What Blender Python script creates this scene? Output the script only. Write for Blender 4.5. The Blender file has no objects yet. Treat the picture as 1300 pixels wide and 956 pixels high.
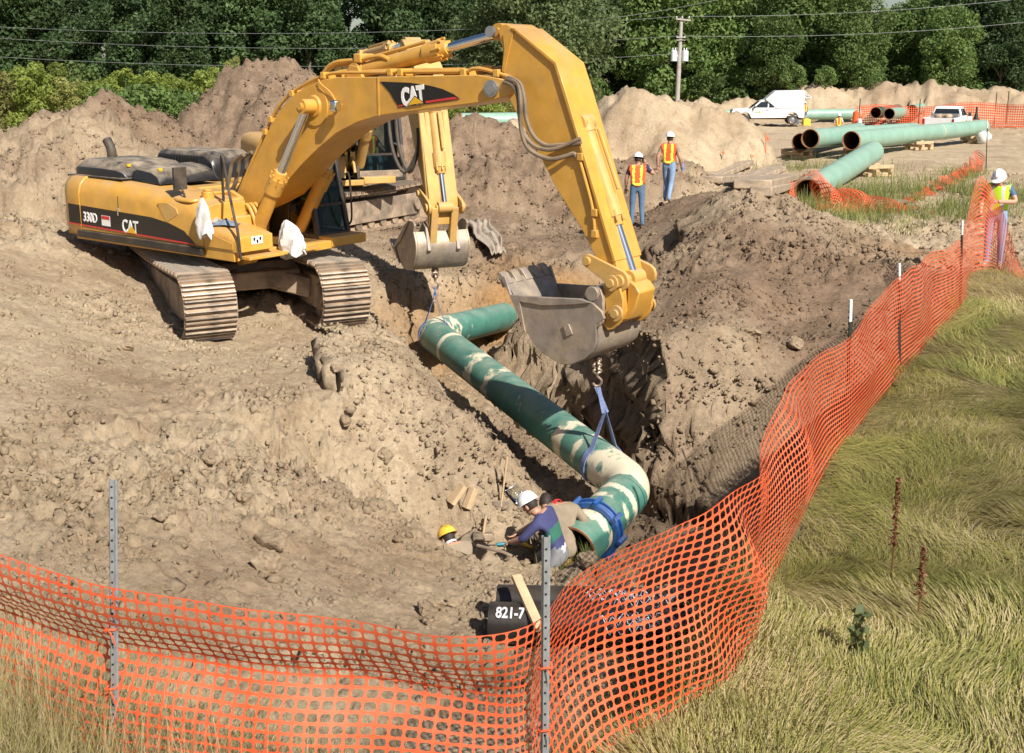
import bpy, bmesh, math, random
import numpy as np
from mathutils import Vector, Matrix
random.seed(7); np.random.seed(7)
R = math.radians
scene = bpy.context.scene
COL = scene.collection

# ------------------------------------------------------------------ camera
FOC, PX, PY, CAMH = 1500.0, 650.0, 433.5, 4.46       # focal length and principal point in photo pixels (1300 wide)
PITCH = math.atan((PY - 85.0) / FOC)
cd = bpy.data.cameras.new('camera'); cam = bpy.data.objects.new('camera', cd); COL.objects.link(cam)
cam.location = (0, 0, CAMH); cam.rotation_euler = (math.pi/2 - PITCH, 0, 0)
cd.sensor_width = 36; cd.lens = 36*FOC/1300; cd.shift_y = -(478 - PY)/1300; cd.clip_end = 2000; cd.clip_start = 0.1
scene.camera = cam
# ------------------------------------------------------------------ light
SUN = Vector((0.40, -0.63, 0.665)).normalized()      # towards the sun
w = bpy.data.worlds.new('World'); scene.world = w; w.use_nodes = True
nt = w.node_tree; bg = nt.nodes['Background']
sky = nt.nodes.new('ShaderNodeTexSky'); sky.sky_type = 'NISHITA'; sky.sun_disc = False
sky.sun_elevation = math.asin(SUN.z); sky.sun_rotation = math.atan2(SUN.x, SUN.y)
nt.links.new(sky.outputs[0], bg.inputs[0]); bg.inputs[1].default_value = 0.056
sl = bpy.data.lights.new('sun', 'SUN'); sl.energy = 4.9; sl.angle = R(0.53); sl.color = (1.0, 0.94, 0.85)
so = bpy.data.objects.new('sun', sl); COL.objects.link(so)
so.rotation_euler = (-SUN).to_track_quat('-Z', 'Y').to_euler(); so.location = (30, -40, 60)
scene.view_settings.view_transform = 'Standard'; scene.view_settings.look = 'None'
scene.view_settings.exposure = 0.60; scene.view_settings.gamma = 1.0
scene.render.engine = 'CYCLES'

# ------------------------------------------------------------------ placing helpers (survey of the place from the photo)
_c, _s = math.cos(PITCH), math.sin(PITCH)
def ray(x, y):
    u = (x-PX)/FOC; v = -(y-PY)/FOC
    return Vector((u, _c + v*_s, -_s + v*_c))
def pz(x, y, z):
    d = ray(x, y); return Vector((0, 0, CAMH)) + d*((z-CAMH)/d.z)
def pD(x, y, D):
    d = ray(x, y); return Vector((0, 0, CAMH)) + d*(D/d.y)

# ------------------------------------------------------------------ mesh builder
class MB:
    def __init__(s): s.v = []; s.f = []; s.m = []
    def add(s, vs, fs, m=0):
        o = len(s.v); s.v += [tuple(p) for p in vs]
        for f in fs: s.f.append(tuple(i+o for i in f)); s.m.append(m)
        return s
    def box(s, c, size, rot=None, m=0, taper=1.0):
        x, y, z = size[0]/2, size[1]/2, size[2]/2; t = taper
        vs = [Vector(p) for p in ((-x,-y,-z),(x,-y,-z),(x,y,-z),(-x,y,-z),(-x*t,-y*t,z),(x*t,-y*t,z),(x*t,y*t,z),(-x*t,y*t,z))]
        if rot is not None: vs = [rot @ p for p in vs]
        c = Vector(c)
        return s.add([p+c for p in vs], [(0,3,2,1),(4,5,6,7),(0,1,5,4),(1,2,6,5),(2,3,7,6),(3,0,4,7)], m)
    def bar(s, p0, p1, wd, th, up=(0,0,1), m=0):
        p0, p1 = Vector(p0), Vector(p1); d = (p1-p0).normalized(); up = Vector(up)
        if abs(d.dot(up)) > .98: up = Vector((1,0,0))
        a = d.cross(up).normalized(); b = a.cross(d)
        vs = []
        for p in (p0, p1):
            for i, j in ((-1,-1),(1,-1),(1,1),(-1,1)): vs.append(p + a*i*wd/2 + b*j*th/2)
        return s.add(vs, [(0,3,2,1),(4,5,6,7),(0,1,5,4),(1,2,6,5),(2,3,7,6),(3,0,4,7)], m)
    def cyl(s, p0, p1, r0, r1=None, n=14, m=0, caps=True):
        r1 = r0 if r1 is None else r1
        return s.tube([p0, p1], [r0, r1], n, m, caps)
    def tube(s, path, r, n=8, m=0, caps=True, closed=False):
        path = [Vector(p) for p in path]; k = len(path)
        rs = r if isinstance(r, (list, tuple)) else [r]*k
        T = []
        for i in range(k):
            a = path[(i-1) % k] if (closed or i > 0) else path[i]; b = path[(i+1) % k] if (closed or i < k-1) else path[i]
            T.append((b-a).normalized())
        up = Vector((0,0,1)) if abs(T[0].z) < .9 else Vector((1,0,0))
        a = T[0].cross(up).normalized(); vs = []
        for i in range(k):
            a = (a - T[i]*a.dot(T[i])).normalized(); b = T[i].cross(a)
            for j in range(n):
                q = 2*math.pi*j/n; vs.append(path[i] + (a*math.cos(q) + b*math.sin(q))*rs[i])
        fs = []
        for i in range(k if closed else k-1):
            for j in range(n):
                i2 = (i+1) % k; j2 = (j+1) % n
                fs.append((i*n+j, i*n+j2, i2*n+j2, i2*n+j))
        if caps and not closed:
            fs.append(tuple(range(n))[::-1]); fs.append(tuple((k-1)*n+j for j in range(n)))
        return s.add(vs, fs, m)
    def prism(s, pts, fn, o0, o1, m=0):
        # pts: outline (a, b); fn(a, b, off) -> point
        n = len(pts); vs = [fn(a, b, o0) for a, b in pts] + [fn(a, b, o1) for a, b in pts]
        fs = [tuple(range(n)), tuple(range(2*n-1, n-1, -1))] + [(i, n+i, n+(i+1) % n, (i+1) % n) for i in range(n)]
        return s.add(vs, fs, m)
    def loft(s, rings, m=0, caps=True):
        n = len(rings[0]); vs = [p for r in rings for p in r]; fs = []
        for i in range(len(rings)-1):
            for j in range(n):
                fs.append((i*n+j, i*n+(j+1) % n, (i+1)*n+(j+1) % n, (i+1)*n+j))
        if caps: fs.append(tuple(range(n))[::-1]); fs.append(tuple((len(rings)-1)*n+j for j in range(n)))
        return s.add(vs, fs, m)
    def ell(s, c, rad, rot=None, nu=12, nv=8, m=0, v0=-90, v1=90):
        c = Vector(c); rad = rad if isinstance(rad, (tuple, list)) else (rad,)*3; vs = []; fs = []
        for i in range(nv+1):
            la = R(v0 + (v1-v0)*i/nv)
            for j in range(nu):
                lo = 2*math.pi*j/nu
                p = Vector((rad[0]*math.cos(la)*math.cos(lo), rad[1]*math.cos(la)*math.sin(lo), rad[2]*math.sin(la)))
                if rot is not None: p = rot @ p
                vs.append(c+p)
        for i in range(nv):
            for j in range(nu): fs.append((i*nu+j, i*nu+(j+1) % nu, (i+1)*nu+(j+1) % nu, (i+1)*nu+j))
        return s.add(vs, fs, m)
    def lathe(s, prof, p0, axis, n=20, m=0, closed=False):
        # prof: (along, radius)
        p0 = Vector(p0); d = Vector(axis).normalized(); up = Vector((0,0,1)) if abs(d.z) < .9 else Vector((1,0,0))
        a = d.cross(up).normalized(); b = d.cross(a); vs = []; fs = []; k = len(prof)
        for t, r in prof:
            for j in range(n):
                q = 2*math.pi*j/n; vs.append(p0 + d*t + (a*math.cos(q)+b*math.sin(q))*r)
        for i in range(k if closed else k-1):
            for j in range(n):
                i2 = (i+1) % k; fs.append((i*n+j, i2*n+j, i2*n+(j+1) % n, i*n+(j+1) % n))
        return s.add(vs, fs, m)
    def mesh(s, name, mats, smooth=40):
        me = bpy.data.meshes.new(name); me.from_pydata(s.v, [], s.f)
        for x in (mats if isinstance(mats, (list, tuple)) else [mats]): me.materials.append(x)
        me.polygons.foreach_set('material_index', s.m)
        bm = bmesh.new(); bm.from_mesh(me); bmesh.ops.recalc_face_normals(bm, faces=bm.faces); bm.to_mesh(me); bm.free()
        if smooth:
            me.shade_smooth(); me.set_sharp_from_angle(angle=R(smooth))
        return me
    def build(s, name, mats, parent=None, bevel=0, smooth=40, loc=None, rot=None):
        o = bpy.data.objects.new(name, s.mesh(name, mats, smooth)); COL.objects.link(o)
        if parent: o.parent = parent
        if loc is not None: o.location = loc
        if rot is not None: o.rotation_euler = rot
        if bevel:
            b = o.modifiers.new('bevel', 'BEVEL'); b.width = bevel; b.segments = 2; b.limit_method = 'ANGLE'; b.angle_limit = R(38)
        return o
def tag(o, label=None, cat=None, group=None, kind=None):
    if label: o['label'] = label
    if cat: o['category'] = cat
    if group: o['group'] = group
    if kind: o['kind'] = kind
    return o
def empty(name, loc, label, cat, group=None, rz=0.0):
    o = bpy.data.objects.new(name, None); COL.objects.link(o); o.location = loc; o.rotation_euler = (0, 0, rz)
    o.empty_display_size = .3
    return tag(o, label, cat, group)
def np_mesh(name, V, Fq, mats, smooth=False, midx=None):
    # V (n,3) array, Fq (m,k) index array with constant k
    me = bpy.data.meshes.new(name); k = Fq.shape[1]
    me.vertices.add(len(V)); me.vertices.foreach_set('co', np.ascontiguousarray(V, dtype=np.float32).ravel())
    me.loops.add(Fq.size); me.loops.foreach_set('vertex_index', np.ascontiguousarray(Fq, dtype=np.int32).ravel())
    me.polygons.add(len(Fq)); me.polygons.foreach_set('loop_start', np.arange(0, Fq.size, k, dtype=np.int32))
    me.polygons.foreach_set('loop_total', np.full(len(Fq), k, dtype=np.int32))
    for x in (mats if isinstance(mats, (list, tuple)) else [mats]): me.materials.append(x)
    if midx is not None: me.polygons.foreach_set('material_index', np.asarray(midx, dtype=np.int32))
    me.update(calc_edges=True); me.validate()
    if smooth: me.shade_smooth()
    return me
def add_obj(name, me, parent=None):
    o = bpy.data.objects.new(name, me); COL.objects.link(o)
    if parent: o.parent = parent
    return o
def catmull(pts, k=8):
    pts = [Vector(p) for p in pts]; out = []
    for i in range(len(pts)-1):
        a = pts[max(i-1, 0)]; b = pts[i]; c = pts[i+1]; d = pts[min(i+2, len(pts)-1)]
        for t in range(k):
            t = t/k
            out.append(.5*((2*b) + (c-a)*t + (2*a-5*b+4*c-d)*t*t + (3*b-a-3*c+d)*t*t*t))
    return out + [pts[-1]]

# ------------------------------------------------------------------ materials
def mat(name, col, rough=.5, metal=0.0, var=0.0, scale=6.0, col2=None, thr=None, bump=0.0, bscale=None, spec=.5, dust=None, trans=0, coat=0):
    """procedural paint/earth/wood: base colour, darker/lighter grain, optional second colour patches, optional dust lying on top faces"""
    m = bpy.data.materials.new(name); m.use_nodes = True; n = m.node_tree.nodes; L = m.node_tree.links
    b = n['Principled BSDF']; b.inputs['Roughness'].default_value = rough; b.inputs['Metallic'].default_value = metal
    b.inputs['Specular IOR Level'].default_value = spec
    if coat: b.inputs['Coat Weight'].default_value = coat; b.inputs['Coat Roughness'].default_value = .15
    tc = n.new('ShaderNodeTexCoord')
    def noise(sc, det=5, ro=.6):
        x = n.new('ShaderNodeTexNoise'); x.inputs['Scale'].default_value = sc; x.inputs['Detail'].default_value = det; x.inputs['Roughness'].default_value = ro
        L.new(tc.outputs['Object'], x.inputs['Vector']); return x.outputs['Fac']
    def rgb(c): x = n.new('ShaderNodeRGB'); x.outputs[0].default_value = (*c, 1); return x.outputs[0]
    def mix(a, bb, f, mode='MIX'):
        x = n.new('ShaderNodeMix'); x.data_type = 'RGBA'; x.blend_type = mode
        L.new(a, x.inputs[6]); L.new(bb, x.inputs[7])
        if isinstance(f, (int, float)): x.inputs[0].default_value = f
        else: L.new(f, x.inputs[0])
        return x.outputs[2]
    def ramp(f, a, bb):
        x = n.new('ShaderNodeMapRange'); x.inputs[1].default_value = a; x.inputs[2].default_value = bb; L.new(f, x.inputs[0]); return x.outputs[0]
    c = rgb(col)
    if col2: c = mix(c, rgb(col2), ramp(noise(scale*.6), (thr or .5)-.06, (thr or .5)+.06))
    if var:
        lo = tuple(max(0, x*(1-var)) for x in (1, 1, 1)); hi = tuple(1+var for x in (1, 1, 1))
        cr = mix(rgb(lo), rgb(hi), ramp(noise(scale), .3, .7)); c = mix(c, cr, 1.0, 'MULTIPLY')
    if dust:
        g = n.new('ShaderNodeNewGeometry'); sp = n.new('ShaderNodeSeparateXYZ'); L.new(g.outputs['Normal'], sp.inputs[0])
        up = ramp(sp.outputs[2], .35, 1.0)
        mm = n.new('ShaderNodeMath'); mm.operation = 'MULTIPLY_ADD'; L.new(up, mm.inputs[0]); mm.inputs[1].default_value = dust[1]; mm.inputs[2].default_value = dust[2]
        m2 = n.new('ShaderNodeMath'); m2.operation = 'MULTIPLY'; L.new(mm.outputs[0], m2.inputs[0]); L.new(ramp(noise(3.1, 6, .65), .32, .68), m2.inputs[1])
        c = mix(c, rgb(dust[0]), m2.outputs[0])
        rr = n.new('ShaderNodeMath'); rr.operation = 'MULTIPLY_ADD'; L.new(m2.outputs[0], rr.inputs[0]); rr.inputs[1].default_value = .9-rough; rr.inputs[2].default_value = rough
        L.new(rr.outputs[0], b.inputs['Roughness'])
    L.new(c, b.inputs['Base Color'])
    if bump:
        bu = n.new('ShaderNodeBump'); bu.inputs['Strength'].default_value = bump; bu.inputs['Distance'].default_value = .02
        L.new(noise(bscale or scale*4, 8, .65), bu.inputs['Height']); L.new(bu.outputs[0], b.inputs['Normal'])
    if trans: b.inputs['Transmission Weight'].default_value = trans
    return m
DUST = (.40, .29, .185)
M = {}
M['yellow'] = mat('machine_yellow', (.61, .315, .042), .38, var=.14, scale=3.4, dust=(DUST, .60, .18), coat=.2, bump=.05, bscale=5)
M['yellow_old'] = mat('machine_yellow_dusty', (.57, .33, .075), .5, var=.16, scale=3, dust=(DUST, .6, .35))
M['black'] = mat('black_plastic', (.014, .014, .017), .30, var=.3, scale=3, dust=((.40, .32, .23), 1.0, .02))
M['black_matt'] = mat('black_paint', (.016, .015, .015), .4, var=.3, scale=5, dust=(DUST, .3, .12))
M['rubber'] = mat('black_rubber', (.022, .021, .02), .6, var=.3, dust=(DUST, .3, .2))
M['hose'] = mat('dusty_hose', (.12, .09, .06), .6, var=.3, dust=(DUST, .5, .35))
M['steel'] = mat('worn_steel', (.30, .25, .205), .5, .25, var=.22, scale=5, col2=(.36, .29, .21), thr=.5, bump=.3, bscale=14)
M['steel_grey'] = mat('bare_steel', (.45, .45, .47), .35, .8, var=.2, scale=9)
M['chrome'] = mat('chrome_rod', (.75, .76, .8), .14, 1.0, var=.05)
M['track'] = mat('muddy_track_steel', (.27, .20, .14), .62, .15, var=.35, scale=4, col2=(.38, .28, .19), thr=.46, bump=.6, bscale=20)
M['track_edge'] = mat('polished_grouser', (.5, .46, .4), .35, .6, var=.3, scale=10)
M['car_body'] = mat('muddy_frame', (.2, .155, .115), .7, var=.3, scale=3, col2=(.36, .27, .185), thr=.5, bump=.3)
M['white'] = mat('white_paint', (.78, .78, .77), .32, var=.05, dust=(DUST, .15, .06), coat=.3)
M['lettering'] = mat('white_lettering', (.85, .84, .8), .4)
M['red'] = mat('red_stripe', (.6, .04, .04), .4)
M['logo_yellow'] = mat('logo_yellow', (.75, .42, .02), .4)
M['decal_black'] = mat('decal_black', (.014, .013, .013), .3, var=.2)
M['dark_in'] = mat('dark_interior', (.012, .012, .012), .8)
M['seat'] = mat('seat_fabric', (.04, .04, .045), .8)
M['cloth_white'] = mat('white_cloth', (.66, .64, .61), .9, var=.08, scale=12, bump=.4, bscale=20)
M['cloth_blue'] = mat('blue_grey_rag', (.16, .2, .26), .95, var=.3, scale=15, bump=.5)
M['tarp'] = mat('canvas_tarp', (.36, .30, .235), .9, var=.22, scale=6, bump=.5, bscale=12)
M['wood'] = mat('new_lumber', (.50, .36, .215), .75, var=.2, scale=5, bump=.3, bscale=25)
M['old_wood'] = mat('muddy_timber', (.30, .235, .17), .85, var=.3, scale=4, col2=(.38, .29, .2), thr=.5, bump=.5, bscale=12)
M['galv'] = mat('galvanised_steel', (.42, .45, .48), .4, .6, var=.15, scale=20)
M['post_green'] = mat('green_black_post', (.02, .028, .022), .5, var=.2)
M['post_white'] = mat('white_post_tip', (.75, .75, .74), .5)
M['stake_orange'] = mat('orange_stake', (.85, .13, .03), .6)
M['pipe_green'] = mat('green_pipe_coating', (.225, .375, .295), .42, var=.12, scale=1.2, dust=((.42, .4, .3), .25, .03))
M['pipe_rust'] = mat('rusty_pipe_inside', (.09, .035, .018), .8, var=.4, scale=7)
M['pipe_rim'] = mat('rusty_bevel', (.30, .135, .06), .6, .2, var=.3, scale=12)
M['cream'] = mat('cream_weld_band', (.60, .52, .36), .6, var=.1)
M['black_pipe'] = mat('black_coated_pipe', (.010, .010, .011), .35, var=.3, dust=(DUST, .12, .03))
M['chalk'] = mat('white_paint_marker', (.50, .50, .53), .7, var=.3, scale=18)
M['sling'] = mat('blue_grey_sling', (.17, .22, .40), .8, var=.25, scale=14)
M['chain'] = mat('rusty_chain', (.26, .2, .15), .5, .6, var=.3, scale=20)
M['clamp_blue'] = mat('blue_pipe_clamp', (.012, .09, .30), .38, var=.2, scale=8, dust=(DUST, .3, .05))
M['pole'] = mat('weathered_pole', (.36, .33, .30), .85, var=.2, scale=3)
M['transformer'] = mat('grey_transformer', (.62, .66, .7), .45)
M['wire'] = mat('line_wire', (.26, .27, .28), .5, .4)
M['tyre'] = mat('tyre_rubber', (.025, .024, .023), .8, var=.2, dust=(DUST, .2, .25))
M['taillight'] = mat('red_tail_light', (.35, .01, .015), .25)
M['bark'] = mat('grey_brown_bark', (.16, .125, .09), .9, var=.3, scale=5, bump=.4)
M['orange_box'] = mat('orange_plastic', (.8, .12, .03), .5, var=.1)
M['yellow_box'] = mat('yellow_plastic', (.8, .5, .05), .5, var=.1)
M['teal'] = mat('teal_tool_plastic', (.0, .17, .22), .4)
M['leather'] = mat('brown_glove', (.2, .11, .06), .8, var=.3)
M['white_plastic'] = mat('white_hat_shell', (.82, .82, .82), .28, var=.04)
M['yellow_hat'] = mat('yellow_hat_shell', (.8, .5, .06), .32, var=.06)
def glass(name, tint, rough=.03, alpha=1.0):
    m = bpy.data.materials.new(name); m.use_nodes = True; n = m.node_tree.nodes; L = m.node_tree.links
    b = n['Principled BSDF']; t = n.new('ShaderNodeBsdfTransparent'); t.inputs[0].default_value = (*tint, 1)
    g = n.new('ShaderNodeBsdfGlossy'); g.inputs[0].default_value = (1, 1, 1, 1); g.inputs['Roughness'].default_value = rough
    fr = n.new('ShaderNodeFresnel'); fr.inputs[0].default_value = 1.25
    mx = n.new('ShaderNodeMixShader'); L.new(fr.outputs[0], mx.inputs[0]); L.new(t.outputs[0], mx.inputs[1]); L.new(g.outputs[0], mx.inputs[2])
    L.new(mx.outputs[0], n['Material Output'].inputs[0]); return m
M['glass'] = glass('cab_glass', (.50, .58, .56))
M['visor'] = glass('clear_visor', (.82, .85, .86), .1)
M['truck_glass'] = glass('truck_glass', (.16, .19, .19))
def leaf_mat(name, c, c2, sub=.35):
    m = bpy.data.materials.new(name); m.use_nodes = True; n = m.node_tree.nodes; L = m.node_tree.links
    b = n['Principled BSDF']; b.inputs['Roughness'].default_value = .55; b.inputs['Specular IOR Level'].default_value = .25
    oi = n.new('ShaderNodeObjectInfo'); tc = n.new('ShaderNodeTexCoord'); no = n.new('ShaderNodeTexNoise'); no.inputs['Scale'].default_value = .9; no.inputs['Detail'].default_value = 5
    va = n.new('ShaderNodeVectorMath'); va.operation = 'ADD'; L.new(tc.outputs['Object'], va.inputs[0]); L.new(oi.outputs['Location'], va.inputs[1]); L.new(va.outputs[0], no.inputs['Vector'])
    mr = n.new('ShaderNodeMapRange'); mr.inputs[1].default_value = .3; mr.inputs[2].default_value = .7; L.new(no.outputs['Fac'], mr.inputs[0])
    mx = n.new('ShaderNodeMix'); mx.data_type = 'RGBA'; mx.inputs[6].default_value = (*c, 1); mx.inputs[7].default_value = (*c2, 1); L.new(mr.outputs[0], mx.inputs[0])
    hs = n.new('ShaderNodeHueSaturation'); L.new(mx.outputs[2], hs.inputs['Color'])
    v = n.new('ShaderNodeMapRange'); v.inputs[3].default_value = .72; v.inputs[4].default_value = 1.28; L.new(oi.outputs['Random'], v.inputs[0]); L.new(v.outputs[0], hs.inputs['Value'])
    L.new(hs.outputs[0], b.inputs['Base Color'])
    tr = n.new('ShaderNodeBsdfTranslucent'); L.new(hs.outputs[0], tr.inputs[0])
    ms = n.new('ShaderNodeMixShader'); ms.inputs[0].default_value = sub; L.new(b.outputs[0], ms.inputs[1]); L.new(tr.outputs[0], ms.inputs[2])
    L.new(ms.outputs[0], n['Material Output'].inputs[0]); return m
M['leaf_dark'] = leaf_mat('dark_leaves', (.042, .076, .030), (.105, .165, .058))
M['leaf_mid'] = leaf_mat('mid_leaves', (.072, .125, .032), (.175, .245, .070))
M['leaf_pale'] = leaf_mat('pale_leaves', (.10, .145, .055), (.19, .235, .10), .4)
M['leaf_light'] = leaf_mat('light_leaves', (.20, .26, .048), (.32, .37, .09), .45)
M['leaf_yellow'] = leaf_mat('yellow_green_leaves', (.22, .24, .07), (.34, .33, .11), .45)
M['grass'] = leaf_mat('green_grass', (.20, .215, .062), (.285, .285, .095), .4)
M['grass_dry'] = leaf_mat('dry_grass', (.46, .385, .20), (.57, .48, .28), .35)
M['grass_mid'] = leaf_mat('yellowing_grass', (.34, .33, .09), (.46, .42, .16), .4)
M['weed'] = leaf_mat('brown_dock', (.16, .075, .035), (.24, .125, .06), .2)
# ------------------------------------------------------------------ noise in numpy
def _h(ix, iy, s):
    n = (ix.astype(np.int64)*374761393 + iy.astype(np.int64)*668265263 + s*974711) & 0x7fffffff
    n = ((n ^ (n >> 13))*1274126177) & 0x7fffffff
    return ((n ^ (n >> 16)) & 0xffff)/65535.0
def vnoise(x, y, s=0):
    ix = np.floor(x); iy = np.floor(y); fx = x-ix; fy = y-iy
    fx = fx*fx*(3-2*fx); fy = fy*fy*(3-2*fy)
    a = _h(ix, iy, s); b = _h(ix+1, iy, s); c = _h(ix, iy+1, s); d = _h(ix+1, iy+1, s)
    return (a*(1-fx)+b*fx)*(1-fy) + (c*(1-fx)+d*fx)*fy - .5
def fbm(x, y, o=4, s=0, g=.5):
    t = 0; a = 1.0
    for i in range(o): t = t + a*vnoise(x, y, s+i*17); x = x*2.03+5.1; y = y*2.03+1.7; a *= g
    return t
def clods(x, y, s=0, den=.75):
    # rounded lumps of different size in a jittered lattice
    ix = np.floor(x); iy = np.floor(y); best = np.zeros_like(x)
    for di in (-1, 0, 1):
        for dj in (-1, 0, 1):
            cx = ix+di; cy = iy+dj
            px = cx + .15+.7*_h(cx, cy, s+1); py = cy + .15+.7*_h(cx, cy, s+2); r = .22 + .42*_h(cx, cy, s+3)**2
            el = .7+.6*_h(cx, cy, s+5)
            on = _h(cx, cy, s+4) < den
            d2 = (((x-px)*el)**2 + ((y-py)/el)**2)/(r*r)
            best = np.maximum(best, np.where(on, np.sqrt(np.clip(1-d2, 0, 1))*r, 0))
    return best
def chunks(x, y, s=0):
    # broken clay: every cell of a jittered lattice is a tilted facet with its own height
    ix = np.floor(x); iy = np.floor(y); bd = np.full(x.shape, 9.0); val = np.zeros_like(x); d2nd = np.full(x.shape, 9.0)
    for di in (-1, 0, 1):
        for dj in (-1, 0, 1):
            cx = ix+di; cy = iy+dj; px = cx+_h(cx, cy, s+1); py = cy+_h(cx, cy, s+2)
            dx = x-px; dy = y-py; d = dx*dx+dy*dy
            h = _h(cx, cy, s+3)**2*.9 + (_h(cx, cy, s+4)-.5)*1.1*dx + (_h(cx, cy, s+5)-.5)*1.1*dy
            k = d < bd; d2nd = np.where(k, bd, np.minimum(d2nd, d)); val = np.where(k, h, val); bd = np.where(k, d, bd)
    return val - .35*np.exp(-(np.sqrt(d2nd)-np.sqrt(bd))*9)
def sstep(a, b, x):
    t = np.clip((x-a)/(b-a), 0, 1); return t*t*(3-2*t)

# ------------------------------------------------------------------ safety fence line: (top pixel, ground pixel) pairs read from the photo
FENCE_PX = [((-260,650),(-260,955)), ((0,686),(0,990)), ((138,733),(141,1025)), ((420,780),(420,1065)), ((688,787),(690,1085)), ((722,744),(724,1035)), ((775,706),(772,985)),
            ((860,660),(850,925)), ((960,610),(938,862)), ((966,560),(975,760)), ((1000,492),(1012,672)), ((1078,425),(1079,556)), ((1143,350),(1144,478)),
            ((1222,302),(1222,390)), ((1270,263),(1262,347)), ((1304,348),(1300,356)), ((1345,352),(1345,362))]
BANK = .75
F_TOP = []; F_BOT = []
for (t, b) in FENCE_PX:
    F_BOT.append(pz(b[0], b[1], BANK)); D = F_BOT[-1].y
    F_TOP.append(pD(t[0], t[1], D + (.05 if b[0] < 700 else .12)))
FL = np.array([[p.x, p.y] for p in F_BOT])
def seg_dist(x, y, P):
    """distance to polyline, signed side (+ = right of travel), parameter and nearest segment direction"""
    best = np.full(x.shape, 1e9); side = np.zeros_like(x); par = np.zeros_like(x)
    for i in range(len(P)-1):
        a = P[i]; d = P[i+1]-a; L2 = (d**2).sum()
        t0 = ((x-a[0])*d[0]+(y-a[1])*d[1])/L2
        t = np.clip(t0, 0, 1)
        dx = x-a[0]-d[0]*t; dy = y-a[1]-d[1]*t; ds = np.hypot(dx, dy)
        k = ds < best-1e-9
        best = np.where(k, ds, best); side = np.where(k, np.sign(d[1]*dx-d[0]*dy), side); par = np.where(k, i+t, par)
    return best, side, par
# line that bounds the grass bank (fence line, then on along the far right)
BANKLINE = np.vstack([[[-14, FL[0][1]+1.0]], FL[1:15], [[11.0, 21.2]], [[15, 22.5]], [[40, 26]]])

# ------------------------------------------------------------------ broad ground shape: thin plate spline through surveyed points
CTRL = [(0,690,.35),(0,600,.45),(0,500,.75),(0,400,1.15),(0,320,1.5),(100,600,.3),(100,500,.55),(150,430,.5),(40,430,.9),(138,720,.2),(250,720,0),(350,760,-.2),(450,770,-.45),
 (560,770,-.66),(620,740,-.72),(690,790,-.85),(800,790,-.8),(250,600,.2),(250,500,.3),(260,430,.26),(340,412,.3),(430,413,.24),(350,650,-.1),(350,550,.1),(350,470,.25),(450,680,-.4),
 (450,600,-.1),(450,520,.12),(470,450,.15),(520,720,-.6),(560,700,-.75),(540,620,-.45),(520,560,-.15),(500,480,.12),(520,430,.12),(600,720,-1.02),(650,720,-1.02),(700,697,-1.02),(750,700,-1.02),
 (1060,430,.35),(1100,380,.55),(1000,420,.1),(900,400,.55),(850,420,.1),(870,520,-.25),(930,480,.05),(980,440,.0),(930,240,1.75),(870,248,1.25),(990,268,1.35),(900,290,1.25),(960,310,1.1),
 (1060,300,.75),(1100,340,.65),(830,310,.35),(820,350,.1),(860,350,.6),(920,350,.95),(1000,350,.75),(1025,275,.3),(1100,250,.3),(1200,230,.3),(1280,200,.25),(1180,310,.1),(1230,310,.3),
 (1265,345,.75),(1150,350,.55),(808,290,0),(848,257,0),(760,280,0),(700,290,.0),(900,205,.1),(1000,205,.15),(850,195,.1),(1100,170,.15),(1250,182,.15),(1000,160,0),(1280,160,0),
 (520,250,.5),(460,262,.55),(400,300,.5),(600,260,.45),(560,300,.25),(480,300,.45),(480,340,.35),(500,380,.15),(640,300,.05),(300,300,.5),(200,300,.6),(100,300,1.3),(600,190,.6),(700,200,.3),(300,190,.5)]
_cp = []
for (x, y, z) in CTRL:
    p = pz(x, y, z); _cp.append((p.x, p.y, z))
_cp += [(-30,20,2.0),(-30,45,.5),(30,50,0),(35,30,.6),(0,75,0),(-40,80,0),(40,80,0),(0,130,0),(-70,130,0),(70,130,0),(10,12,.75),(16,18,.75),(-12,8,.6),(-6,7.5,.5)]
_cp = np.array(_cp)
def _U(r2): return .5*r2*np.log(r2+1e-9)
def _solve():
    n = len(_cp); x, y, z = _cp.T
    K = _U((x[:,None]-x)**2+(y[:,None]-y)**2) + np.eye(n)*.6
    P = np.c_[np.ones(n), x, y]; A = np.block([[K, P], [P.T, np.zeros((3,3))]])
    return np.linalg.solve(A, np.r_[z, 0, 0, 0])
_w = _solve()
def tps(X, Y):
    o = _w[-3] + _w[-2]*X + _w[-1]*Y
    for i in range(len(_cp)): o = o + _w[i]*_U((X-_cp[i,0])**2+(Y-_cp[i,1])**2)
    return o
_b0, _b1 = pz(425, 448, .2), pz(476, 585, 0); _BERM = (np.array([_b0.x, _b0.y]), np.array([_b1.x, _b1.y]))
# trench centre line with floor height
TR = np.array([[2.6,26.5,-1.5],[-.2,24.2,-1.5],[-1.25,22.0,-1.55],[.2,18.6,-1.75],[1.45,15.3,-1.95],[.85,14.1,-1.98],[.1,13.7,-1.98],[-.75,13.55,-1.98]])
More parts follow.
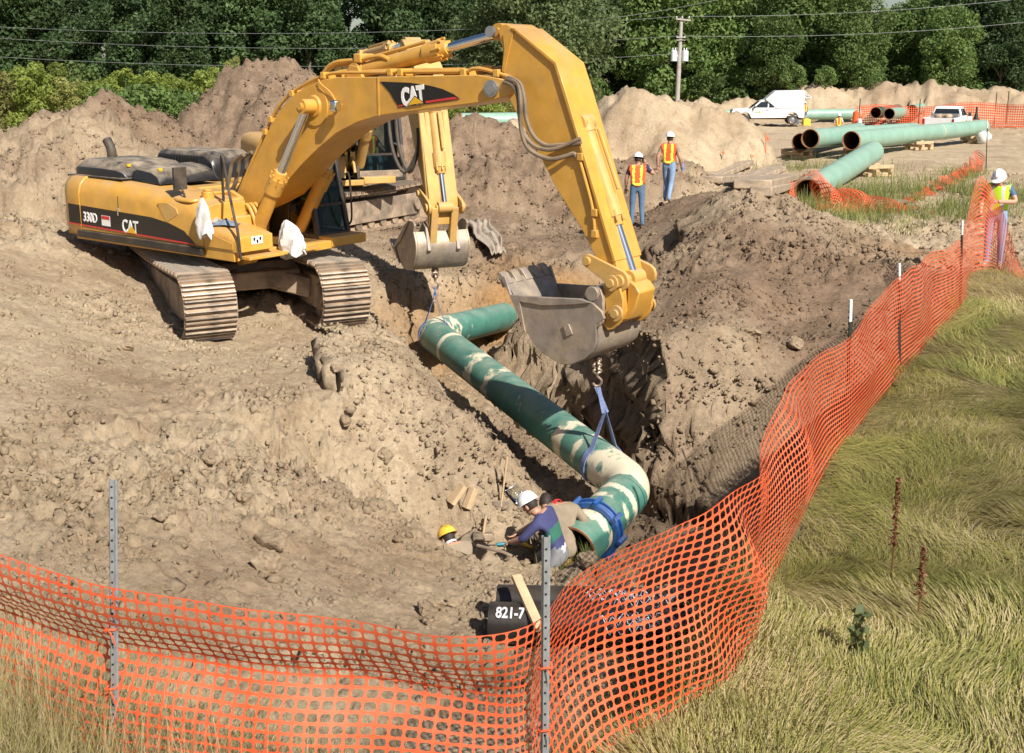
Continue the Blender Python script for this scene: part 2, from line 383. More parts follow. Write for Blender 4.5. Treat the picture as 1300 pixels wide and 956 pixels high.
# spoil heaps: centre x, y, top height, radius x, radius y, rotation
HEAPS = [(-10.8,31.5,3.45,6.2,5.5,.2),(-15.5,29.0,1.9,6.0,5,0),(-7.9,38.5,4.55,5.6,5,0),(-5.0,41,3.9,5,5,0),(-1.0,40.0,2.75,6,5.5,0),(1.6,39.0,2.1,5,4.6,0),(-18,36,1.1,6,6,0),
         (5.6,54.5,3.3,5.2,4.6,0),(8.2,55,2.5,3.4,3.6,0),(3.0,53.5,2.4,5,4,0)]
HEAPS_FAR = [(27,105,2.9,6,4.2,0),(32,106,3.15,6,4.4,0),(37,106,3.0,6,4.4,0),(42,107,2.5,6,4.4,0),(21.5,106,1.7,5,4,0),(16.5,106,1.4,5,3.5,0),(48,108,2.2,6,4,0)]
def ground(X, Y, detail=True):
    X = np.asarray(X, float); Y = np.asarray(Y, float)
    z = tps(X, Y)
    far = sstep(62, 74, Y); z = z*(1-far); z = z*(1-sstep(24, 45, np.abs(X))) + .3*sstep(24, 45, np.abs(X))*(1-far)
    wob = fbm(X*.45, Y*.45, 3, 5)
    # heaps
    hp = np.full_like(z, -9.0)
    for (hx, hy, ht, rx, ry, ro) in HEAPS + HEAPS_FAR:
        kq = 1.9 if hx > 2.5 else .35; c, s = math.cos(ro), math.sin(ro); u = ((X-hx)*c+(Y-hy)*s)/rx; v = (-(X-hx)*s+(Y-hy)*c)/ry
        r = np.sqrt(u*u+v*v+.006)
        q_ = 1.06 - r*(1+.34*wob); b = ht*np.where(q_ > 0, (1-np.exp(-kq*np.clip(q_, 0, 1.2)))/(1-math.exp(-kq)), q_)
        hp = np.maximum(hp, b)
    heapness = sstep(.05, .5, hp - np.maximum(z, 0)*.3)*(hp > z)
    z = np.where((hp > z) & (hp > 0), hp, z)
    # grass bank
    d, side, par = seg_dist(X, Y, BANKLINE); s = d*side                                # + on the grass side
    k = sstep(-1.05, -.1, s + wob*.35)
    bank = k*sstep(50, 30, Y)
    zb = BANK + fbm(X*.8, Y*.8, 3, 40)*.10
    z = z*(1-bank) + zb*bank
    # broken berm on the left slope, its left face a low crumbling scarp
    A_, B_ = _BERM; dv = B_-A_; Lb = np.hypot(*dv); tt = ((X-A_[0])*dv[0]+(Y-A_[1])*dv[1])/Lb**2; sd = ((X-A_[0])*-dv[1]+(Y-A_[1])*dv[0])/Lb + .9*fbm(X*1.3, Y*1.3, 4, 611, .6)
    z = z + .42*sstep(0, .14, sd)*(1-sstep(.25, 1.7, sd))*sstep(-.12, .12, tt+wob*.2)*sstep(1.15, .8, tt+wob*.2)
    # trench
    best = np.full(X.shape, 1e9); fl = np.zeros_like(z); nx = np.zeros_like(z); ny = np.zeros_like(z); hw = np.zeros_like(z)
    for i in range(len(TR)-1):
        a = TR[i]; dd = TR[i+1]-a; t = np.clip(((X-a[0])*dd[0]+(Y-a[1])*dd[1])/(dd[0]**2+dd[1]**2), 0, 1)
        dx = X-a[0]-dd[0]*t; dy = Y-a[1]-dd[1]*t; ds = np.hypot(dx, dy); kk = ds < best
        best = np.where(kk, ds, best); fl = np.where(kk, a[2]+dd[2]*t, fl); nx = np.where(kk, dx, nx); ny = np.where(kk, dy, ny)
    nx = nx/np.maximum(best, 1e-6); ny = ny/np.maximum(best, 1e-6)
    sl = 1.0*np.clip(-nx, 0, 1)**2 + (5.5-2.9*sstep(19.5, 21.5, Y))*np.clip(nx, 0, 1)**2 + 2.3*np.clip(-ny, 0, 1)**2 + np.where(Y > 20, 2.6, 1.6)*np.clip(ny, 0, 1)**2
    wid = .55 + .12*wob + np.clip(nx, 0, 1)*(1.25*sstep(18, 16.4, Y) + 1.05*np.exp(-((Y-19.4)/2.0)**4))
    fl = fl - .7*sstep(.2, .8, nx*best)*sstep(15.6, 16.6, Y)*sstep(22.5, 21, Y)
    tz = fl + np.maximum(best - wid + wob*.35, 0)*sl*(1 + .25*fbm(X*1.1, Y*1.1, 3, 71))
    cut = sstep(-.25, .35, z - tz)
    z = np.where(tz < z, tz, z)
    # the fence bank falls straight to the trench floor beside the elbow
    zb2 = np.maximum(BANK + .05 + 2.1*(s+.12) + .22*wob, -1.9); rel = sstep(11.3, 12.6, Y)*sstep(18.5, 16.8, Y)*(s < -.12)*(X > .9)*(s > -4.2)
    zz = np.minimum(z, zb2); z = z*(1-rel) + zz*rel; face = rel*sstep(.05, .4, BANK - z)*sstep(-3.4, -2.4, s)
    soil = (1-sstep(-.9, -.1, s + wob*.7)*sstep(50, 30, Y))                         # 1 where bare earth
    if not detail: return z
    near = 1/(1+(np.hypot(X, Y)/55)**4)
    rough = soil*(1-.75*face)*np.clip(.28 + 1.0*sstep(-.08, .28, fbm(X*.30+3, Y*.30, 4, 90)) + heapness*.8 + cut*.45, 0, 1.5)
    # machine standing places and haul road are trodden flatter
    for (qx, qy, qr) in ((6, 48, 9), (14, 46, 9), (22, 60, 18), (0, 70, 14)): rough = rough*(1-.75*np.exp(-((X-qx)**2+(Y-qy)**2)/(qr*qr)))
    wob2 = fbm(X*3.1, Y*3.1, 3, 8, .6)
    z = z + rough*(.15*fbm(X*.9, Y*.9, 4, 11, .55) + .13*np.abs(fbm(X*1.7, Y*1.7, 5, 15, .66)) + .08*chunks(X*1.5+wob*1.2, Y*1.5+wob2*1.1, 21) + .065*chunks(X*3.6+wob*3, Y*3.6+wob2*2.2, 31)*(.4+1.2*sstep(-.05, .2, wob2)) + .05*chunks(X*8.5+wob*4, Y*8.5+wob2*3, 41)
                   + .06*fbm(X*6.5, Y*6.5, 4, 51, .68)) + soil*.02*fbm(X*5, Y*5, 3, 61)
    # wheel ruts on the haul road
    yard_ = np.exp(-((Y-50)/9)**2)*sstep(4, 9, X)*soil
    for k_, (a_, b_) in enumerate(((.16, 41.5), (.16, 43.4), (.05, 48.6), (.05, 50.5), (-.10, 55.0), (-.10, 57.0))): z = z - .09*yard_*np.exp(-((Y-b_-a_*(X-10)-.6*np.sin(X*.21+k_//2))/.28)**2)
    z = z + soil*heapness*(.75*fbm(X*.55, Y*.55, 5, 101, .6) + .12*chunks(X*1.0+wob, Y*1.0+wob2*.6, 111) + .13*chunks(X*2.3+wob2, Y*2.3+wob, 121))
    return z
def gz(x, y, detail=True): return float(ground(np.array([x]), np.array([y]), detail)[0])
def soil_kind(X, Y, Z):
    """r: moist dark earth, g: orange subsoil, b: grass"""
    d, side, par = seg_dist(X, Y, BANKLINE); s = d*side
    wob = fbm(X*.6, Y*.6, 4, 205)
    grass = sstep(-.75, -.05, s + wob*1.0)*sstep(48, 34, Y + wob*6)
    grass = np.maximum(grass, sstep(.0, .16, fbm(X*.45, Y*.45, 4, 300)-.02)*sstep(.0, 3., X-9.5)*sstep(24, 27, Y)*sstep(38, 33, Y)*.7)
    grass = np.maximum(grass, sstep(108, 116, Y + wob*6))
    grass = np.maximum(grass, sstep(40, 46, Y)*sstep(-9, -14, X + wob*4)*.8)
    def blob(cx, cy, r): return np.exp(-((X-cx)**2+(Y-cy)**2)/(r*r))
    moist = blob(5, 22, 4.2)*.75 + blob(3.0, 15.5, 2.0) + blob(1.2, 19, 2.2)*.8 + blob(-1.5, 30, 4)*.75 + blob(-8.5, 38, 5.5)*1.0 + blob(-2, 38, 7)*.7 + blob(4, 30, 4)*.7 + blob(-1.0, 15.7, 1.2)*.35 + blob(7.5, 19.5, 3)*.9 + blob(36, 106, 10)*.5
    hp = 0*X
    for (hx, hy, ht, rx, ry, ro) in HEAPS[:7]: hp = np.maximum(hp, 1-np.hypot((X-hx)/rx, (Y-hy)/ry))
    moist = np.clip(moist + wob*.75 + .55*sstep(0, .3, hp), 0, 1)
    sub = np.clip(blob(.3, 26.5, 1.9)*1.3*sstep(.2, -.5, Z) + blob(9.5, 24, 1.6)*.6 + blob(-1.5, 23.3, 1.6)*.5*sstep(.2, -.3, Z) + wob*.2, 0, 1)
    return moist, sub, grass
def soil_material():
    m = bpy.data.materials.new('earth_and_grass_ground'); m.use_nodes = True; n = m.node_tree.nodes; L = m.node_tree.links
    b = n['Principled BSDF']; b.inputs['Roughness'].default_value = .95; b.inputs['Specular IOR Level'].default_value = .12
    tc = n.new('ShaderNodeTexCoord'); at = n.new('ShaderNodeAttribute'); at.attribute_name = 'soil'; sp = n.new('ShaderNodeSeparateColor'); L.new(at.outputs['Color'], sp.inputs[0])
    def noise(sc, det=6, ro=.65):
        x = n.new('ShaderNodeTexNoise'); x.inputs['Scale'].default_value = sc; x.inputs['Detail'].default_value = det; x.inputs['Roughness'].default_value = ro
        L.new(tc.outputs['Object'], x.inputs['Vector']); return x.outputs['Fac']
    def ramp(f, a, bb, c=0., d=1.):
        x = n.new('ShaderNodeMapRange'); x.inputs[1].default_value = a; x.inputs[2].default_value = bb; x.inputs[3].default_value = c; x.inputs[4].default_value = d; L.new(f, x.inputs[0]); return x.outputs[0]
    def mix(a, bb, f, mode='MIX'):
        x = n.new('ShaderNodeMix'); x.data_type = 'RGBA'; x.blend_type = mode
        for q, i in ((a, 6), (bb, 7)):
            if isinstance(q, tuple): x.inputs[i].default_value = (*q, 1)
            else: L.new(q, x.inputs[i])
        if isinstance(f, float): x.inputs[0].default_value = f
        else: L.new(f, x.inputs[0])
        return x.outputs[2]
    dry = mix((.44, .345, .23), (.565, .455, .32), ramp(noise(.9), .32, .68))
    dry = mix(dry, (.33, .23, .145), ramp(noise(2.7, 8, .7), .52, .72))
    dark = mix((.20, .142, .096), (.33, .24, .168), ramp(noise(2.2), .35, .68))
    c = mix(dry, dark, sp.outputs[0])
    c = mix(c, mix((.34, .185, .075), (.42, .265, .13), ramp(noise(4), .35, .65)), sp.outputs[1])
    c = mix(c, mix((.20, .18, .08), (.38, .31, .17), ramp(noise(1.6), .35, .65)), sp.outputs[2])
    sp2 = mix((.62, .61, .60), (1.25, 1.23, 1.2), ramp(noise(14, 10, .8), .28, .7)); c = mix(c, sp2, 1.0, 'MULTIPLY')
    L.new(c, b.inputs['Base Color'])
    bu = n.new('ShaderNodeBump'); bu.inputs['Strength'].default_value = 1.0; bu.inputs['Distance'].default_value = .075
    L.new(noise(8.0, 12, .78), bu.inputs['Height']); L.new(bu.outputs[0], b.inputs['Normal'])
    return m
M['soil'] = soil_material()
def build_ground():
    # fan of rows and columns about the viewpoint's foot: dense near, coarse far
    ys = [1.5]
    while ys[-1] < 6: ys.append(ys[-1]+.12)
    while ys[-1] < 30: ys.append(ys[-1]*1.0040)
    while ys[-1] < 60: ys.append(ys[-1]*1.0055)
    while ys[-1] < 115: ys.append(ys[-1]*1.010)
    while ys[-1] < 900: ys.append(ys[-1]*1.12)
    ts = list(np.linspace(-1.6, -.62, 40)) + list(np.linspace(-.60, .60, 540)) + list(np.linspace(.62, 1.6, 40))
    Y = np.repeat(np.array(ys), len(ts)).reshape(len(ys), len(ts)); T = np.tile(np.array(ts), (len(ys), 1))
    X = T*(Y + 1.5)
    Z = ground(X, Y)
    # steep faces crumble sideways too
    Zs = ground(X, Y, False); gx = np.gradient(Zs, axis=1)/np.gradient(X, axis=1); gy = np.gradient(Zs, axis=0)/np.gradient(Y, axis=0); st = sstep(1.2, 2.6, np.hypot(gx, gy))*(Y < 30)*(Y > 12)
    lx = .42*fbm(X*.9+Z*2.6, Y*1.1-Z*2.2, 5, 801, .60)*st; ly = .30*fbm(X*.9-Z*2.4, Y*1.1+Z*2.7, 5, 811, .60)*st; Z = Z + .12*fbm(X*2.2+Z*2, Y*2.2-Z*2, 4, 821, .6)*st
    V = np.stack([X+lx, Y+ly, Z], -1).reshape(-1, 3)
    i = np.arange(len(ys)-1)[:, None]*len(ts) + np.arange(len(ts)-1)[None]
    Fq = np.stack([i, i+1, i+1+len(ts), i+len(ts)], -1).reshape(-1, 4)
    me = np_mesh('ground', V, Fq, M['soil'], True)
    a, s, g = soil_kind(X.ravel(), Y.ravel(), Z.ravel())
    at = me.color_attributes.new('soil', 'FLOAT_COLOR', 'POINT')
    at.data.foreach_set('color', np.stack([a, s, g, np.ones_like(a)], -1).astype(np.float32).ravel())
    o = add_obj('ground', me); tag(o, kind='structure')
    back = MB(); back.add([(-900, -60, .2), (900, -60, .2), (900, 1.5, .2), (-900, 1.5, .2)], [(0, 1, 2, 3)])
    p = back.build('ground_behind', M['soil']); tag(p, kind='structure')
    return o
build_ground()
# loose clods lying on the bare earth: uncountable
def scatter_clods(n=75000):
    rng = np.random.default_rng(3)
    bmi = bmesh.new(); bmesh.ops.create_cube(bmi, size=1.25); bmesh.ops.triangulate(bmi, faces=bmi.faces); bv = np.array([v.co[:] for v in bmi.verts]); bf = np.array([[v.index for v in f.verts] for f in bmi.faces]); bmi.free()
    D = 8.5*np.exp(rng.random(n*4)**.95*math.log(50/8.5)); T = rng.uniform(-.52, .52, n*4); X = T*(D+1.5); Y = D
    den = np.clip(.32 + 1.5*fbm(X*.8, Y*.8, 4, 400, .6), .10, .8)
    Zs = ground(X, Y); a, s, g = soil_kind(X, Y, Zs)
    d, side, par = seg_dist(X, Y, BANKLINE); sd = d*side
    ok = (rng.random(n*4) < den) & ~((sd > -3.0) & (Y > 11.8) & (Y < 17.5) & (rng.random(n*4) < .85)) & (sd < -.9) & (g < .35)
    X, Y, Zs, a = X[ok][:n], Y[ok][:n], Zs[ok][:n], a[ok][:n]; n = len(X)
    size = .007 + .050*rng.random(n)**5 + .0010*Y*rng.random(n)**2; big = rng.random(n) < .006; size[big] *= 1.9
    sc = size[:, None]*rng.uniform(.6, 1.25, (n, 3)); an = rng.uniform(0, 6.28, n)
    P = bv[None]*(1+rng.uniform(-.5, .35, (n, len(bv), 1)))*sc[:, None, :]
    t1, t2 = rng.uniform(-.9, .9, n)[:, None], rng.uniform(-.9, .9, n)[:, None]
    P = np.stack([P[..., 0], P[..., 1]*np.cos(t1)-P[..., 2]*np.sin(t1), P[..., 1]*np.sin(t1)+P[..., 2]*np.cos(t1)], -1)
    P = np.stack([P[..., 0]*np.cos(t2)+P[..., 2]*np.sin(t2), P[..., 1], -P[..., 0]*np.sin(t2)+P[..., 2]*np.cos(t2)], -1)
    c, s_ = np.cos(an)[:, None], np.sin(an)[:, None]
    P = np.stack([P[..., 0]*c-P[..., 1]*s_, P[..., 0]*s_+P[..., 1]*c, P[..., 2]], -1) + np.stack([X, Y, Zs+size*.02], -1)[:, None]
    Fq = (bf[None] + (np.arange(n)*len(bv))[:, None, None]).reshape(-1, 3)
    me = np_mesh('loose_clods', P.reshape(-1, 3), Fq, M['soil'], False)
    at = me.color_attributes.new('soil', 'FLOAT_COLOR', 'POINT')
    colr = np.stack([np.repeat(np.clip(a+.05, 0, 1), len(bv)), np.zeros(n*len(bv)), np.zeros(n*len(bv)), np.ones(n*len(bv))], -1)
    at.data.foreach_set('color', colr.astype(np.float32).ravel())
    tag(add_obj('loose_clods', me), 'small loose clods and crumbs of earth strewn over the dug ground', 'soil clods', kind='stuff')
scatter_clods()
# ------------------------------------------------------------------ excavators
TH1 = R(38.0); EXC = Vector((-4.76, 20.36, .28))
_hx = Vector((math.cos(TH1), -math.sin(TH1), 0)); _nx = Vector((-math.sin(TH1), -math.cos(TH1), 0))
def ex(x, y, off=0.0):
    """photo pixel -> (forward, height) in the plane of the machine that lies `off` metres to its right"""
    d = ray(x, y); o = Vector((0, 0, CAMH)); t = ((EXC.dot(_nx) + off) - o.dot(_nx))/d.dot(_nx); p = o + d*t
    return ((p-EXC).dot(_hx), p.z - EXC.z)
def exs(pts, off): return [ex(x, y, off) for x, y in pts]
XZ = lambda a, b, o: Vector((a, -o, b))        # off to the right = -y
BOOM_PX = [(297,262),(298,254),(310,228),(323,202),(338,170),(352,144),(362,131),(374,119),(392,108.5),(410,101),(428,98),(481,97.5),(581,95.5),(606,95),(631,99),(645,103),(652,109),(652.5,115),(647,120.5),
           (633,125),(615,129.5),(581,134),(514,142.5),(481,147),(454,155),(427,169),(404,188),(384,207.5),(366,228),(344,251),(322,263),(306,270)]
STICK_PX = [(632,40),(634.5,32),(642,30),(652,36),(705,80),(717,120),(731,166),(754,240),(782,334),(786,352),(784,392),(778,392),(771,356),(736,288),(706,240),(689,206.5),(657,148),(646,126),(636,108),(636,90),(638,66)]
BOOM = exs(BOOM_PX, .36); STICK = exs(STICK_PX, .30)
P_FOOT = ex(309,261,0); P_TIP = ex(646,112,.0)
P_SCYL0 = ex(458,91,0); P_SCYL1 = ex(641,41,0)
P_BPIN = ex(782,397,0); P_IDLER = ex(765,327,0); P_ROD = ex(805,352,0); P_BCYL = ex(741,156,0)
BUCKET_PX = [(636,355),(640,349),(648,374),(685,377),(738,379.5),(751,384),(764,396),(767,405),(756,412),(757,433),(753,446),(742,456),(724,463.5),(712,462),(700,456),(688,448),(678,437),(668,421),(658,396)]
BUCKET = exs(BUCKET_PX, .55)

def text_mesh(txt, size, extr=.004, bold=.0, narrow=1.0):
    cu = bpy.data.curves.new('lettering', 'FONT'); cu.body = txt; cu.size = size; cu.extrude = extr; cu.offset = bold; cu.resolution_u = 3
    o = bpy.data.objects.new('lettering', cu); COL.objects.link(o)
    dg = bpy.context.evaluated_depsgraph_get(); me = bpy.data.meshes.new_from_object(o.evaluated_get(dg))
    bpy.data.objects.remove(o)
    for v in me.vertices: v.co.x *= narrow
    return me
def lettering(txt, size, parent, loc, xdir, ydir, m, bold=.012, narrow=.72, name='lettering'):
    me = text_mesh(txt, size, .004, bold, narrow); me.materials.clear(); me.materials.append(m)
    o = add_obj(name, me, parent); x = Vector(xdir).normalized(); y = Vector(ydir).normalized(); z = x.cross(y); y = z.cross(x)
    o.matrix_local = Matrix(((x.x, y.x, z.x, loc[0]), (x.y, y.y, z.y, loc[1]), (x.z, y.z, z.z, loc[2]), (0, 0, 0, 1)))
    return o
def hydraulic(name, parent, p0, p1, frac, r, rr, off, my, bolt=True):
    """cylinder barrel from p0, chrome rod to p1 (both (x,z) pairs) at side offset off"""
    a = XZ(p0[0], p0[1], off); b = XZ(p1[0], p1[1], off); c = a.lerp(b, frac); d = (b-a).normalized()
    mb = MB(); mb.cyl(a, c, r, n=18); mb.cyl(c-d*.30, c-d*.02, r*1.22, n=18); mb.cyl(c-d*.02, c+d*.10, r*1.08, r*.8, n=18); mb.cyl(a-d*.03, a+d*.14, r*1.12, n=18)
    for i in range(8):
        q = i*math.pi/4; u = Vector((0,1,0)); v = d.cross(u); pp = c-d*.10+(u*math.cos(q)+v*math.sin(q))*r*1.16
        mb.cyl(pp, pp+d*.15, r*.16, n=6)
    e = Vector((0, r*1.25, 0)); mb.cyl(a-e, a+e, r*1.05, n=16)
    u = Vector((0,1,0)); v = d.cross(u)
    if v.z < 0: v = -v
    mb.tube([a+d*.15+v*(r+.05)+u*.05, c-d*.35+v*(r+.05)+u*.05], .028, 8)
    o = mb.build(name, my, parent, smooth=35)
    rod = MB(); rod.cyl(c, b, rr, n=16); rod.build('rod', M['chrome'], o)
    eye = MB(); eye.cyl(b-e, b+e, r*.95, n=16); eye.cyl(b-e*1.25, b+e*1.25, r*.45, n=12); eye.build('rod_eye', my, o)
    return o
def track(root, cx, cy, cz, ax, ln=4.9, wd=.82, ht=1.08, nsh=46, name='crawler_track'):
    """one crawler: ax = angle of its long axis in the machine's frame"""
    t = MB(); a = Vector((math.cos(ax), math.sin(ax), 0)); b = Vector((-a.y, a.x, 0)); c = Vector((cx, cy, cz)); r = ht/2 - .07; hl = ln/2 - r - .07
    # side frame and wheels
    def P(u, v, w): return c + a*u + b*v + Vector((0, 0, w))
    pr = [(-hl, r*.55), (hl, r*.55), (hl+r*.5, 0), (hl, -r*.62), (-hl, -r*.62), (-hl-r*.5, 0)]
    t.prism(pr, lambda x, z, o: P(x, o, z + ht/2), -wd*.30, wd*.30)
    for u in (-hl, hl):
        t.cyl(P(u, -.17, ht/2), P(u, .17, ht/2), r*.94, n=22); t.cyl(P(u, -.33, ht/2), P(u, .33, ht/2), r*.4, n=14)
    for k in range(7):
        u = -hl*.8 + k*hl*1.6/6; t.cyl(P(u, -.2, .19), P(u, .2, .19), .12, n=12)
    fr = t.build(name, M['car_body'], root, bevel=.01)
    # shoes: each a piece of its own, sharing one mesh
    sh = MB(); L = 2*(2*hl) + 2*math.pi*r; pitch = L/nsh
    sh.box((0, 0, .012), (pitch*.985, wd, .03), m=0)
    for k, x in enumerate((-pitch*.42, -.02, pitch*.30)): sh.box((x, 0, .05), (.022, wd, .055), m=0, taper=.97); sh.box((x, 0, .080), (.014, wd*.97, .010), m=1)
    sh.box((0, 0, -.05), (pitch*.8, .30, .10), m=0)
    me = sh.mesh('track_shoe', [M['track'], M['track_edge']])
    for i in range(nsh):
        d = (i+.5)*pitch
        if d < 2*hl: u, w_, an = -hl+d, ht/2+r, 0
        elif d < 2*hl+math.pi*r: q = (d-2*hl)/r; u, w_, an = hl+r*math.sin(q), ht/2+r*math.cos(q), q
        elif d < 4*hl+math.pi*r: u, w_, an = hl-(d-2*hl-math.pi*r), ht/2-r, math.pi
        else: q = (d-4*hl-math.pi*r)/r; u, w_, an = -hl-r*math.sin(q), ht/2-r*math.cos(q), math.pi+q
        sag = -.045*math.cos(u/hl*math.pi/2) if an == 0 else 0
        o = add_obj('track_shoe', me, fr)
        o.matrix_local = Matrix.Translation(P(u, 0, w_+sag)) @ Matrix.Rotation(ax, 4, 'Z') @ Matrix.Rotation(an, 4, 'Y')
    return fr
def cab(root, x0, x1, y0, y1, z0, z1, op=None, roofm=None):
    fr = MB(); pt = .045
    def post(p, q, wd=.08): fr.bar(p, q, wd, wd)
    sl = .28                                                       # windscreen rakes back at the top
    A = [(x1, y0), (x1, y1), (x0, y1), (x0, y0)]
    T = [(x1-sl, y0+.03), (x1-sl, y1-.03), (x0+.03, y1-.03), (x0+.03, y0+.03)]
    for (a, b), (c, d) in zip(A, T): post((a, b, z0), (c, d, z1))
    for k in range(4):
        i, j = A[k], A[(k+1) % 4]; post((*i, z0+.03), (*j, z0+.03), .09); i, j = T[k], T[(k+1) % 4]; post((*i, z1), (*j, z1), .08)
    xm = (x0*.55+x1*.45)
    for y in (y0, y1): post((xm, y, z0), (xm, y, z1)); fr.box(((x0+xm)/2, y, z0+.28), (xm-x0, .04, .5))
    fr.box(((x0+x1)/2, (y0+y1)/2, z0), (x1-x0, y1-y0, .06))
    fr.box((x0+.02, (y0+y1)/2, z0+.38), (.04, y1-y0, .72))
    c = fr.build('cab', M['black_matt'], root, bevel=.012)
    g = M['glass']
    def pane(nm, pts):
        mb = MB(); p = [Vector(q) for q in pts]; nn = (p[1]-p[0]).cross(p[2]-p[0]).normalized()*.006
        mb.add([q+nn for q in p]+[q-nn for q in p], [(0,1,2,3),(7,6,5,4),(0,4,5,1),(1,5,6,2),(2,6,7,3),(3,7,4,0)]); mb.build(nm, g, c, smooth=0)
    def lrp(zf): return (x1-sl*zf, )
    zm = z0+(z1-z0)*.36; f = .36
    pane('windscreen', [(x1-sl*f, y0+.05, zm+.03), (x1-sl*f, y1-.05, zm+.03), (x1-sl, y1-.07, z1-.04), (x1-sl, y0+.07, z1-.04)])
    pane('lower_windscreen', [(x1, y0+.05, z0+.08), (x1, y1-.05, z0+.08), (x1-sl*f, y1-.05, zm-.03), (x1-sl*f, y0+.05, zm-.03)])
    for y in (y0, y1):
        pane('side_window', [(xm+.05, y, z0+.1), (x1-.06, y, z0+.1), (x1-sl-.05, y, z1-.05), (xm+.05, y, z1-.05)])
        pane('side_window', [(x0+.06, y, z0+.55), (xm-.05, y, z0+.55), (xm-.05, y, z1-.05), (x0+.07, y, z1-.05)])
    bar = MB(); bar.bar((x1-sl*f, y0, zm), (x1-sl*f, y1, zm), .05, .05); bar.build('windscreen_bar', M['black_matt'], c)
    rf = MB(); rf.box(((x0+x1-sl)/2+.02, (y0+y1)/2, z1+.07), (x1-x0-sl+.12, y1-y0+.04, .12), taper=.9); rf.build('roof', roofm or M['white'], c, bevel=.03)
    st = MB(); xs = x0+.42; ys = (y0+y1)/2
    st.box((xs, ys, z0+.38), (.46, .44, .12)); st.box((xs-.2, ys, z0+.72), (.12, .44, .62)); st.box((xs-.2, ys, z0+1.12), (.10, .26, .18)); st.box((xs, ys, z0+.17), (.3, .3, .3))
    st.build('seat', M['seat'], c, bevel=.03)
    lv = MB()
    for s in (-.30, .30): lv.box((xs+.15, ys+s, z0+.48), (.42, .12, .12)); lv.cyl((xs+.32, ys+s, z0+.5), (xs+.36, ys+s, z0+.72), .02); lv.ell((xs+.36, ys+s, z0+.74), .04)
    lv.build('joystick_console', M['seat'], c)
    return c
def build_bucket(root, outline, hw, my, lug=True):
    """bucket from its side outline (mouth towards the outline's start), hw = half width"""
    b = MB(); th = .045
    for s in (-1, 1): b.prism(outline, XZ, s*hw, s*(hw-th))
    n = len(outline); c = Vector((sum(p[0] for p in outline)/n, sum(p[1] for p in outline)/n))
    shell = outline[8:] + [outline[0]]
    inner = [((p[0]*.93+c.x*.07), (p[1]*.93+c.y*.07)) for p in shell]
    k = len(shell)
    vs = []
    for o in (hw-th-.002, -hw+th+.002):
        vs += [XZ(p[0], p[1], o) for p in shell]; vs += [XZ(p[0], p[1], o) for p in inner]
    fs = []
    for i in range(k-1): fs += [(i, i+1, 2*k+i+1, 2*k+i), (k+i, 3*k+i, 3*k+i+1, k+i+1)]
    fs += [(0, 2*k, 3*k, k), (k-1, 2*k-1, 4*k-1, 3*k-1)]
    b.add(vs, fs)
    o = b.build('bucket', M['steel'], root, bevel=.008)
    # strengthening plates at the mouth sides
    r = MB()
    p = outline
    top = [p[2], p[3], p[4], p[5], (p[4][0]*.8+c.x*.2, p[4][1]*.80+c.y*.2), (p[3][0]*.7+c.x*.3, p[3][1]*.70+c.y*.30), (p[2][0]*.78+c.x*.22, p[2][1]*.78+c.y*.22), p[17]]
    for s in (-1, 1): r.prism(top, XZ, s*hw, s*(hw+.03))
    r.build('side_plate', M['steel'], o, bevel=.006)
    lip0 = Vector(p[0]); back = Vector(p[18]); d = (lip0-back).normalized(); nrm = Vector((-d.y, d.x))
    for i in range(5):
        y = -hw+.1 + i*(2*hw-.2)/4; q = lip0 - d*.10
        t = MB(); prof = [(q.x+nrm.x*.07, q.y+nrm.y*.07), (q.x+d.x*.17+nrm.x*.035, q.y+d.y*.17+nrm.y*.035), (q.x+d.x*.22, q.y+d.y*.22), (q.x+d.x*.17-nrm.x*.035, q.y+d.y*.17-nrm.y*.035), (q.x-nrm.x*.05, q.y-nrm.y*.05)]
        t.prism(prof, lambda a, bb, oo: Vector((a, oo, bb)), y-.075, y+.075); t.build('tooth', M['steel'], o, bevel=.01)
    return o
YEL = M['yellow']
def upper_structure(root, my, base=0):
    """house of the machine, local frame: x forward, y left, z up from the ground"""
    sw = MB(); sw.cyl((0, 0, 1.0), (0, 0, 1.22), .78, n=40)
    for i in range(36):
        q = i*math.pi/18; sw.box((.81*math.cos(q), .81*math.sin(q), 1.10), (.05, .06, .12), rot=Matrix.Rotation(q, 3, 'Z'))
    sw.build('slewing_ring', M['rubber'], root)
    dk = MB(); dk.box((-.75, 0, 1.30), (4.9, 2.5, .12)); dk.box((.9, 0, 1.29), (1.9, 1.15, .14))
    dk.box((1.0, .86, 1.33), (1.75, .80, .16)); dk.box((-.4, -1.43, 1.315), (4.3, .12, .17))
    dk.build('deck', my, root, bevel=.015)
    # boom foot brackets
    bk = MB()
    for s in (-.52, .52):
        bk.prism([(-.25, 1.36), (1.05, 1.36), (1.15, 1.6), (.95, 1.75), (.8, 2.1), (.55, 2.2), (.35, 2.1), (.1, 1.7)], XZ, s-.04, s+.04)
    bk.build('boom_bracket', my, root, bevel=.01)
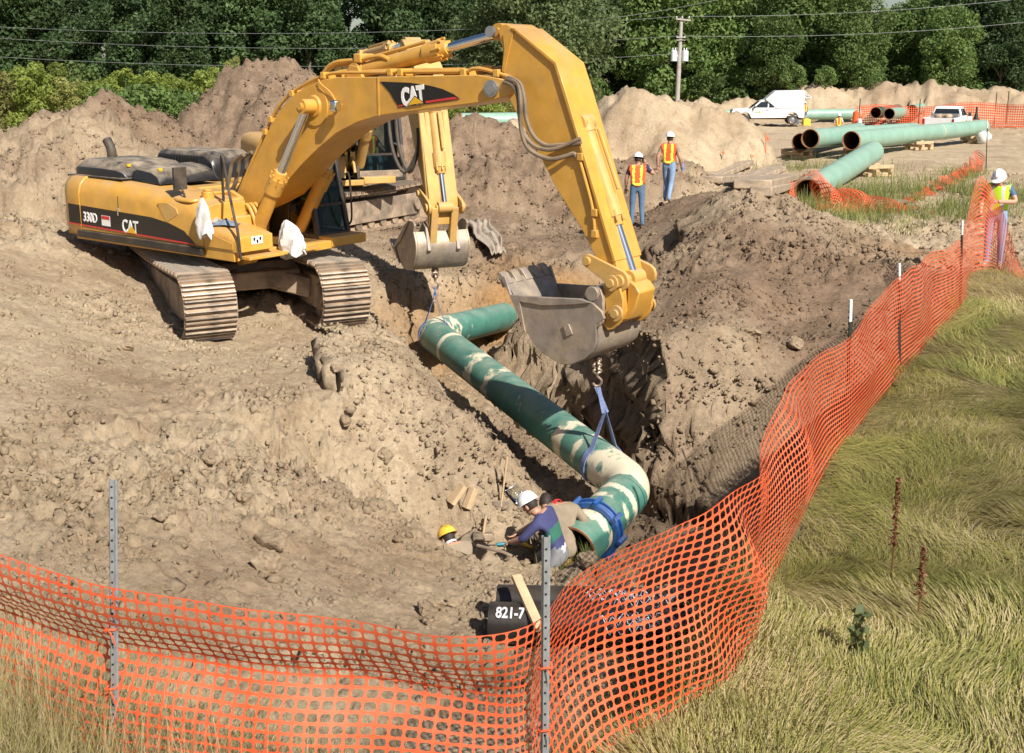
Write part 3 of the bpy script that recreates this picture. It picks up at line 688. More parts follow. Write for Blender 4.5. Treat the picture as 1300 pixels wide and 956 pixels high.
def side_loft(root, name, m, x0, x1, y_out, y_in, z0, z1, rnd, zf=None, parent=None, rear=0.0):
    """house side box whose upper outer edge is rounded; top sinks from z1 at the rear to zf at the front"""
    zf = z1 if zf is None else zf; rings = []; N = 10
    for i in range(N+1):
        f = i/N; x = x0 + (x1-x0)*f; z = z1 + (zf-z1)*f*f; s = 1 if y_out > y_in else -1
        yo = y_out
        if rear and i == 0: yo = y_out - s*rear
        ring = [Vector((x, y_in, z0)), Vector((x, yo, z0)), Vector((x, yo, z-rnd))]
        for q in (30, 60, 90): ring.append(Vector((x, yo - s*rnd*(1-math.cos(R(q))), z-rnd+rnd*math.sin(R(q)))))
        ring.append(Vector((x, y_in, z)))
        rings.append(ring)
    mb = MB(); mb.loft(rings); return mb.build(name, m, parent or root, bevel=.012, smooth=50)
def build_excavator_1():
    root = empty('excavator', EXC, 'near yellow excavator on the left, its long boom holding a large bucket over the pipe', 'excavator', 'excavators lifting the pipe', rz=-TH1)
    my = YEL
    # undercarriage turned a little against the house
    ta = R(-24)
    for s in (-1, 1): track(root, -s*math.sin(ta)*1.10, s*math.cos(ta)*1.10, 0.0, ta)
    cbm = MB(); rt = Matrix.Rotation(ta, 3, 'Z')
    cbm.box((0, 0, .76), (1.7, 1.9, .42), rot=rt, taper=.82)
    for q in (1, -1):
        for s in (1, -1): cbm.bar(rt @ Vector((.5*q, .3*s, .72)), rt @ Vector((1.15*q, 1.0*s, .55)), .5, .34)
    fwd = rt @ Vector((.95, 0, .70)); cbm.box(fwd, (.16, 1.55, .30), rot=rt)
    cbm.build('track_frame', M['car_body'], root, bevel=.03)
    upper_structure(root, my)
    # right-hand side body (panel doors) and counterweight
    side = side_loft(root, 'side_panel', my, -2.35, 1.02, -1.5, -.62, 1.40, 2.30, .26, 2.06)
    cw = MB(); rings = []
    for i, (x, sh, dz) in enumerate(((-3.18, .50, .16), (-3.10, .24, .06), (-2.93, .08, .0), (-2.7, .0, 0), (-2.362, .0, 0))):
        ring = []
        z0, z1 = 1.30+dz*.4, 2.34-dz; yo = 1.5-sh; rr = .28
        for s in (-1, 1):
            seq = [(s*yo, z0+.12), (s*yo, z1-rr)] + [(s*(yo-rr*(1-math.cos(R(q)))), z1-rr+rr*math.sin(R(q))) for q in (30, 60, 90)]
            if s < 0: ring += [(s*(yo-.08), z0)] + seq
            else: ring += seq[::-1] + [(s*(yo-.08), z0)]
        rings.append([Vector((x, y, z)) for y, z in ring])
    cw.loft(rings); cwo = cw.build('counterweight', my, root, bevel=.02, smooth=50)
    side_loft(root, 'side_panel', my, -2.35, .2, 1.5, .45, 1.40, 2.25, .2, 2.2)
    md = MB(); md.box((-1.3, -.08, 1.78), (2.05, 1.0, .82)); md.box((.05, -.1, 1.6), (.7, 1.0, .45)); md.build('engine_cover', my, root, bevel=.03)
    # black band with lettering on the right side
    bd = MB(); yb = 1.5
    band = [(-2.33, 1.49), (.82, 1.425), (.55, 1.62), (.17, 1.715), (-.3, 1.775), (-1.2, 1.80), (-2.33, 1.83)]
    bd.prism(band, XZ, yb+.002, yb+.008); bdo = bd.build('decal_band', M['decal_black'], side)
    st = MB(); st.prism([(-2.33, 1.478), (.83, 1.412), (.81, 1.435), (-2.33, 1.502)], XZ, yb+.009, yb+.013); st.build('red_stripe', M['red'], side)
    b2 = MB(); b2.prism([(-2.72, 1.50), (-2.372, 1.495), (-2.372, 1.83), (-2.72, 1.84)], XZ, yb+.002, yb+.008); b2.build('decal_band', M['decal_black'], cwo)
    s2 = MB(); s2.prism([(-2.73, 1.486), (-2.372, 1.48), (-2.372, 1.502), (-2.73, 1.508)], XZ, yb+.009, yb+.013); s2.build('red_stripe', M['red'], cwo)
    xd = (1, 0, -.02)
    lettering('330D', .235, side, (-2.27, -yb-.012, 1.565), xd, (0, 0, 1), M['lettering'], .003, .80)
    lettering('CAT', .30, side, (-1.13, -yb-.012, 1.475), xd, (0, 0, 1), M['lettering'], .006, .76)
    tr = MB(); tr.prism([(-.99, 1.47), (-.72, 1.463), (-.855, 1.59)], XZ, yb+.018, yb+.022); tr.build('logo_triangle', M['logo_yellow'], side)
    lab = MB(); lab.prism([(-1.72, 1.53), (-1.47, 1.525), (-1.47, 1.70), (-1.72, 1.705)], XZ, yb+.009, yb+.012); lab.build('warning_label', M['lettering'], side)
    lab = MB(); lab.prism([(-1.71, 1.64), (-1.48, 1.636), (-1.48, 1.695), (-1.71, 1.70)], XZ, yb+.013, yb+.015); lab.build('warning_label', M['red'], side)
    gm = MB()                                                       # door seams and handle
    for x in (-1.22,): gm.prism([(x, 1.79), (x+.012, 1.79), (x+.012, 2.06), (x, 2.06)], XZ, yb+.001, yb+.004)
    gm.build('panel_seam', M['dark_in'], side)
    hd = MB(); hd.box((-1.21, -yb-.012, 1.80), (.035, .03, .13)); hd.build('door_latch', M['chrome'], side, bevel=.006)
    vt = MB(); vt.prism([(-.12, 2.02), (.15, 2.04), (.36, 1.97), (.42, 1.88), (.10, 1.72), (.02, 1.82)], XZ, yb-.01, yb+.006); vt.build('air_vent', M['yellow_old'], side)
    # sill: black catwalk edge along the bottom
    sl_ = MB(); sl_.bar((-2.4, -1.545, 1.345), (1.05, -1.545, 1.335), .07, .12); sl_.build('side_bumper', M['black_matt'], root, bevel=.015)
    # front right tool box and step
    tb = side_loft(root, 'tool_box', my, 1.03, 1.86, -1.5, -.80, 1.38, 1.74, .12, 1.62)
    ds = MB(); ds.prism([(1.08, 1.42), (1.75, 1.42), (1.75, 1.52), (1.30, 1.62), (1.08, 1.66)], XZ, 1.502, 1.512); ds.build('tool_box_door', my, tb, bevel=.004)
    sg = MB(); sg.box((1.865, -1.12, 1.55), (.01, .22, .12)); sg.build('service_decal', M['lettering'], tb)
    sg = MB()
    for k in (-.06, .0, .06): sg.box((1.873, -1.12+k, 1.55+(.02 if k else -.02)), (.006, .035, .05))
    sg.build('service_decal_print', M['decal_black'], tb)
    fp = MB(); fp.box((1.75, -.35, 1.30), (.5, .85, .05)); fp.box((1.98, -1.12, 1.31), (.22, .7, .05)); fp.build('front_step', my, root, bevel=.008)
    # rails
    rl = MB(); rl.tube(catmull([(.92, -.98, 2.0), (.92, -.98, 2.72), (.96, -1.0, 2.80), (1.03, -1.03, 2.74), (1.30, -1.18, 2.35), (1.72, -1.42, 1.9), (1.86, -1.49, 1.75), (1.93, -1.51, 1.3)], 5), .022, 8); rl.build('grab_rail', M['black_matt'], root)
    rl = MB(); rl.tube(catmull([(-.05, -1.15, 2.2), (.2, -1.38, 2.10), (.62, -1.42, 2.09), (.72, -1.3, 2.1), (.73, -1.2, 2.0)], 5), .024, 8); rl.build('grab_rail', my, root)
    fc = MB(); fc.cyl((.62, -1.05, 2.05), (.62, -1.05, 2.22), .10, n=18); fc.cyl((.62, -1.05, 2.22), (.62, -1.05, 2.26), .07, n=18); fc.build('fuel_cap', my, root, bevel=.008)
    mr = MB(); mr.box((.27, -1.32, 2.43), (.06, .24, .36)); mr.tube([(.3, -1.32, 2.3), (.36, -1.3, 2.12)], .018, 8); mr.build('mirror', M['rubber'], root, bevel=.03)
    hb = MB(); hb.box((.62, -.78, 1.92), (.55, .5, .36)); hb.box((.98, -.72, 1.72), (.32, .42, .24)); hb.box((.2, -.7, 2.16), (.5, .5, .05)); hb.build('valve_cover', my, root, bevel=.025)
    tk = MB()
    for k in range(3): tk.tube(catmull([(.85, -.62+.09*k, 1.85), (1.05, -.62+.09*k, 2.0), (1.2, -.6+.09*k, 1.75), (1.22, -.6+.09*k, 1.5)], 5), .03, 8)
    tk.build('hydraulic_pipe', my, root)
    # black hood with exhaust, and the louvred cooler box behind it
    hood = MB(); rings = []
    for (x, w0, w1, z1) in ((-2.92, .50, .42, 2.36), (-2.86, .66, .58, 2.55), (-2.72, .70, .62, 2.60), (-2.1, .70, .63, 2.60), (-1.62, .69, .60, 2.57), (-1.5, .64, .54, 2.50), (-1.42, .60, .5, 2.34)):
        yc = -.55
        rings.append([Vector((x, yc-w0, 2.30)), Vector((x, yc-w0, 2.30+(z1-2.30)*.55)), Vector((x, yc-w1+.08, z1-.01)), Vector((x, yc-w1+.2, z1)), Vector((x, yc+w1-.2, z1)), Vector((x, yc+w1-.04, z1-.02)), Vector((x, yc+w0, 2.30+(z1-2.3)*.6)), Vector((x, yc+w0, 2.30))])
    hood.loft(rings); ho = hood.build('engine_hood', M['black'], root, bevel=.03, smooth=60)
    h2 = MB(); rings = []
    for (x, z1) in ((-1.41, 2.36), (-1.34, 2.5), (-1.22, 2.54), (-.82, 2.50), (-.66, 2.44), (-.58, 2.32)):
        rings.append([Vector((x, -1.10, 2.26)), Vector((x, -1.08, z1-.06)), Vector((x, -.95, z1)), Vector((x, .05, z1)), Vector((x, .12, z1-.06)), Vector((x, .14, 2.26))])
    h2.loft(rings); h2.build('engine_hood', M['black'], root, bevel=.02, smooth=60)
    fl = MB(); fl.box((-2.18, -.55, 2.315), (1.62, 1.5, .03)); fl.build('hood_flange', M['black'], root, bevel=.01)
    for (x, y) in ((-1.52, -1.03), (-.75, -.95)):
        lc = MB(); lc.box((x, y, 2.53 if x < -1 else 2.49), (.05, .07, .05)); lc.build('hood_latch', M['logo_yellow'], ho, bevel=.008)
    exh = MB(); exh.tube(catmull([(-2.62, -.62, 2.55), (-2.62, -.62, 2.70), (-2.66, -.62, 2.80), (-2.74, -.62, 2.90)], 5), .085, 14); exh.build('exhaust_pipe', M['rubber'], root)
    lv = MB(); rings = []
    for (x, s, z1) in ((-2.62, .0, 2.52), (-2.5, .0, 2.70), (-1.2, .0, 2.70), (-.98, 0, 2.6), (-.9, 0, 2.42)):
        rings.append([Vector((x, .28, 2.2)), Vector((x, .28, z1-.08)), Vector((x, .36, z1)), Vector((x, 1.2, z1)), Vector((x, 1.28, z1-.1)), Vector((x, 1.28, 2.2))])
    lv.loft(rings); lo = lv.build('cooler_cover', M['black'], root, bevel=.02, smooth=45)
    for k in range(14):
        sl2 = MB(); x = -2.42 + k*.085; sl2.box((x, .272, 2.50), (.05, .02, .22)); sl2.build('louvre', M['dark_in'], lo)
    # cab on the far (left) side
    cab(root, .22, 1.52, .48, 1.18, 1.36, 2.86)
    gr = MB(); gr.tube(catmull([(1.62, 1.1, 2.45), (1.66, 1.12, 2.3), (1.68, 1.12, 1.7), (1.62, 1.12, 1.55)], 5), .018, 8); gr.build('grab_rail', M['black_matt'], root)
    return root
def boom_assembly(root, my, boom, stick, bucket, foot, tip, bc0, bc1, sc0, sc1, bpin, idl, rod, bcy, hw, decal=True, bw=.36, bcoff=.50):
    b = MB(); b.prism(boom, XZ, -bw, bw)
    bo = b.build('boom', my, root, bevel=.012)
    fl = MB()                                                        # boss discs at the cylinder pin, pins
    for s in (-1, 1):
        a = XZ(bc1[0], bc1[1], s*(bw+.001)); fl.cyl(a, a+Vector((0, -s*.02, 0)), .30, n=32); fl.cyl(a, a+Vector((0, -s*.05, 0)), .19, .15, n=24)
    fl.cyl(XZ(bc1[0], bc1[1], -bcoff-.16), XZ(bc1[0], bc1[1], bcoff+.16), .065, n=16)
    fl.build('cylinder_boss', my, bo, smooth=35)
    for s in (-1, 1): pn = MB(); a = XZ(tip[0], tip[1], s*(bw+.001)); pn.lathe([(0,.115),(.05,.115),(.05,.085),(.058,.085),(.058,0)], a, (0,-s,0), 20); pn.build('boom_pin', M['steel_grey'], bo)
    for s in (-1, 1): hydraulic('boom_cylinder', root, bc0, bc1, .55, .118, .068, s*bcoff, my)
    # stick cylinder with its lugs
    lg = MB(); d = (Vector(sc1)-Vector(sc0)).normalized()
    for s in (-.14, .14): lg.prism([(sc0[0]-.28, sc0[1]-.42), (sc0[0]+.38, sc0[1]-.36), (sc0[0]+.1, sc0[1]+.08), (sc0[0]-.08, sc0[1]+.1)], XZ, s-.03, s+.03)
    lg.build('cylinder_lug', my, bo, bevel=.01)
    hydraulic('stick_cylinder', root, sc0, sc1, .60, .125, .066, 0, my)
    sk = MB(); sk.prism(stick, XZ, -.29, .29); so_ = sk.build('stick', my, root, bevel=.012)
    # bucket cylinder and linkage
    e = MB()
    for s in (-.13, .13): e.prism([(bcy[0]-.45, bcy[1]+.65), (bcy[0]+.05, bcy[1]+.06), (bcy[0]+.09, bcy[1]-.05), (bcy[0]-.02, bcy[1]-.1), (bcy[0]-.42, bcy[1]-.35)], XZ, s-.03, s+.03)
    e.build('cylinder_lug', my, so_, bevel=.01)
    hydraulic('bucket_cylinder', root, bcy, rod, .62, .112, .062, 0, M['yellow_old'])
    for s in (-1, 1):
        l = MB(); a = XZ(idl[0], idl[1], s*.34); c = XZ(rod[0], rod[1], s*.34); l.bar(a, c, .17, .05, up=(0, 1, 0)) if False else None
        dx = Vector((rod[0]-idl[0], rod[1]-idl[1])); nn = Vector((-dx.y, dx.x)).normalized()
        i_, r_ = Vector(idl), Vector(rod); pts = []
        for q in range(7): an = math.atan2(nn.y, nn.x) + math.pi*q/6; pts.append((i_.x+.09*math.cos(an), i_.y+.09*math.sin(an)))
        for q in range(7): an = math.atan2(-nn.y, -nn.x) + math.pi*q/6; pts.append((r_.x+.14*math.cos(an), r_.y+.14*math.sin(an)))
        l.prism(pts, XZ, s*.305, s*.36)
        for p, rr in ((i_, .06), (r_, .085)): l.cyl(XZ(p.x, p.y, s*.36), XZ(p.x, p.y, s*.40), rr, n=14)
        l.build('idler_link', M['yellow_old'], root, bevel=.008)
    # coupler plates between link and bucket
    B = Vector(bpin); r_ = Vector(rod); ang = math.atan2(r_.y-B.y, r_.x-B.x)
    return bo, so_
def lug_chain(name, p_top, p_hook, label, links, cat='chain', group=None):
    ch = empty(name, p_top, label, cat, group)
    n = links; d = (p_hook-p_top)
    ln = d.length/n
    lm = MB(); pts = []
    for q in range(16):
        an = 2*math.pi*q/16; pts.append((.054*math.cos(an), 0, .64*ln*math.sin(an)))
    lm.tube(pts, .023, 6, closed=True); me = lm.mesh('chain_link', M['chain'])
    for i in range(n):
        o = add_obj('chain_link', me, ch); o.location = d*((i+.5)/n); o.rotation_euler = (0, 0, (0 if i % 2 else math.pi/2)+.3)
    hk = MB(); hk.tube(catmull([(0, 0, 0), (0, 0, -.05), (.03, 0, -.08), (.06, 0, -.12), (.04, 0, -.18), (-.02, 0, -.19), (-.06, 0, -.15)], 4), .02, 8); hk.build('hook', M['chain'], ch, loc=d)
    return ch
ex1 = build_excavator_1()
bo1, st1 = boom_assembly(ex1, YEL, BOOM, STICK, BUCKET, P_FOOT, P_TIP, ex(313,326,.5), ex(391,135,.5), P_SCYL0, P_SCYL1, P_BPIN, P_IDLER, P_ROD, P_BCYL, .55)
bk1 = build_bucket(ex1, BUCKET, .55, YEL)
def boom_details_1():
    yo = .36
    # black swoosh with the three letters, triangle and red stripe
    sw = exs([(483,103.5),(520,105),(545,108.5),(562,113),(576,119.5),(584,125.5),(574,127.5),(530,133.5),(507,136.5),(502,129),(495,117)], yo)
    d = MB(); d.prism(sw, XZ, yo+.002, yo+.008); d.build('decal_swoosh', M['decal_black'], bo1)
    a, b = ex(506.5,135.3,yo), ex(583,126.2,yo); c, e = ex(512.5,135,yo), ex(540,131,yo)
    s = MB(); s.prism(exs([(506,133.5),(512,132.8),(512.5,134.6),(507,135.5)], yo), XZ, yo+.010, yo+.014); s.prism(exs([(541,128.3),(577,123),(583,125.3),(541,131)], yo), XZ, yo+.010, yo+.014); s.build('red_stripe', M['red'], bo1)
    o0 = Vector(ex(511.5,133.8,yo)); o1 = Vector(ex(541,129.5,yo)); xd = (o1-o0)
    t = Vector(ex(511.5,112.5,yo)) - o0; h = t.length; cap = h/.70
    me = lettering('CAT', cap, bo1, (o0.x, -yo-.014, o0.y), (xd.x, 0, xd.y), (t.x, 0, t.y), M['lettering'], .020, 1.0)
    wdt = max(v.co.x for v in me.data.vertices); k = xd.length/wdt
    for v in me.data.vertices: v.co.x *= k
    tri = MB(); tri.prism(exs([(519.5,133.5),(538.5,130.6),(527.5,123)], yo), XZ, yo+.020, yo+.026); tri.build('logo_triangle', M['logo_yellow'], bo1)
    rim = MB(); rim.prism(exs([(517.5,134.2),(540.5,130.8),(527.5,121.3)], yo), XZ, yo+.0165, yo+.0192); rim.build('logo_outline', M['decal_black'], bo1)
    sm = MB(); q = ex(480,97.5,yo); r = ex(481,147,yo); sm.bar(XZ(q[0],q[1],yo+.003), XZ(r[0],r[1],yo+.003), .03, .012, up=(0,1,0)); sm.build('weld_seam', YEL, bo1)
    # work light with its lead
    l = ex(432,134,yo); wl = MB(); p = XZ(l[0], l[1], yo)
    wl.cyl(p, p+Vector((0,-.10,0)), .03, n=10); wl.box(p+Vector((.03,-.14,0)), (.14,.13,.17)); o = wl.build('work_light', M['chrome'], bo1, bevel=.03)
    ld = MB(); pts = [(428,129,.02),(421,117,.03),(411,107,.05),(406,101,.03)]; ld.tube(catmull([XZ(*ex(x, y, yo), yo+k) for x, y, k in pts], 4), .012, 6); ld.build('light_lead', YEL, bo1)
    # pipes along the top of the boom, with clamps
    top = [(300,248),(318,206),(336,166),(349,140),(366,120),(390,104.5),(410,96),(428,92.5),(480,92),(560,91),(590,90.5),(598,87.5),(612,88),(640,96),(650,101)]
    for k in range(4):
        pp = MB(); off = .30 - .2*k; lift = (0, -2.5, 1, -2)[k]
        pts = [XZ(*ex(x, y+lift, .33), off) for x, y in top[:(13 if k else 15)]]
        pp.tube(catmull(pts, 5), .027, 8); pp.build('boom_pipe', YEL, bo1)
    for (x, y) in ((341,150),(368,117),(408,94),(493,90),(506,90),(586,90),(628,91),(334,166)): q = ex(x, y, .36); cl = MB(); cl.box(XZ(q[0], q[1]-.02, 0), (.09, .70, .10)); cl.build('pipe_clamp', YEL, bo1, bevel=.01)
    for k in range(2):
        pp = MB(); off = .1 - .16*k; pts = [(411,93),(418,84),(428,79),(440,77.5),(458,76),(470,73),(484,71.5),(494,76)]; pp.tube(catmull([XZ(*ex(x+2*k, y+3*k, off), off) for x, y in pts], 5), .036, 8); pp.build('cylinder_feed_pipe', YEL, bo1)
    fb = MB(); q = ex(462,74,0); fb.box(XZ(q[0], q[1], 0), (.16,.3,.14)); fb.build('pipe_block', YEL, bo1, bevel=.02)
    # hoses: at the boom foot and round the stick pivot
    h1 = [[(303,246,.1),(297,232,.3),(304,222,.4),(308,212,.4),(305,202,.38)], [(312,228,.3),(306,210,.42),(308,235,.5),(297,251,.6),(282,250,.7),(266,241,.75),(252,240,.8)]]
    for k in range(4):
        hh = MB(); hh.tube(catmull([XZ(*ex(x, y-2.5*k, .3), .44-.17*k) for x, y in ((250,246),(270,250),(284,251),(295,240),(300,222),(303,208),(310,200),(318,196))], 5), .034, 8); hh.build('boom_foot_hose', M['hose'], ex1)
    st = [[(640,104,.36),(652,110,.43),(658,125,.46),(660,150,.46),(665,170,.46),(678,185,.44),(697,190,.40),(715,186,.36),(728,180,.34),(737,176,.31)],
          [(643,100,.36),(657,107,.44),(661,130,.5),(661,160,.5),(668,185,.48),(683,197,.45),(700,202,.40),(716,199,.36),(728,195,.32),(732,200,.31)],
          [(645,98,.36),(660,106,.42),(666,128,.44),(668,150,.44),(677,172,.42),(692,184,.40),(712,184,.35),(738,182,.31)]]
    for pts in st:
        hh = MB(); hh.tube(catmull([XZ(*ex(x, y, o), o) for x, y, o in pts], 5), .030, 8); hh.build('stick_hose', M['hose'], st1)
    for pts in ([(734,196),(748,246),(753,270),(755,296)], [(741,180),(760,240),(776,300),(787,338)], [(744,180),(764,240),(782,305),(794,345)]):
        hh = MB(); o = .31 if pts[0][0] < 740 else .05; hh.tube(catmull([XZ(*ex(x, y, o), o) for x, y in pts], 4), .022, 8); hh.build('stick_pipe', YEL, st1)
    for (x, y) in ((737,199),(755,270),(755,297)): sc = MB(); q = ex(x, y, .31); sc.box(XZ(q[0], q[1], .31), (.09,.06,.10)); sc.build('pipe_clamp', YEL, st1, bevel=.01)
    rb = MB(); pr = exs([(639,44),(645,35),(654,36),(648,60),(641,92),(638,90),(641,62)], .29); rb.prism(pr, XZ, .291, .305); rb.build('edge_rib', YEL, st1, bevel=.004)
    tp = MB(); tp.prism(exs([(650,35.5),(654,35),(707.5,79),(720,118),(733.5,164),(783,331),(780,333),(730.5,166),(716.5,121),(704.5,82)], .29), XZ, -.32, .32); tp.build('stick_cover_plate', YEL, st1, bevel=.006)
    pn = MB()
    for s in (-1, 1):
        for p in (P_SCYL1,): a = XZ(p[0], p[1], s*.291); pn.cyl(a, a+Vector((0,-s*.05,0)), .075, n=18)
    pn.build('stick_pin', M['steel_grey'], st1)
    # quick coupler: two yellow cheek plates with pin heads, and the ears of the bucket
    ck = exs([(768.5,361),(773,353.5),(778,351),(784,353),(788,359),(793.5,380),(793.5,398),(788,411),(781,417.5),(774.5,418.5),(768,412),(766,404),(769.5,398),(771.5,390),(771,383),(767,377)], .33)
    cp = MB()
    for s in (-1, 1): cp.prism(ck, XZ, s*.325, s*.385)
    cp.prism(exs([(771,365),(786,362),(790,396),(782,412),(771,408)], .33), XZ, -.33, .33)
    co = cp.build('coupler', YEL, ex1, bevel=.01)
    for (x, y) in ((777.5,359),(783,397.5)):
        p = ex(x, y, .38)
        for s in (-1, 1): ph = MB(); a = XZ(p[0], p[1], s*.386); ph.lathe([(0,.105),(.04,.105),(.04,.055),(.075,.055),(.075,0)], a, (0,-s,0), 20); ph.build('coupler_pin', M['yellow_old'], co)
    lk = MB(); a, b = ex(805,352,0), ex(800,400,0); q = exs([(797,356),(806,362),(812,372),(806,392),(797,406),(790,407),(791,395),(796,383)], .2); lk.prism(q, XZ, -.20, .20); lk.build('power_link', YEL, ex1, bevel=.015)
    er = MB(); eo = exs([(742,377),(748,366),(757,363.5),(765,367),(768,378),(768,400),(765,412),(757,414.5),(750,408),(742,394)], .4)
    for s in (.30, .42, -.30, -.42): er.prism(eo, XZ, s-.03, s+.03)
    eo_ = er.build('bucket_ear', M['steel'], bk1, bevel=.01)
    pb = MB()
    for (x, y) in ((755.5,372),(759.5,406)):
        p = ex(x, y, .45); pb.cyl(XZ(p[0], p[1], -.5), XZ(p[0], p[1], .5), .075, n=16); pb.cyl(XZ(p[0], p[1], .5), XZ(p[0], p[1], .54), .1, n=16)
    pb.build('bucket_pin', M['steel'], bk1, bevel=.008)
    lb = MB(); lb.prism(exs([(716,413),(723,411),(728,424),(720,427)], .55), XZ, .552, .575); lb.build('wear_plate', M['steel'], bk1, bevel=.004)
    # rubber lining at the far mouth side
boom_details_1()
# ------------------------------------------------------------------ second excavator, farther back, facing us
EX2 = Vector((-4.75, 30.2, .45)); H2 = Vector((3.45, -7.75, 0)).normalized(); TH2 = math.atan2(H2.y, H2.x)
def build_excavator_2():
    root = empty('excavator', EX2, 'farther yellow excavator facing us behind the long boom, its bucket hanging by the pipe end', 'excavator', 'excavators lifting the pipe', rz=TH2)
    my = M['yellow_old']
    ta = math.atan2(.86, .5) - TH2 + math.pi*0
    for s in (-1, 1): track(root, -s*math.sin(ta)*1.24, s*math.cos(ta)*1.24, 0.0, ta, nsh=42)
    cbm = MB(); cbm.box((0, 0, .76), (1.7, 1.9, .42), rot=Matrix.Rotation(ta, 3, 'Z'), taper=.82); cbm.build('track_frame', M['car_body'], root, bevel=.03)
    upper_structure(root, my)
    side_loft(root, 'side_panel', my, -3.0, 1.02, -1.5, -.62, 1.40, 2.30, .26, 2.06)
    side_loft(root, 'side_panel', my, -3.0, .2, 1.5, .45, 1.40, 2.25, .2, 2.2)
    md = MB(); md.box((-1.6, -.08, 1.78), (2.6, 1.0, .82)); md.build('engine_cover', my, root, bevel=.03)
    side_loft(root, 'tool_box', my, 1.03, 1.86, -1.5, -.80, 1.38, 1.74, .12, 1.62)
    cab(root, .15, 1.52, .42, 1.60, 1.30, 3.02, roofm=M['roof2'])
    mud = MB(); mud.box((1.545, 1.0, 1.42), (.03, 1.1, .24)); mud.build('cab_sill', M['car_body'], root, bevel=.01)
    gr = MB()
    for k in range(4): gr.tube(catmull([(1.0, -.45+.25*k, 1.5), (1.35, -.42+.25*k, 1.85), (1.5, -.4+.25*k, 1.5)], 4), .035, 7)
    gr.prism([(1.0, 1.4), (1.7, 1.4), (1.5, 1.75), (1.2, 2.0)], XZ, -.05, .05)
    gr.build('hydraulic_pipe', my, root)
    ml = MB(); ml.box((1.62, .0, 1.33), (.45, 1.9, .06)); ml.build('front_step', my, root, bevel=.01)
    mir = MB(); mir.box((1.55, 1.5, 2.0), (.05, .16, .30)); mir.tube([(1.5, 1.34, 2.2), (1.55, 1.5, 2.1)], .015, 6); mir.build('mirror', M['chrome'], root, bevel=.02)
    # arm: outlines carried over from the same kind of boom by a turn and a stretch
    foot2 = Vector((.40, 2.05)); pin2 = Vector((8.25, .98)); tip2 = Vector((6.85, 3.78))
    def sim(a0, a1, b0, b1):
        a0, a1 = Vector(a0), Vector(a1); A, B = a1-a0, b1-b0; k = B.length/A.length; q = math.atan2(B.y, B.x)-math.atan2(A.y, A.x); c, s = math.cos(q)*k, math.sin(q)*k
        return lambda p: (b0.x + (p[0]-a0.x)*c - (p[1]-a0.y)*s, b0.y + (p[0]-a0.x)*s + (p[1]-a0.y)*c)
    fb = sim(P_FOOT, P_TIP, foot2, tip2); fs = sim(P_TIP, P_BPIN, tip2, pin2)
    boom = [fb(p) for p in BOOM]; stick = [fs(p) for p in STICK]
    g0 = Vector(P_BPIN); 
    def fbk(p):                                                      # bucket curled further so that its mouth faces back
        q = R(30); d = Vector(p)-g0; d = d*.92; return (pin2.x + d.x*math.cos(q)-d.y*math.sin(q), pin2.y + d.x*math.sin(q)+d.y*math.cos(q))
    bc0 = (1.05, 1.12+.1); bc1 = fb(ex(391,135,.5)); sc1 = fs(P_SCYL1); sc0 = fb(P_SCYL0)
    rod2 = fs(P_ROD); idl2 = fs(P_IDLER); bcy2 = fs(P_BCYL)
    bo, so_ = boom_assembly(root, my, boom, stick, None, foot2, tip2, bc0, bc1, sc0, sc1, pin2, idl2, rod2, bcy2, .5)
    for k in range(2):
        p = MB(); pts = [(tip2.x-.1, .33-.1*k, tip2.y+.35), (tip2.x+.35, .5+.12*k, tip2.y-.1), (tip2.x+.65, .55+.14*k, tip2.y-1.2), (tip2.x+.9, .42+.1*k, tip2.y-1.75), (tip2.x+1.1, .31, tip2.y-1.3), (tip2.x+1.1, .30, tip2.y-.9)]
        p.tube(catmull([(a, -b, c) for a, b, c in pts], 5), .035, 8); p.build('stick_hose', M['rubber'], so_)
    for off in (-.18, .18, .29):
        p = MB(); a, b = Vector(fs(ex(745,170,0))), Vector(fs(ex(793,340,0))); p.tube([XZ(a.x+.04, a.y+.04, off), XZ(b.x, b.y, off)], .025, 6); p.build('stick_pipe', my, so_)
    bk = build_bucket(root, [fbk(p) for p in BUCKET], .56, my)
    lk = MB(); r_ = Vector(rod2)
    for s in (-.20, .20): lk.bar(XZ(r_.x, r_.y, s), XZ(pin2.x+.12, pin2.y-.28, s), .14, .12)
    lk.build('power_link', M['yellow_old'], root, bevel=.01)
    er = MB()
    for s in (-.30, .30): er.prism([(pin2.x-.30, pin2.y-.12), (pin2.x-.05, pin2.y+.15), (pin2.x+.12, pin2.y+.05), (pin2.x+.25, pin2.y-.38), (pin2.x+.05, pin2.y-.55), (pin2.x-.25, pin2.y-.35)], XZ, s-.035, s+.035)
    er.build('bucket_ear', M['steel'], bk, bevel=.01)
    return root, [fbk(p) for p in BUCKET]
M['roof2'] = mat('pale_green_roof', (.42, .52, .45), .35, var=.1, dust=(DUST, .4, .1))
ex2, BK2 = build_excavator_2()
def ex2w(x, z, off): return EX2 + H2*x + Vector((H2.y, -H2.x, 0))*off + Vector((0, 0, z))

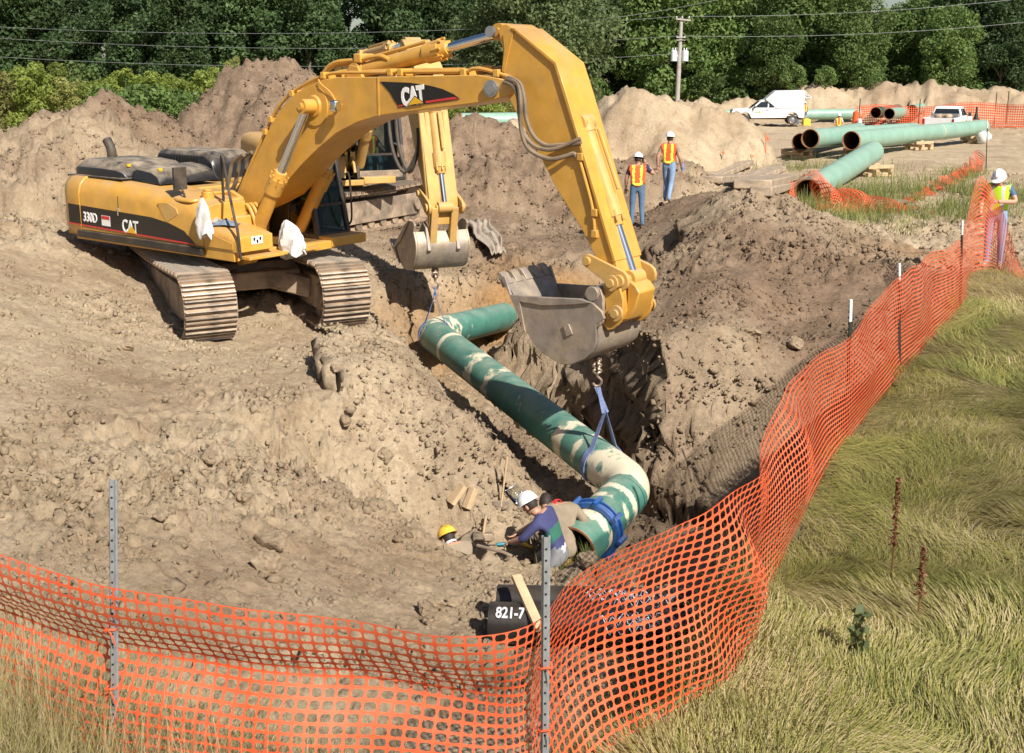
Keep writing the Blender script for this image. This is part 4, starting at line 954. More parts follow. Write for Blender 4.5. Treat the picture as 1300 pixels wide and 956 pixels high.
# ------------------------------------------------------------------ the pipe hanging in the trench
def tube_uv(path, r, n=40):
    """rings along a path, returns verts/faces and arc length per ring"""
    mb = MB(); mb.tube(path, r, n, caps=False); return mb
def bend(a, c, b, rad, k=10):
    """straight-bend-straight path through corner c"""
    a, c, b = Vector(a), Vector(c), Vector(b); u, v = (a-c).normalized(), (b-c).normalized(); an = u.angle(v); t = rad/math.tan(an/2)
    p0 = c+u*t; p1 = c+v*t; o = c+(u+v).normalized()*(rad/math.sin(an/2)); out = []
    for i in range(k+1):
        f = i/k; x = (p0-o).normalized().lerp((p1-o).normalized(), f)
        x = (p0-o).slerp(p1-o, f) if hasattr(p0, 'slerp') else x*rad
        out.append(o + x.normalized()*rad)
    return out
PR = .305
FARC = pD(549,424,22.0); ELB = pD(803,619,15.05); STUB = pD(728,697,13.5); FEND = pD(640,402,25.2)
def pipe_mat():
    m = mat('trench_pipe_coating', (.055, .195, .155), .42, var=.22, scale=2.5, dust=((.42, .40, .30), .42, .06)); n = m.node_tree.nodes; L = m.node_tree.links
    b = n['Principled BSDF']; src = b.inputs['Base Color'].links[0].from_socket
    at = n.new('ShaderNodeAttribute'); at.attribute_name = 'cream'; tc = n.new('ShaderNodeTexCoord')
    no = n.new('ShaderNodeTexNoise'); no.inputs['Scale'].default_value = 4.5; no.inputs['Detail'].default_value = 7; no.inputs['Roughness'].default_value = .55; L.new(tc.outputs['Object'], no.inputs['Vector'])
    ad = n.new('ShaderNodeMath'); ad.operation = 'ADD'; L.new(at.outputs['Fac'], ad.inputs[0]); L.new(no.outputs['Fac'], ad.inputs[1])
    th = n.new('ShaderNodeMapRange'); th.inputs[1].default_value = .95; th.inputs[2].default_value = 1.05; L.new(ad.outputs[0], th.inputs[0])
    mx = n.new('ShaderNodeMix'); mx.data_type = 'RGBA'; L.new(th.outputs[0], mx.inputs[0]); L.new(src, mx.inputs[6]); mx.inputs[7].default_value = (.66, .59, .43, 1)
    L.new(mx.outputs[2], b.inputs['Base Color']); return m
M['trench_pipe'] = pipe_mat()
def build_trench_pipe():
    root = empty('pipeline_section', ELB, 'bent green pipe with cream patches hanging on two slings in the trench', 'pipe')
    near = bend(FARC, ELB, STUB, .62); far = bend(FEND, FARC, ELB, .55)
    def seg(pts, name, cream, step=.08):
        P = [pts[0]]
        for q in pts[1:]:
            d = (q-P[-1]); k = max(1, int(d.length/step)); s = P[-1].copy(); P += [s+d*(i/k) for i in range(1, k+1)]
        mb = MB(); mb.tube([p-ELB for p in P], PR, 40, caps=False); o = mb.build(name, [M['trench_pipe']], root, smooth=60)
        arc = [0]; 
        for i in range(1, len(P)): arc.append(arc[-1]+(P[i]-P[i-1]).length)
        val = [cream(a/arc[-1], a) for a in arc]
        at = o.data.color_attributes.new('cream', 'FLOAT_COLOR', 'POINT'); cols = []
        top = [0]*0
        for v in o.data.vertices:
            i = v.index//40; c = val[i]; cols += [c, c, c, 1]
        at.data.foreach_set('color', cols); return o
    B = lambda f, c, w, h: h*max(0, 1-((f-c)/w)**2)
    seg([far[-1], near[0]], 'long_pipe', lambda f, a: .26 + B(f,.115,.012,.8)+B(f,.30,.05,.26)+B(f,.42,.04,.20)+B(f,.60,.03,.16)+B(f,.80,.03,.36)+B(f,.875,.016,.30)+B(f,.97,.06,.34))
    seg(near, 'elbow', lambda f, a: .72 - .38*sstep(.74, .98, np.float64(f)))
    seg([near[-1], STUB], 'stub_pipe', lambda f, a: .27 + B(f,.18,.06,.42)+B(f,.36,.05,.34)+B(f,.72,.10,.30))
    seg(far, 'elbow', lambda f, a: .60 - .14*f)
    seg([FEND, far[0]], 'stub_pipe', lambda f, a: .20 + .30*sstep(.45, 1, np.float64(f)))
    cb = MB(); d = (STUB-near[-1]).normalized(); cb.lathe([(-.0, PR), (.012, PR-.004), (.012, PR-.03), (-.4, PR-.03)], STUB-ELB, d, 36); cb.build('pipe_rim', M['pipe_rim'], root)
    cb = MB(); d2 = (FEND-far[0]).normalized(); cb.lathe([(0, PR), (.012, PR-.004), (.012, PR-.03), (-.4, PR-.03)], FEND-ELB, d2, 36); cb.build('pipe_rim', M['pipe_rim'], root)
    # blue line-up clamp round the stub
    c = near[-1].lerp(STUB, .62)
    t = empty('pipe_clamp', c, 'blue steel clamp ring round the pipe stub beside the crouching workers', 'clamp')
    r = MB(); r.lathe([(-.075, PR+.01), (-.075, PR+.085), (-.05, PR+.085), (-.05, PR+.04), (.05, PR+.04), (.05, PR+.085), (.075, PR+.085), (.075, PR+.01)], (0,0,0), d, 40, closed=True); r.build('ring', M['clamp_blue'], t, bevel=.006)
    u = d.cross(Vector((0,0,1))).normalized(); v = u.cross(d)
    for k in range(8):
        q = k*math.pi/4+.2; b = MB(); p = (u*math.cos(q)+v*math.sin(q))*(PR+.10); b.bar(p-d*.10, p+d*.10, .05, .05, up=p.normalized()); b.build('clamp_screw', M['clamp_blue'], t)
    return near, far
near_b, far_b = build_trench_pipe()
def sling(label, top, pipe_c, axis, spread, name='lifting_sling'):
    """strap looped round the pipe at pipe_c, gathered at the hook at top"""
    o = empty(name, top, label, 'sling', 'lifting slings'); u = Vector(axis).normalized(); sd = u.cross(Vector((0,0,1))).normalized(); up = sd.cross(u)
    apex = pipe_c + up*(PR+.50); hang = MB()
    lp = MB(); pts = []
    for i in range(25):
        q = R(-235 + 290*i/24); pts.append(pipe_c + (sd*math.cos(q)+up*math.sin(q))*(PR+.012))
    full = [apex] + pts + [apex]
    ring = []
    for p in full: ring.append(p - top)
    vs = []; fs = []
    for i, p in enumerate(ring):
        wd = .055 if 0 < i < len(ring)-1 else .03
        out = ((p+top)-pipe_c); out = (out - u*out.dot(u)).normalized()
        vs += [p-u*wd, p+u*wd, p+u*wd+out*.012, p-u*wd+out*.012]
    for i in range(len(ring)-1):
        for j in range(4): fs.append((i*4+j, i*4+(j+1) % 4, (i+1)*4+(j+1) % 4, (i+1)*4+j))
    lp.add(vs, fs); lp.build('strap_loop', M['sling'], o)
    st = MB()
    for s in (-.025, .025): st.bar(apex-top+sd*s-up*.03, Vector((s*.6, 0, -.02)), .06, .014, up=u)
    st.build('strap', M['sling'], o)
# near: lug on the bucket's back, chain, sling on the elbow
axis_long = (near_b[0]-far_b[-1]).normalized()
pc = near_b[2]
b_lug = ex(757.5, 452, 0); W1 = EXC + _hx*b_lug[0] + Vector((0, 0, b_lug[1]))
pc_n = near_b[1] + Vector((0, 0, 0))
top_n = pD(758, 488, W1.y); 
lug_chain('lifting_chain', W1, top_n + Vector((0,0,.17)), 'short rusty chain with hook under the big near bucket', 6, group='lifting chains')
fr_ = (top_n.x+.10-far_b[-1].x)/(near_b[0].x-far_b[-1].x); sling('blue strap from the near chain hook looped round the elbow', top_n, far_b[-1].lerp(near_b[0], fr_), axis_long, .2)
# far: under the second bucket
q = min(BK2, key=lambda p: p[1]); W2 = ex2w(q[0]+.12, q[1]+.03, 0)
pc_f = far_b[7] if len(far_b) > 7 else far_b[-1]
top_f = W2.lerp(pc_f + Vector((0,0,PR)), .38)
lug_chain('lifting_chain', W2, top_f + Vector((0,0,.17)), 'rusty chain hanging from the farther, dusty bucket', 5, group='lifting chains')
sling('pale strap from the farther bucket down to the far pipe bend', top_f, pc_f, (far_b[-1]-far_b[5]).normalized(), .2)

# ------------------------------------------------------------------ pipes lying about
def loose_pipe(label, a, b, r, group='green pipes lying on the yard', bands=(), name='steel_pipe', green=None):
    a, b = Vector(a), Vector(b); d = (b-a).normalized(); o = empty(name, a, label, 'pipe', group)
    ln = (b-a).length
    s = MB(); s.cyl((0,0,0), d*ln, r, n=36, caps=False); s.build('coated_shell', green or M['pipe_green'], o)
    i = MB(); i.lathe([(-.03, r-.03), (ln+.03, r-.03)], (0,0,0), d, 36); i.build('inner_wall', M['pipe_rust'], o)
    for p, sg in ((Vector((0,0,0)), -1), (d*ln, 1)):
        e = MB(); e.lathe([(0, r-.002), (.06, r-.012), (.085, r-.022), (.085, r-.035), (-.05, r-.035)], p, d*sg, 36); e.build('bare_end', M['pipe_rim'], o)
    for f in bands:
        c = MB(); c.lathe([(-.05, r+.003), (.05, r+.003)], d*ln*f, d, 36); c.build('weld_band', M['cream'], o)
    return o
def yard(x, y, z=None):
    p = pz(x, y, .15)
    return p
RA = .45
def pend(x, y, D, dz=0): return pD(x, y, D)
# the long welded string, its neighbour behind, a stub end in front of it, the netted pipe
A1 = pD(1081, 178.5, 56.0); A2 = pD(1247, 161.5, 72.5); loose_pipe('longest green pipe with a cream weld band, running off to the right', A1, A2, RA, bands=(.60,))
B1 = pD(1029, 176, 55.5); B2 = pD(1160, 166, 68.0); loose_pipe('green pipe whose open end shows left of the longest pipe', B1, B2, RA, bands=())
C1 = pD(1021, 178, 56.5); C2 = pD(1120, 164, 70.0); loose_pipe('green pipe mostly hidden, its rusty rim peeping out at far left of the pile', C1+Vector((-.1,.2,-.12)), C2+Vector((-1.2,.5,-.1)), RA)
E1 = pD(1026, 243.5, 38.5); E2 = pD(1108, 193, 48.5); loose_pipe('pale green pipe nearest to us with orange net round its mouth', E1, E2, .435)
for (x0, x1, y, D, lab) in ((1016, 1092, 145.5, 98, 'green pipe lying across behind the white truck'), (585, 660, 154, 62, 'green pipe seen under the long boom behind the bushes'), (908, 936, 146.5, 98, 'green pipe end in front of the truck bonnet')):
    a = pD(x0, y, D); b = pD(x1, y-1, D+1); loose_pipe(lab, a, b, .42)
a = pD(1129, 144.5, 86); b = pD(1151, 142, 95); loose_pipe('short green pipe with dark mouth before the far orange fence', a, b, .40)
a = pD(1112, 143, 90); b = pD(1140, 139, 100); loose_pipe('dark green pipe behind the short one at the far fence', a, b, .42, green=mat('deep_green_coating', (.02, .09, .07), .4))
a = pD(1158, 140, 93); b = pD(1170, 137, 103); loose_pipe('pale pipe end sticking up behind the far orange fence', a, b, .42)
# timber cribbing under the long pipe
def crib(x, y, D, label, n=4):
    p = pD(x, y, D); z0 = gz(p.x, p.y); o = empty('timber_cribbing', (p.x, p.y, z0), label, 'timber blocks', 'timber cribbing under the pipes', rz=.5)
    for k in range(n):
        for s in (-.35, .35):
            b = MB(); L_ = 1.25
            if k % 2: b.box((s, 0, .09+k*.15), (.18, L_, .14))
            else: b.box((0, s, .09+k*.15), (L_, .18, .14))
            b.build('timber', M['wood'], o, bevel=.01, rot=(0, 0, random.uniform(-.12, .12)))
for (x, y, D, lab) in ((1166, 186, 62.5, 'stack of short timbers under the middle of the longest pipe'), (1236, 176, 71, 'stack of short timbers under the far end of the longest pipe'), (1090, 193, 57.5, 'stack of short timbers behind the near pipe mouth'), (1012, 192, 57.5, 'stack of short timbers under the left pipe ends'), (1110, 205, 47, 'stack of short timbers below the pale pipe end')):
    crib(x, y, D, lab, 3)
# ------------------------------------------------------------------ orange safety net
def net_material():
    m = bpy.data.materials.new('orange_safety_net'); m.use_nodes = True; n = m.node_tree.nodes; L = m.node_tree.links
    b = n['Principled BSDF']; b.inputs['Roughness'].default_value = .48; b.inputs['Base Color'].default_value = (.86, .14, .05, 1)
    tc = n.new('ShaderNodeTexCoord'); no = n.new('ShaderNodeTexNoise'); no.inputs['Scale'].default_value = 2.2; no.inputs['Detail'].default_value = 8; no.inputs['Roughness'].default_value = .7; L.new(tc.outputs['Object'], no.inputs['Vector'])
    cr = n.new('ShaderNodeMix'); cr.data_type = 'RGBA'; cr.inputs[6].default_value = (.80, .105, .03, 1); cr.inputs[7].default_value = (.84, .20, .095, 1); mr = n.new('ShaderNodeMapRange'); mr.inputs[1].default_value = .35; mr.inputs[2].default_value = .65; L.new(no.outputs['Fac'], mr.inputs[0]); L.new(mr.outputs[0], cr.inputs[0]); L.new(cr.outputs[2], b.inputs['Base Color'])
    t = n.new('ShaderNodeBsdfTranslucent'); t.inputs[0].default_value = (.86, .12, .03, 1); ms = n.new('ShaderNodeMixShader'); ms.inputs[0].default_value = .22
    L.new(b.outputs[0], ms.inputs[1]); L.new(t.outputs[0], ms.inputs[2]); L.new(ms.outputs[0], n['Material Output'].inputs[0]); return m
M['net'] = net_material()
def net_mesh(name, S, nu, nv, hole_u=.86, hole_v=.78, step=1, band=1.0):
    """net over the surface S(u, v) (arrays 0..nu, 0..nv in cells): every cell a plastic frame with an oval hole"""
    iu, iv = np.meshgrid(np.arange(nu), np.arange(nv), indexing='ij'); iu = iu.ravel().astype(float); iv = iv.ravel().astype(float)
    cu, cv = iu+.5, iv+.5
    corner = [(-.5,-.5),(0,-.5),(.5,-.5),(.5,0),(.5,.5),(0,.5),(-.5,.5),(-.5,0)]
    ha, hb = hole_u*.5, hole_v*.5
    hole = [(-ha*.80,-hb*.82),(0,-hb),(ha*.80,-hb*.82),(ha,0),(ha*.80,hb*.82),(0,hb),(-ha*.80,hb*.82),(-ha,0)]
    pts = corner+hole
    U = np.stack([cu+p[0] for p in pts], 1); V = np.stack([cv+p[1] for p in pts], 1)
    P = S(U.ravel(), V.ravel()); n = len(cu)
    base = (np.arange(n)*16)[:, None, None]
    f = np.array([[k, (k+1) % 8, 8+(k+1) % 8, 8+k] for k in range(8)])[None]
    me = np_mesh(name, P, (base+f).reshape(-1, 4), M['net'], False)
    return me
def interp(P, s, t):
    """P: polyline array, s: its parameters, sample at t (catmull-like smooth through cubic hermite)"""
    P = np.asarray(P, float); s = np.asarray(s, float); d = np.gradient(P, s, axis=0)
    i = np.clip(np.searchsorted(s, t)-1, 0, len(s)-2); h = (s[i+1]-s[i]); x = np.clip((t-s[i])/h, 0, 1)[:, None]; h = h[:, None]
    return (2*x**3-3*x**2+1)*P[i] + (x**3-2*x**2+x)*h*d[i] + (-2*x**3+3*x**2)*P[i+1] + (x**3-x**2)*h*d[i+1]
def main_net():
    top = np.array([p[:] for p in F_TOP]); bot = np.array([p[:] for p in F_BOT])
    s = np.r_[0, np.cumsum(np.linalg.norm(np.diff((top*.6+bot*.4)[:, :2], axis=0), axis=1))]
    cw, rows = .062, 24
    nu = int(s[-1]/cw)
    def S(U, V):
        t = U*cw; v = V/rows
        T = interp(top, s, t); B = interp(bot, s, t)
        P = B + (T-B)*v[:, None]
        # billow: the net bellies out between its posts and wrinkles near the corner and the ground
        tan = interp(bot, s, t+.05)-interp(bot, s, t-.05); tan[:, 2] = 0; tan /= np.maximum(np.linalg.norm(tan, axis=1), 1e-6)[:, None]
        nrm = np.stack([-tan[:, 1], tan[:, 0], np.zeros(len(t))], 1)                  # towards the trench
        wav = .06*np.sin(t*1.9+v*1.3) + .05*fbm(t*.8, v*1.4, 2, 7)*2 + .010*np.sin(t*5.3+v*4)
        left = sstep(s[4]+.1, s[4]-.6, t)
        fold = -left*(.12*sstep(.66, .98, v)) + left*.10*np.exp(-((v-.66)/.12)**2)
        cor = np.exp(-((t-s[8])/.55)**2); wav = wav + cor*.09*np.sin(v*9+t*7)
        belly = .22*np.exp(-((t-(s[6]+.15))/.6)**2)*np.sin(np.clip(v, 0, 1)*math.pi)*1.0
        sag2 = .16*np.exp(-((t-(s[9]+1.0))/.8)**2)*np.sin(np.clip(v, 0, 1)*math.pi)
        P = P + nrm*(wav*np.sin(np.clip(v, 0.05, 1)*math.pi*.85)+fold+belly-sag2)[:, None]
        P[:, 2] += (.018*np.sin(t*3.1)+.02*fbm(t*2.2, v*0+3, 2, 19))*v + left*(.03*sstep(.72, 1, v)) + .02*cor*np.sin(t*9+v*5)
        P[:, 2] = np.maximum(P[:, 2], BANK - .02)
        return P
    o = empty('safety_net', F_BOT[4], 'long orange plastic mesh barrier sagging between posts across the foreground and up the right', 'safety fence')
    me = net_mesh('mesh_net', S, nu, rows); w_ = add_obj('mesh_net', me, o); w_.location = -F_BOT[4]
    return o
main_net()
def channel_post(x, ytop, label, base_px=None, hgt=1.62, lean=0.0, i=None):
    b = pz(*base_px, BANK); o = empty('channel_post', b - Vector((0,0,.25)), label, 'steel post', 'galvanised channel posts'); o.rotation_euler = (0, lean, 0)
    p = MB(); h = hgt+.25; w_ = .020
    prof = [(-w_,0),(-w_*.62,.0),(-w_*.5,.022),(w_*.5,.022),(w_*.62,0),(w_,0),(w_,-.004),(w_*.56,-.004),(w_*.42,.017),(-w_*.42,.017),(-w_*.56,-.004),(-w_,-.004)]
    p.loft([[Vector((a, -b_, 0)) for a, b_ in prof], [Vector((a, -b_, h)) for a, b_ in prof]]); p.build('channel', M['galv'], o, smooth=0)
    k = 0
    z = .30
    while z < h-.03:
        s = MB(); s.cyl((0,-.0235,z), (0,-.0215,z), .006, n=8); s.build('punched_hole', M['dark_in'], o); z += .055 if hgt < 3 else .1
    return o
def post_pair():
    zt = lambda x, y, D: pD(x, y, D).z
    b = pz(690.5, 1085, BANK); channel_post(688, 680, 'shiny galvanised post before the crouching workers', (690.5,1085), zt(688,680,b.y)-BANK, 0)
    b = pz(142, 1025, BANK); channel_post(138, 607, 'galvanised post standing alone at the far left before the dirt slope', (142,1025), zt(138,607,b.y)-BANK, .07)
post_pair()
def t_post(tx, ty, bx, by, label, zb=BANK, grp='dark posts with white tips behind the orange net'):
    b = pz(bx, by, zb); b.y += .10; h = pD(tx, ty, b.y).z - zb; o = empty('fence_post', (b.x, b.y, zb-.2), label, 'fence post', grp)
    t = pD(tx, ty, b.y); lean = math.atan2(t.x-b.x, h); o.rotation_euler = (0, lean, 0); h += .2
    p = MB(); sc = .025; p.box((0,0,h*.43), (sc*.30, sc*1.6, h*.86)); p.box((sc*.5,0,h*.43), (sc*1.0, sc*.3, h*.86)); p.build('post_shaft', M['post_green'], o)
    q = MB(); q.box((0,0,h*.93), (sc*.34, sc*1.66, h*.14)); q.box((sc*.5,0,h*.93), (sc*1.04, sc*.34, h*.14)); q.build('post_tip', M['post_white'], o)
    k = .3
    n = MB()
    while k < h*.95: n.box((-sc*.3, 0, k), (.012, .022, .015)); k += .06
    tag(n.build('post_studs', M['post_green'], o), kind='stuff')
t_post(1080,380,1078,556,'dark post with white tip nearest of those along the right edge of the trench')
t_post(1142.5,334,1146,478,'dark post with white tip in the middle of the right-hand net')
t_post(1222,280,1222,392,'dark post with white tip just left of the man in the lime vest')
# the fallen net round the pipe mouth, and the piece lying on to the right
def pipe_net():
    d = (E2-E1).normalized(); u = d.cross(Vector((0,0,1))).normalized()
    if u.x < 0: u = -u
    up = Vector((0,0,1)); gz0 = gz(E1.x, E1.y)
    o = empty('safety_net', (E1.x, E1.y, gz0), 'crumpled orange net wrapped over the mouth of the pale green pipe', 'safety fence')
    def S(U, V):
        q = U/46.0; v = V/14.0; an = np.radians(205 - 250*q)
        rr = .52 + .10*fbm(q*5, v*3, 3, 3) + .20*sstep(.0, .15, .15-q) + .03*np.sin(q*22+v*5)
        x = np.cos(an)*rr; z = np.sin(an)*rr
        # tails reach the ground on both sides
        z = np.maximum(z, gz0 - E1.z + .03 + .03*np.sin(q*30)); 
        al = -.12 + 1.05*v + .18*np.sin(q*6) + .10*np.sin(q*19+v*4)
        P = np.stack([E1.x+u.x*x+d.x*al, E1.y+u.y*x+d.y*al, E1.z+z+d.z*al], 1); return P
    a = add_obj('mesh_net', net_mesh('mesh_net', S, 46, 14), o); a.location = -o.location
    path = [pz(*p, .32) for p in ((1003,252),(1012,268),(1028,273),(1050,266),(1048,272),(1090,270),(1130,266),(1165,252),(1200,238),(1225,224),(1247,214))]
    hts = [.75,.28,.14,.30,.35,.30,.25,.25,.35,.55,.95]
    P = np.array([p[:] for p in path]); s = np.r_[0, np.cumsum(np.linalg.norm(np.diff(P, axis=0), axis=1))]
    G = np.array([gz(p.x, p.y, False) for p in path])
    n = int(s[-1]/.085)
    def S2(U, V):
        t = U*.085; v = V/13; B = interp(P, s, t); hh = np.interp(t, s, hts); g = np.interp(t, s, G)
        lay = np.sin(v*math.pi*.5)
        x = B.copy(); x[:, 2] = g + .04 + hh*v*(.75+.25*np.sin(t*4.0)); x[:, 1] += .55*(1-hh)*(v-.5) + .16*np.sin(t*3.3+v*6); x[:, 0] += .15*np.sin(t*4.7+v*5)
        return x
    o2 = empty('safety_net', path[6], 'fallen orange net trailing through the weeds to a thin post at right', 'safety fence')
    b = add_obj('mesh_net', net_mesh('mesh_net', S2, n, 13), o2); b.location = -o2.location
    hp = pz(1060, 264, .32); o3 = empty('safety_net', hp, 'bunched heap of orange net right beside the netted pipe mouth', 'safety fence')
    def S3(U, V):
        a_ = U/44.0; b_ = V/30.0
        x = 3.1*a_ - .5 + .25*np.sin(b_*7); y = 1.4*(b_-.5)+.15*np.sin(a_*17); z = .05+ .85*np.sin(np.clip(b_, 0, 1)*math.pi)**.7*(1-a_)**.8*(.75+.35*np.sin(a_*21+b_*3)) 
        return np.stack([hp.x+x, hp.y+y, gz(hp.x, hp.y, False)+z], 1)
    c = add_obj('mesh_net', net_mesh('mesh_net', S3, 44, 30), o3); c.location = -hp
pipe_net()
t_post(1254,152,1253,222,'thin pale post holding the end of the fallen net at right', .25, 'thin posts in the weeds')
# far orange fence behind the rear truck
def far_fence():
    pts = [pD(1086,157,91), pD(1130,156,92), pD(1175,157,91), pD(1235,156,90), pD(1300,158,88), pD(1400,160,87)]
    P = np.array([p[:] for p in pts]); s = np.r_[0, np.cumsum(np.linalg.norm(np.diff(P, axis=0), axis=1))]; c = .16
    G = np.array([gz(p.x, p.y, False) for p in pts])
    o = empty('safety_net', pts[1], 'upright orange mesh fence far behind the parked pickup at right', 'safety fence')
    def S(U, V):
        t = U*c; v = V/10; B = interp(P, s, t); B[:, 2] = np.interp(t, s, G) + v*(1.55+.12*np.sin(t*.9)+np.interp(t, s, [0,.05,.1,.25,.35,.4])); B[:, 1] += .15*np.sin(t*1.1+v*2); return B
    a = add_obj('mesh_net', net_mesh('mesh_net', S, int(s[-1]/c), 10, .74, .70), o); a.location = -o.location
    for k, (x, y) in enumerate(((1090,157),(1166,157),(1277,158),(1262,157))):
        p = pD(x, y, 90); z = gz(p.x, p.y); m = MB(); m.cyl((0,0,0), (0,0,2.1+.3*(k>1)), .035, n=8); q = m.build('net_post', M['post_green'], o); q.location = Vector((p.x, p.y, z))-o.location
far_fence()
# plastic ties that hold the net to its posts
def ties():
    net = bpy.data.objects['safety_net']
    for (x, y) in ((690.5, 1085), (142, 1025)):
        b = pz(x, y, BANK)
        for h in (.35, .68, 1.0):
            lean = .07*h if x < 300 else 0
            m = MB(); m.tube([(b.x+lean+.032*math.cos(q*math.pi/5), b.y-.006+.034*math.sin(q*math.pi/5), b.z+h+.012*math.sin(q)) for q in range(10)], .006, 6, closed=True); m.tube([(b.x+lean+.01, b.y-.04, b.z+h), (b.x+lean+.03, b.y-.06, b.z+h-.02), (b.x+lean+.035, b.y-.055, b.z+h-.06)], .004, 5)
            o = m.build('net_tie', M['net'], net); o.location = -net.location
ties()
# ------------------------------------------------------------------ trees
def leaf_cloud(rng, centers, radii, n, size, flat=.75):
    """n leaf faces spread through lobes (centers, radii); returns V, F"""
    w_ = radii**2; k = rng.choice(len(centers), n, p=w_/w_.sum())
    d = rng.normal(size=(n, 3)); d /= np.linalg.norm(d, axis=1)[:, None]
    rr = radii[k]*(.55 + .5*rng.random(n)**.6)
    c = centers[k] + d*rr[:, None]*np.array([1, 1, flat])
    nr = d*.7 + rng.normal(size=(n, 3))*.75 + np.array([0, 0, .35]); nr /= np.linalg.norm(nr, axis=1)[:, None]
    t = np.cross(nr, rng.normal(size=(n, 3))); t /= np.linalg.norm(t, axis=1)[:, None]; b = np.cross(nr, t)
    s = size*rng.uniform(.6, 1.4, n)[:, None]
    q = np.stack([c - t*s, c - b*s*.5 + nr*s*.12, c + t*s, c + b*s*.5 + nr*s*.12], 1)
    return q.reshape(-1, 3), np.arange(n*4).reshape(-1, 4)
def tree_meshes(seed, h, r, crown0, lobes, n, size, m, name, trunk_r=.22, conic=0.0):
    rng = np.random.default_rng(seed); C = []; Rr = []
    for i in range(lobes):
        f = (i+.5)/lobes; z = crown0 + (h-crown0)*(f**.85)*.96
        prof = math.sqrt(max(.05, 1-((f-.38)/.68)**2))*(1-conic*f)
        a = i*2.4 + rng.uniform(-.5, .5); q = r*prof*rng.uniform(.25, .85)
        C.append((math.cos(a)*q, math.sin(a)*q, z)); Rr.append(r*rng.uniform(.26, .46)*(prof*.6+.4))
    C.append((0, 0, crown0+(h-crown0)*.55)); Rr.append(r*.45)
    C = np.array(C); Rr = np.array(Rr)
    V, Fq = leaf_cloud(rng, C, Rr, n, size); crown = np_mesh('crown', V, Fq, m)
    t = MB(); pts = [Vector((0, 0, -.3))]; 
    for k in range(1, 6): pts.append(Vector((rng.uniform(-.2, .2)*k*.3, rng.uniform(-.2, .2)*k*.3, h*.85*k/5)))
    t.tube(pts, [trunk_r*(1-.17*k) for k in range(6)], 7)
    for i in range(min(lobes, 12)):
        c = Vector(C[i]); b = Vector((0, 0, max(crown0*.6, c.z-r*.6))); t.tube([b, b.lerp(c, .5)+Vector((0, 0, -.1)), c], [trunk_r*.4, trunk_r*.26, trunk_r*.08], 5)
    return crown, t.mesh('trunk', M['bark'])
TREES = {}
def tree_kind(key, variants, **kw):
    TREES[key] = [tree_meshes(seed=hash(key) % 1000 + 31*i if False else len(key)*13+31*i, **kw) for i in range(variants)]
tree_kind('tall dark', 3, h=13.5, r=4.2, crown0=1.5, lobes=26, n=13000, size=.185, m=M['leaf_dark'], name='a')
tree_kind('spreading green', 3, h=12.5, r=4.6, crown0=1.2, lobes=26, n=13000, size=.185, m=M['leaf_mid'], name='b')
tree_kind('pale willow', 2, h=12.5, r=4.6, crown0=.6, lobes=30, n=14000, size=.17, m=M['leaf_pale'], name='f')
tree_kind('sapling', 3, h=4.6, r=1.45, crown0=1.0, lobes=14, n=4200, size=.095, m=M['leaf_light'], name='c', trunk_r=.06)
tree_kind('olive young', 2, h=4.4, r=1.5, crown0=1.1, lobes=14, n=3600, size=.095, m=M['leaf_yellow'], name='d', trunk_r=.06)
tree_kind('bush', 3, h=2.9, r=1.9, crown0=.1, lobes=14, n=2600, size=.13, m=M['leaf_mid'], name='e', trunk_r=.06)
def plant_tree(name, kind, var, x, y, s, rz, label, cat, group, sz=None, z=None):
    z = gz(x, y, False) if z is None else z
    o = empty(name, (x, y, z-.05), label, cat, group, rz=rz); o.scale = (s, s, (sz or s))
    cr, tr = TREES[kind][var % len(TREES[kind])]
    add_obj('crown', cr, o); add_obj('trunk', tr, o); return o
rt_ = random.Random(5)
MARKS = [(-60,'out past the left frame edge'),(10,'at the very left edge'),(65,'above the leftmost young trees'),(125,'above the first spoil heap'),(185,'above the dip between heaps'),(245,'above the row of young trees, right end'),(305,'left of the tallest spoil heap'),(365,'above the tallest spoil heap'),(425,'above the bend of the boom'),
 (485,'above the feed pipes of the boom'),(545,'above the stick cylinder'),(605,'left of the stick top'),(665,'behind the stick top'),(725,'right of the stick elbow'),(785,'above the left end of the sandy heap'),(840,'just left of the utility pole'),(895,'just right of the utility pole'),
 (955,'above the service truck'),(1015,'right of the service truck box'),(1075,'above the far spoil heap'),(1135,'above the two short pipes'),(1195,'above the rear pickup'),(1255,'above the far orange fence'),(1320,'at the very right edge'),(1400,'out past the right frame edge')]
def where(px_): return min(MARKS, key=lambda m: abs(m[0]-px_))[1]
NTH = ['first','second','third','fourth','fifth','sixth','seventh','eighth','ninth','tenth','eleventh','twelfth','thirteenth']
# forest edge: rows of tall trees
for row, (D0, n, x0, x1) in enumerate(((116, 21, -66, 66), (124, 20, -70, 70), (133, 18, -74, 74))):
    for i in range(n):
        x = x0 + (x1-x0)*(i+.5)/n + rt_.uniform(-1.5, 1.5); y = D0 + rt_.uniform(-2.5, 2.5)
        gap = (31 < x/ (y/116) < 38.5) or (x/(y/116) > 47.5 and x/(y/116) < 49.5)
        dark = x < -2 or rt_.random() < .35
        s = rt_.uniform(.95, 1.22)
        if gap: s *= .70
        k = 'tall dark' if dark else 'spreading green'
        px_ = 650 + x/y*FOC; lab = '%s tree %s, %s' % ({'tall dark': 'dark forest', 'spreading green': 'green forest'}[k], ('of the front row', 'of the second row', 'of the back row')[row], where(px_))
        plant_tree('forest_tree', k, rt_.randrange(3), x, y, s, rt_.uniform(0, 6.28), lab, 'tree', 'trees of the forest edge')
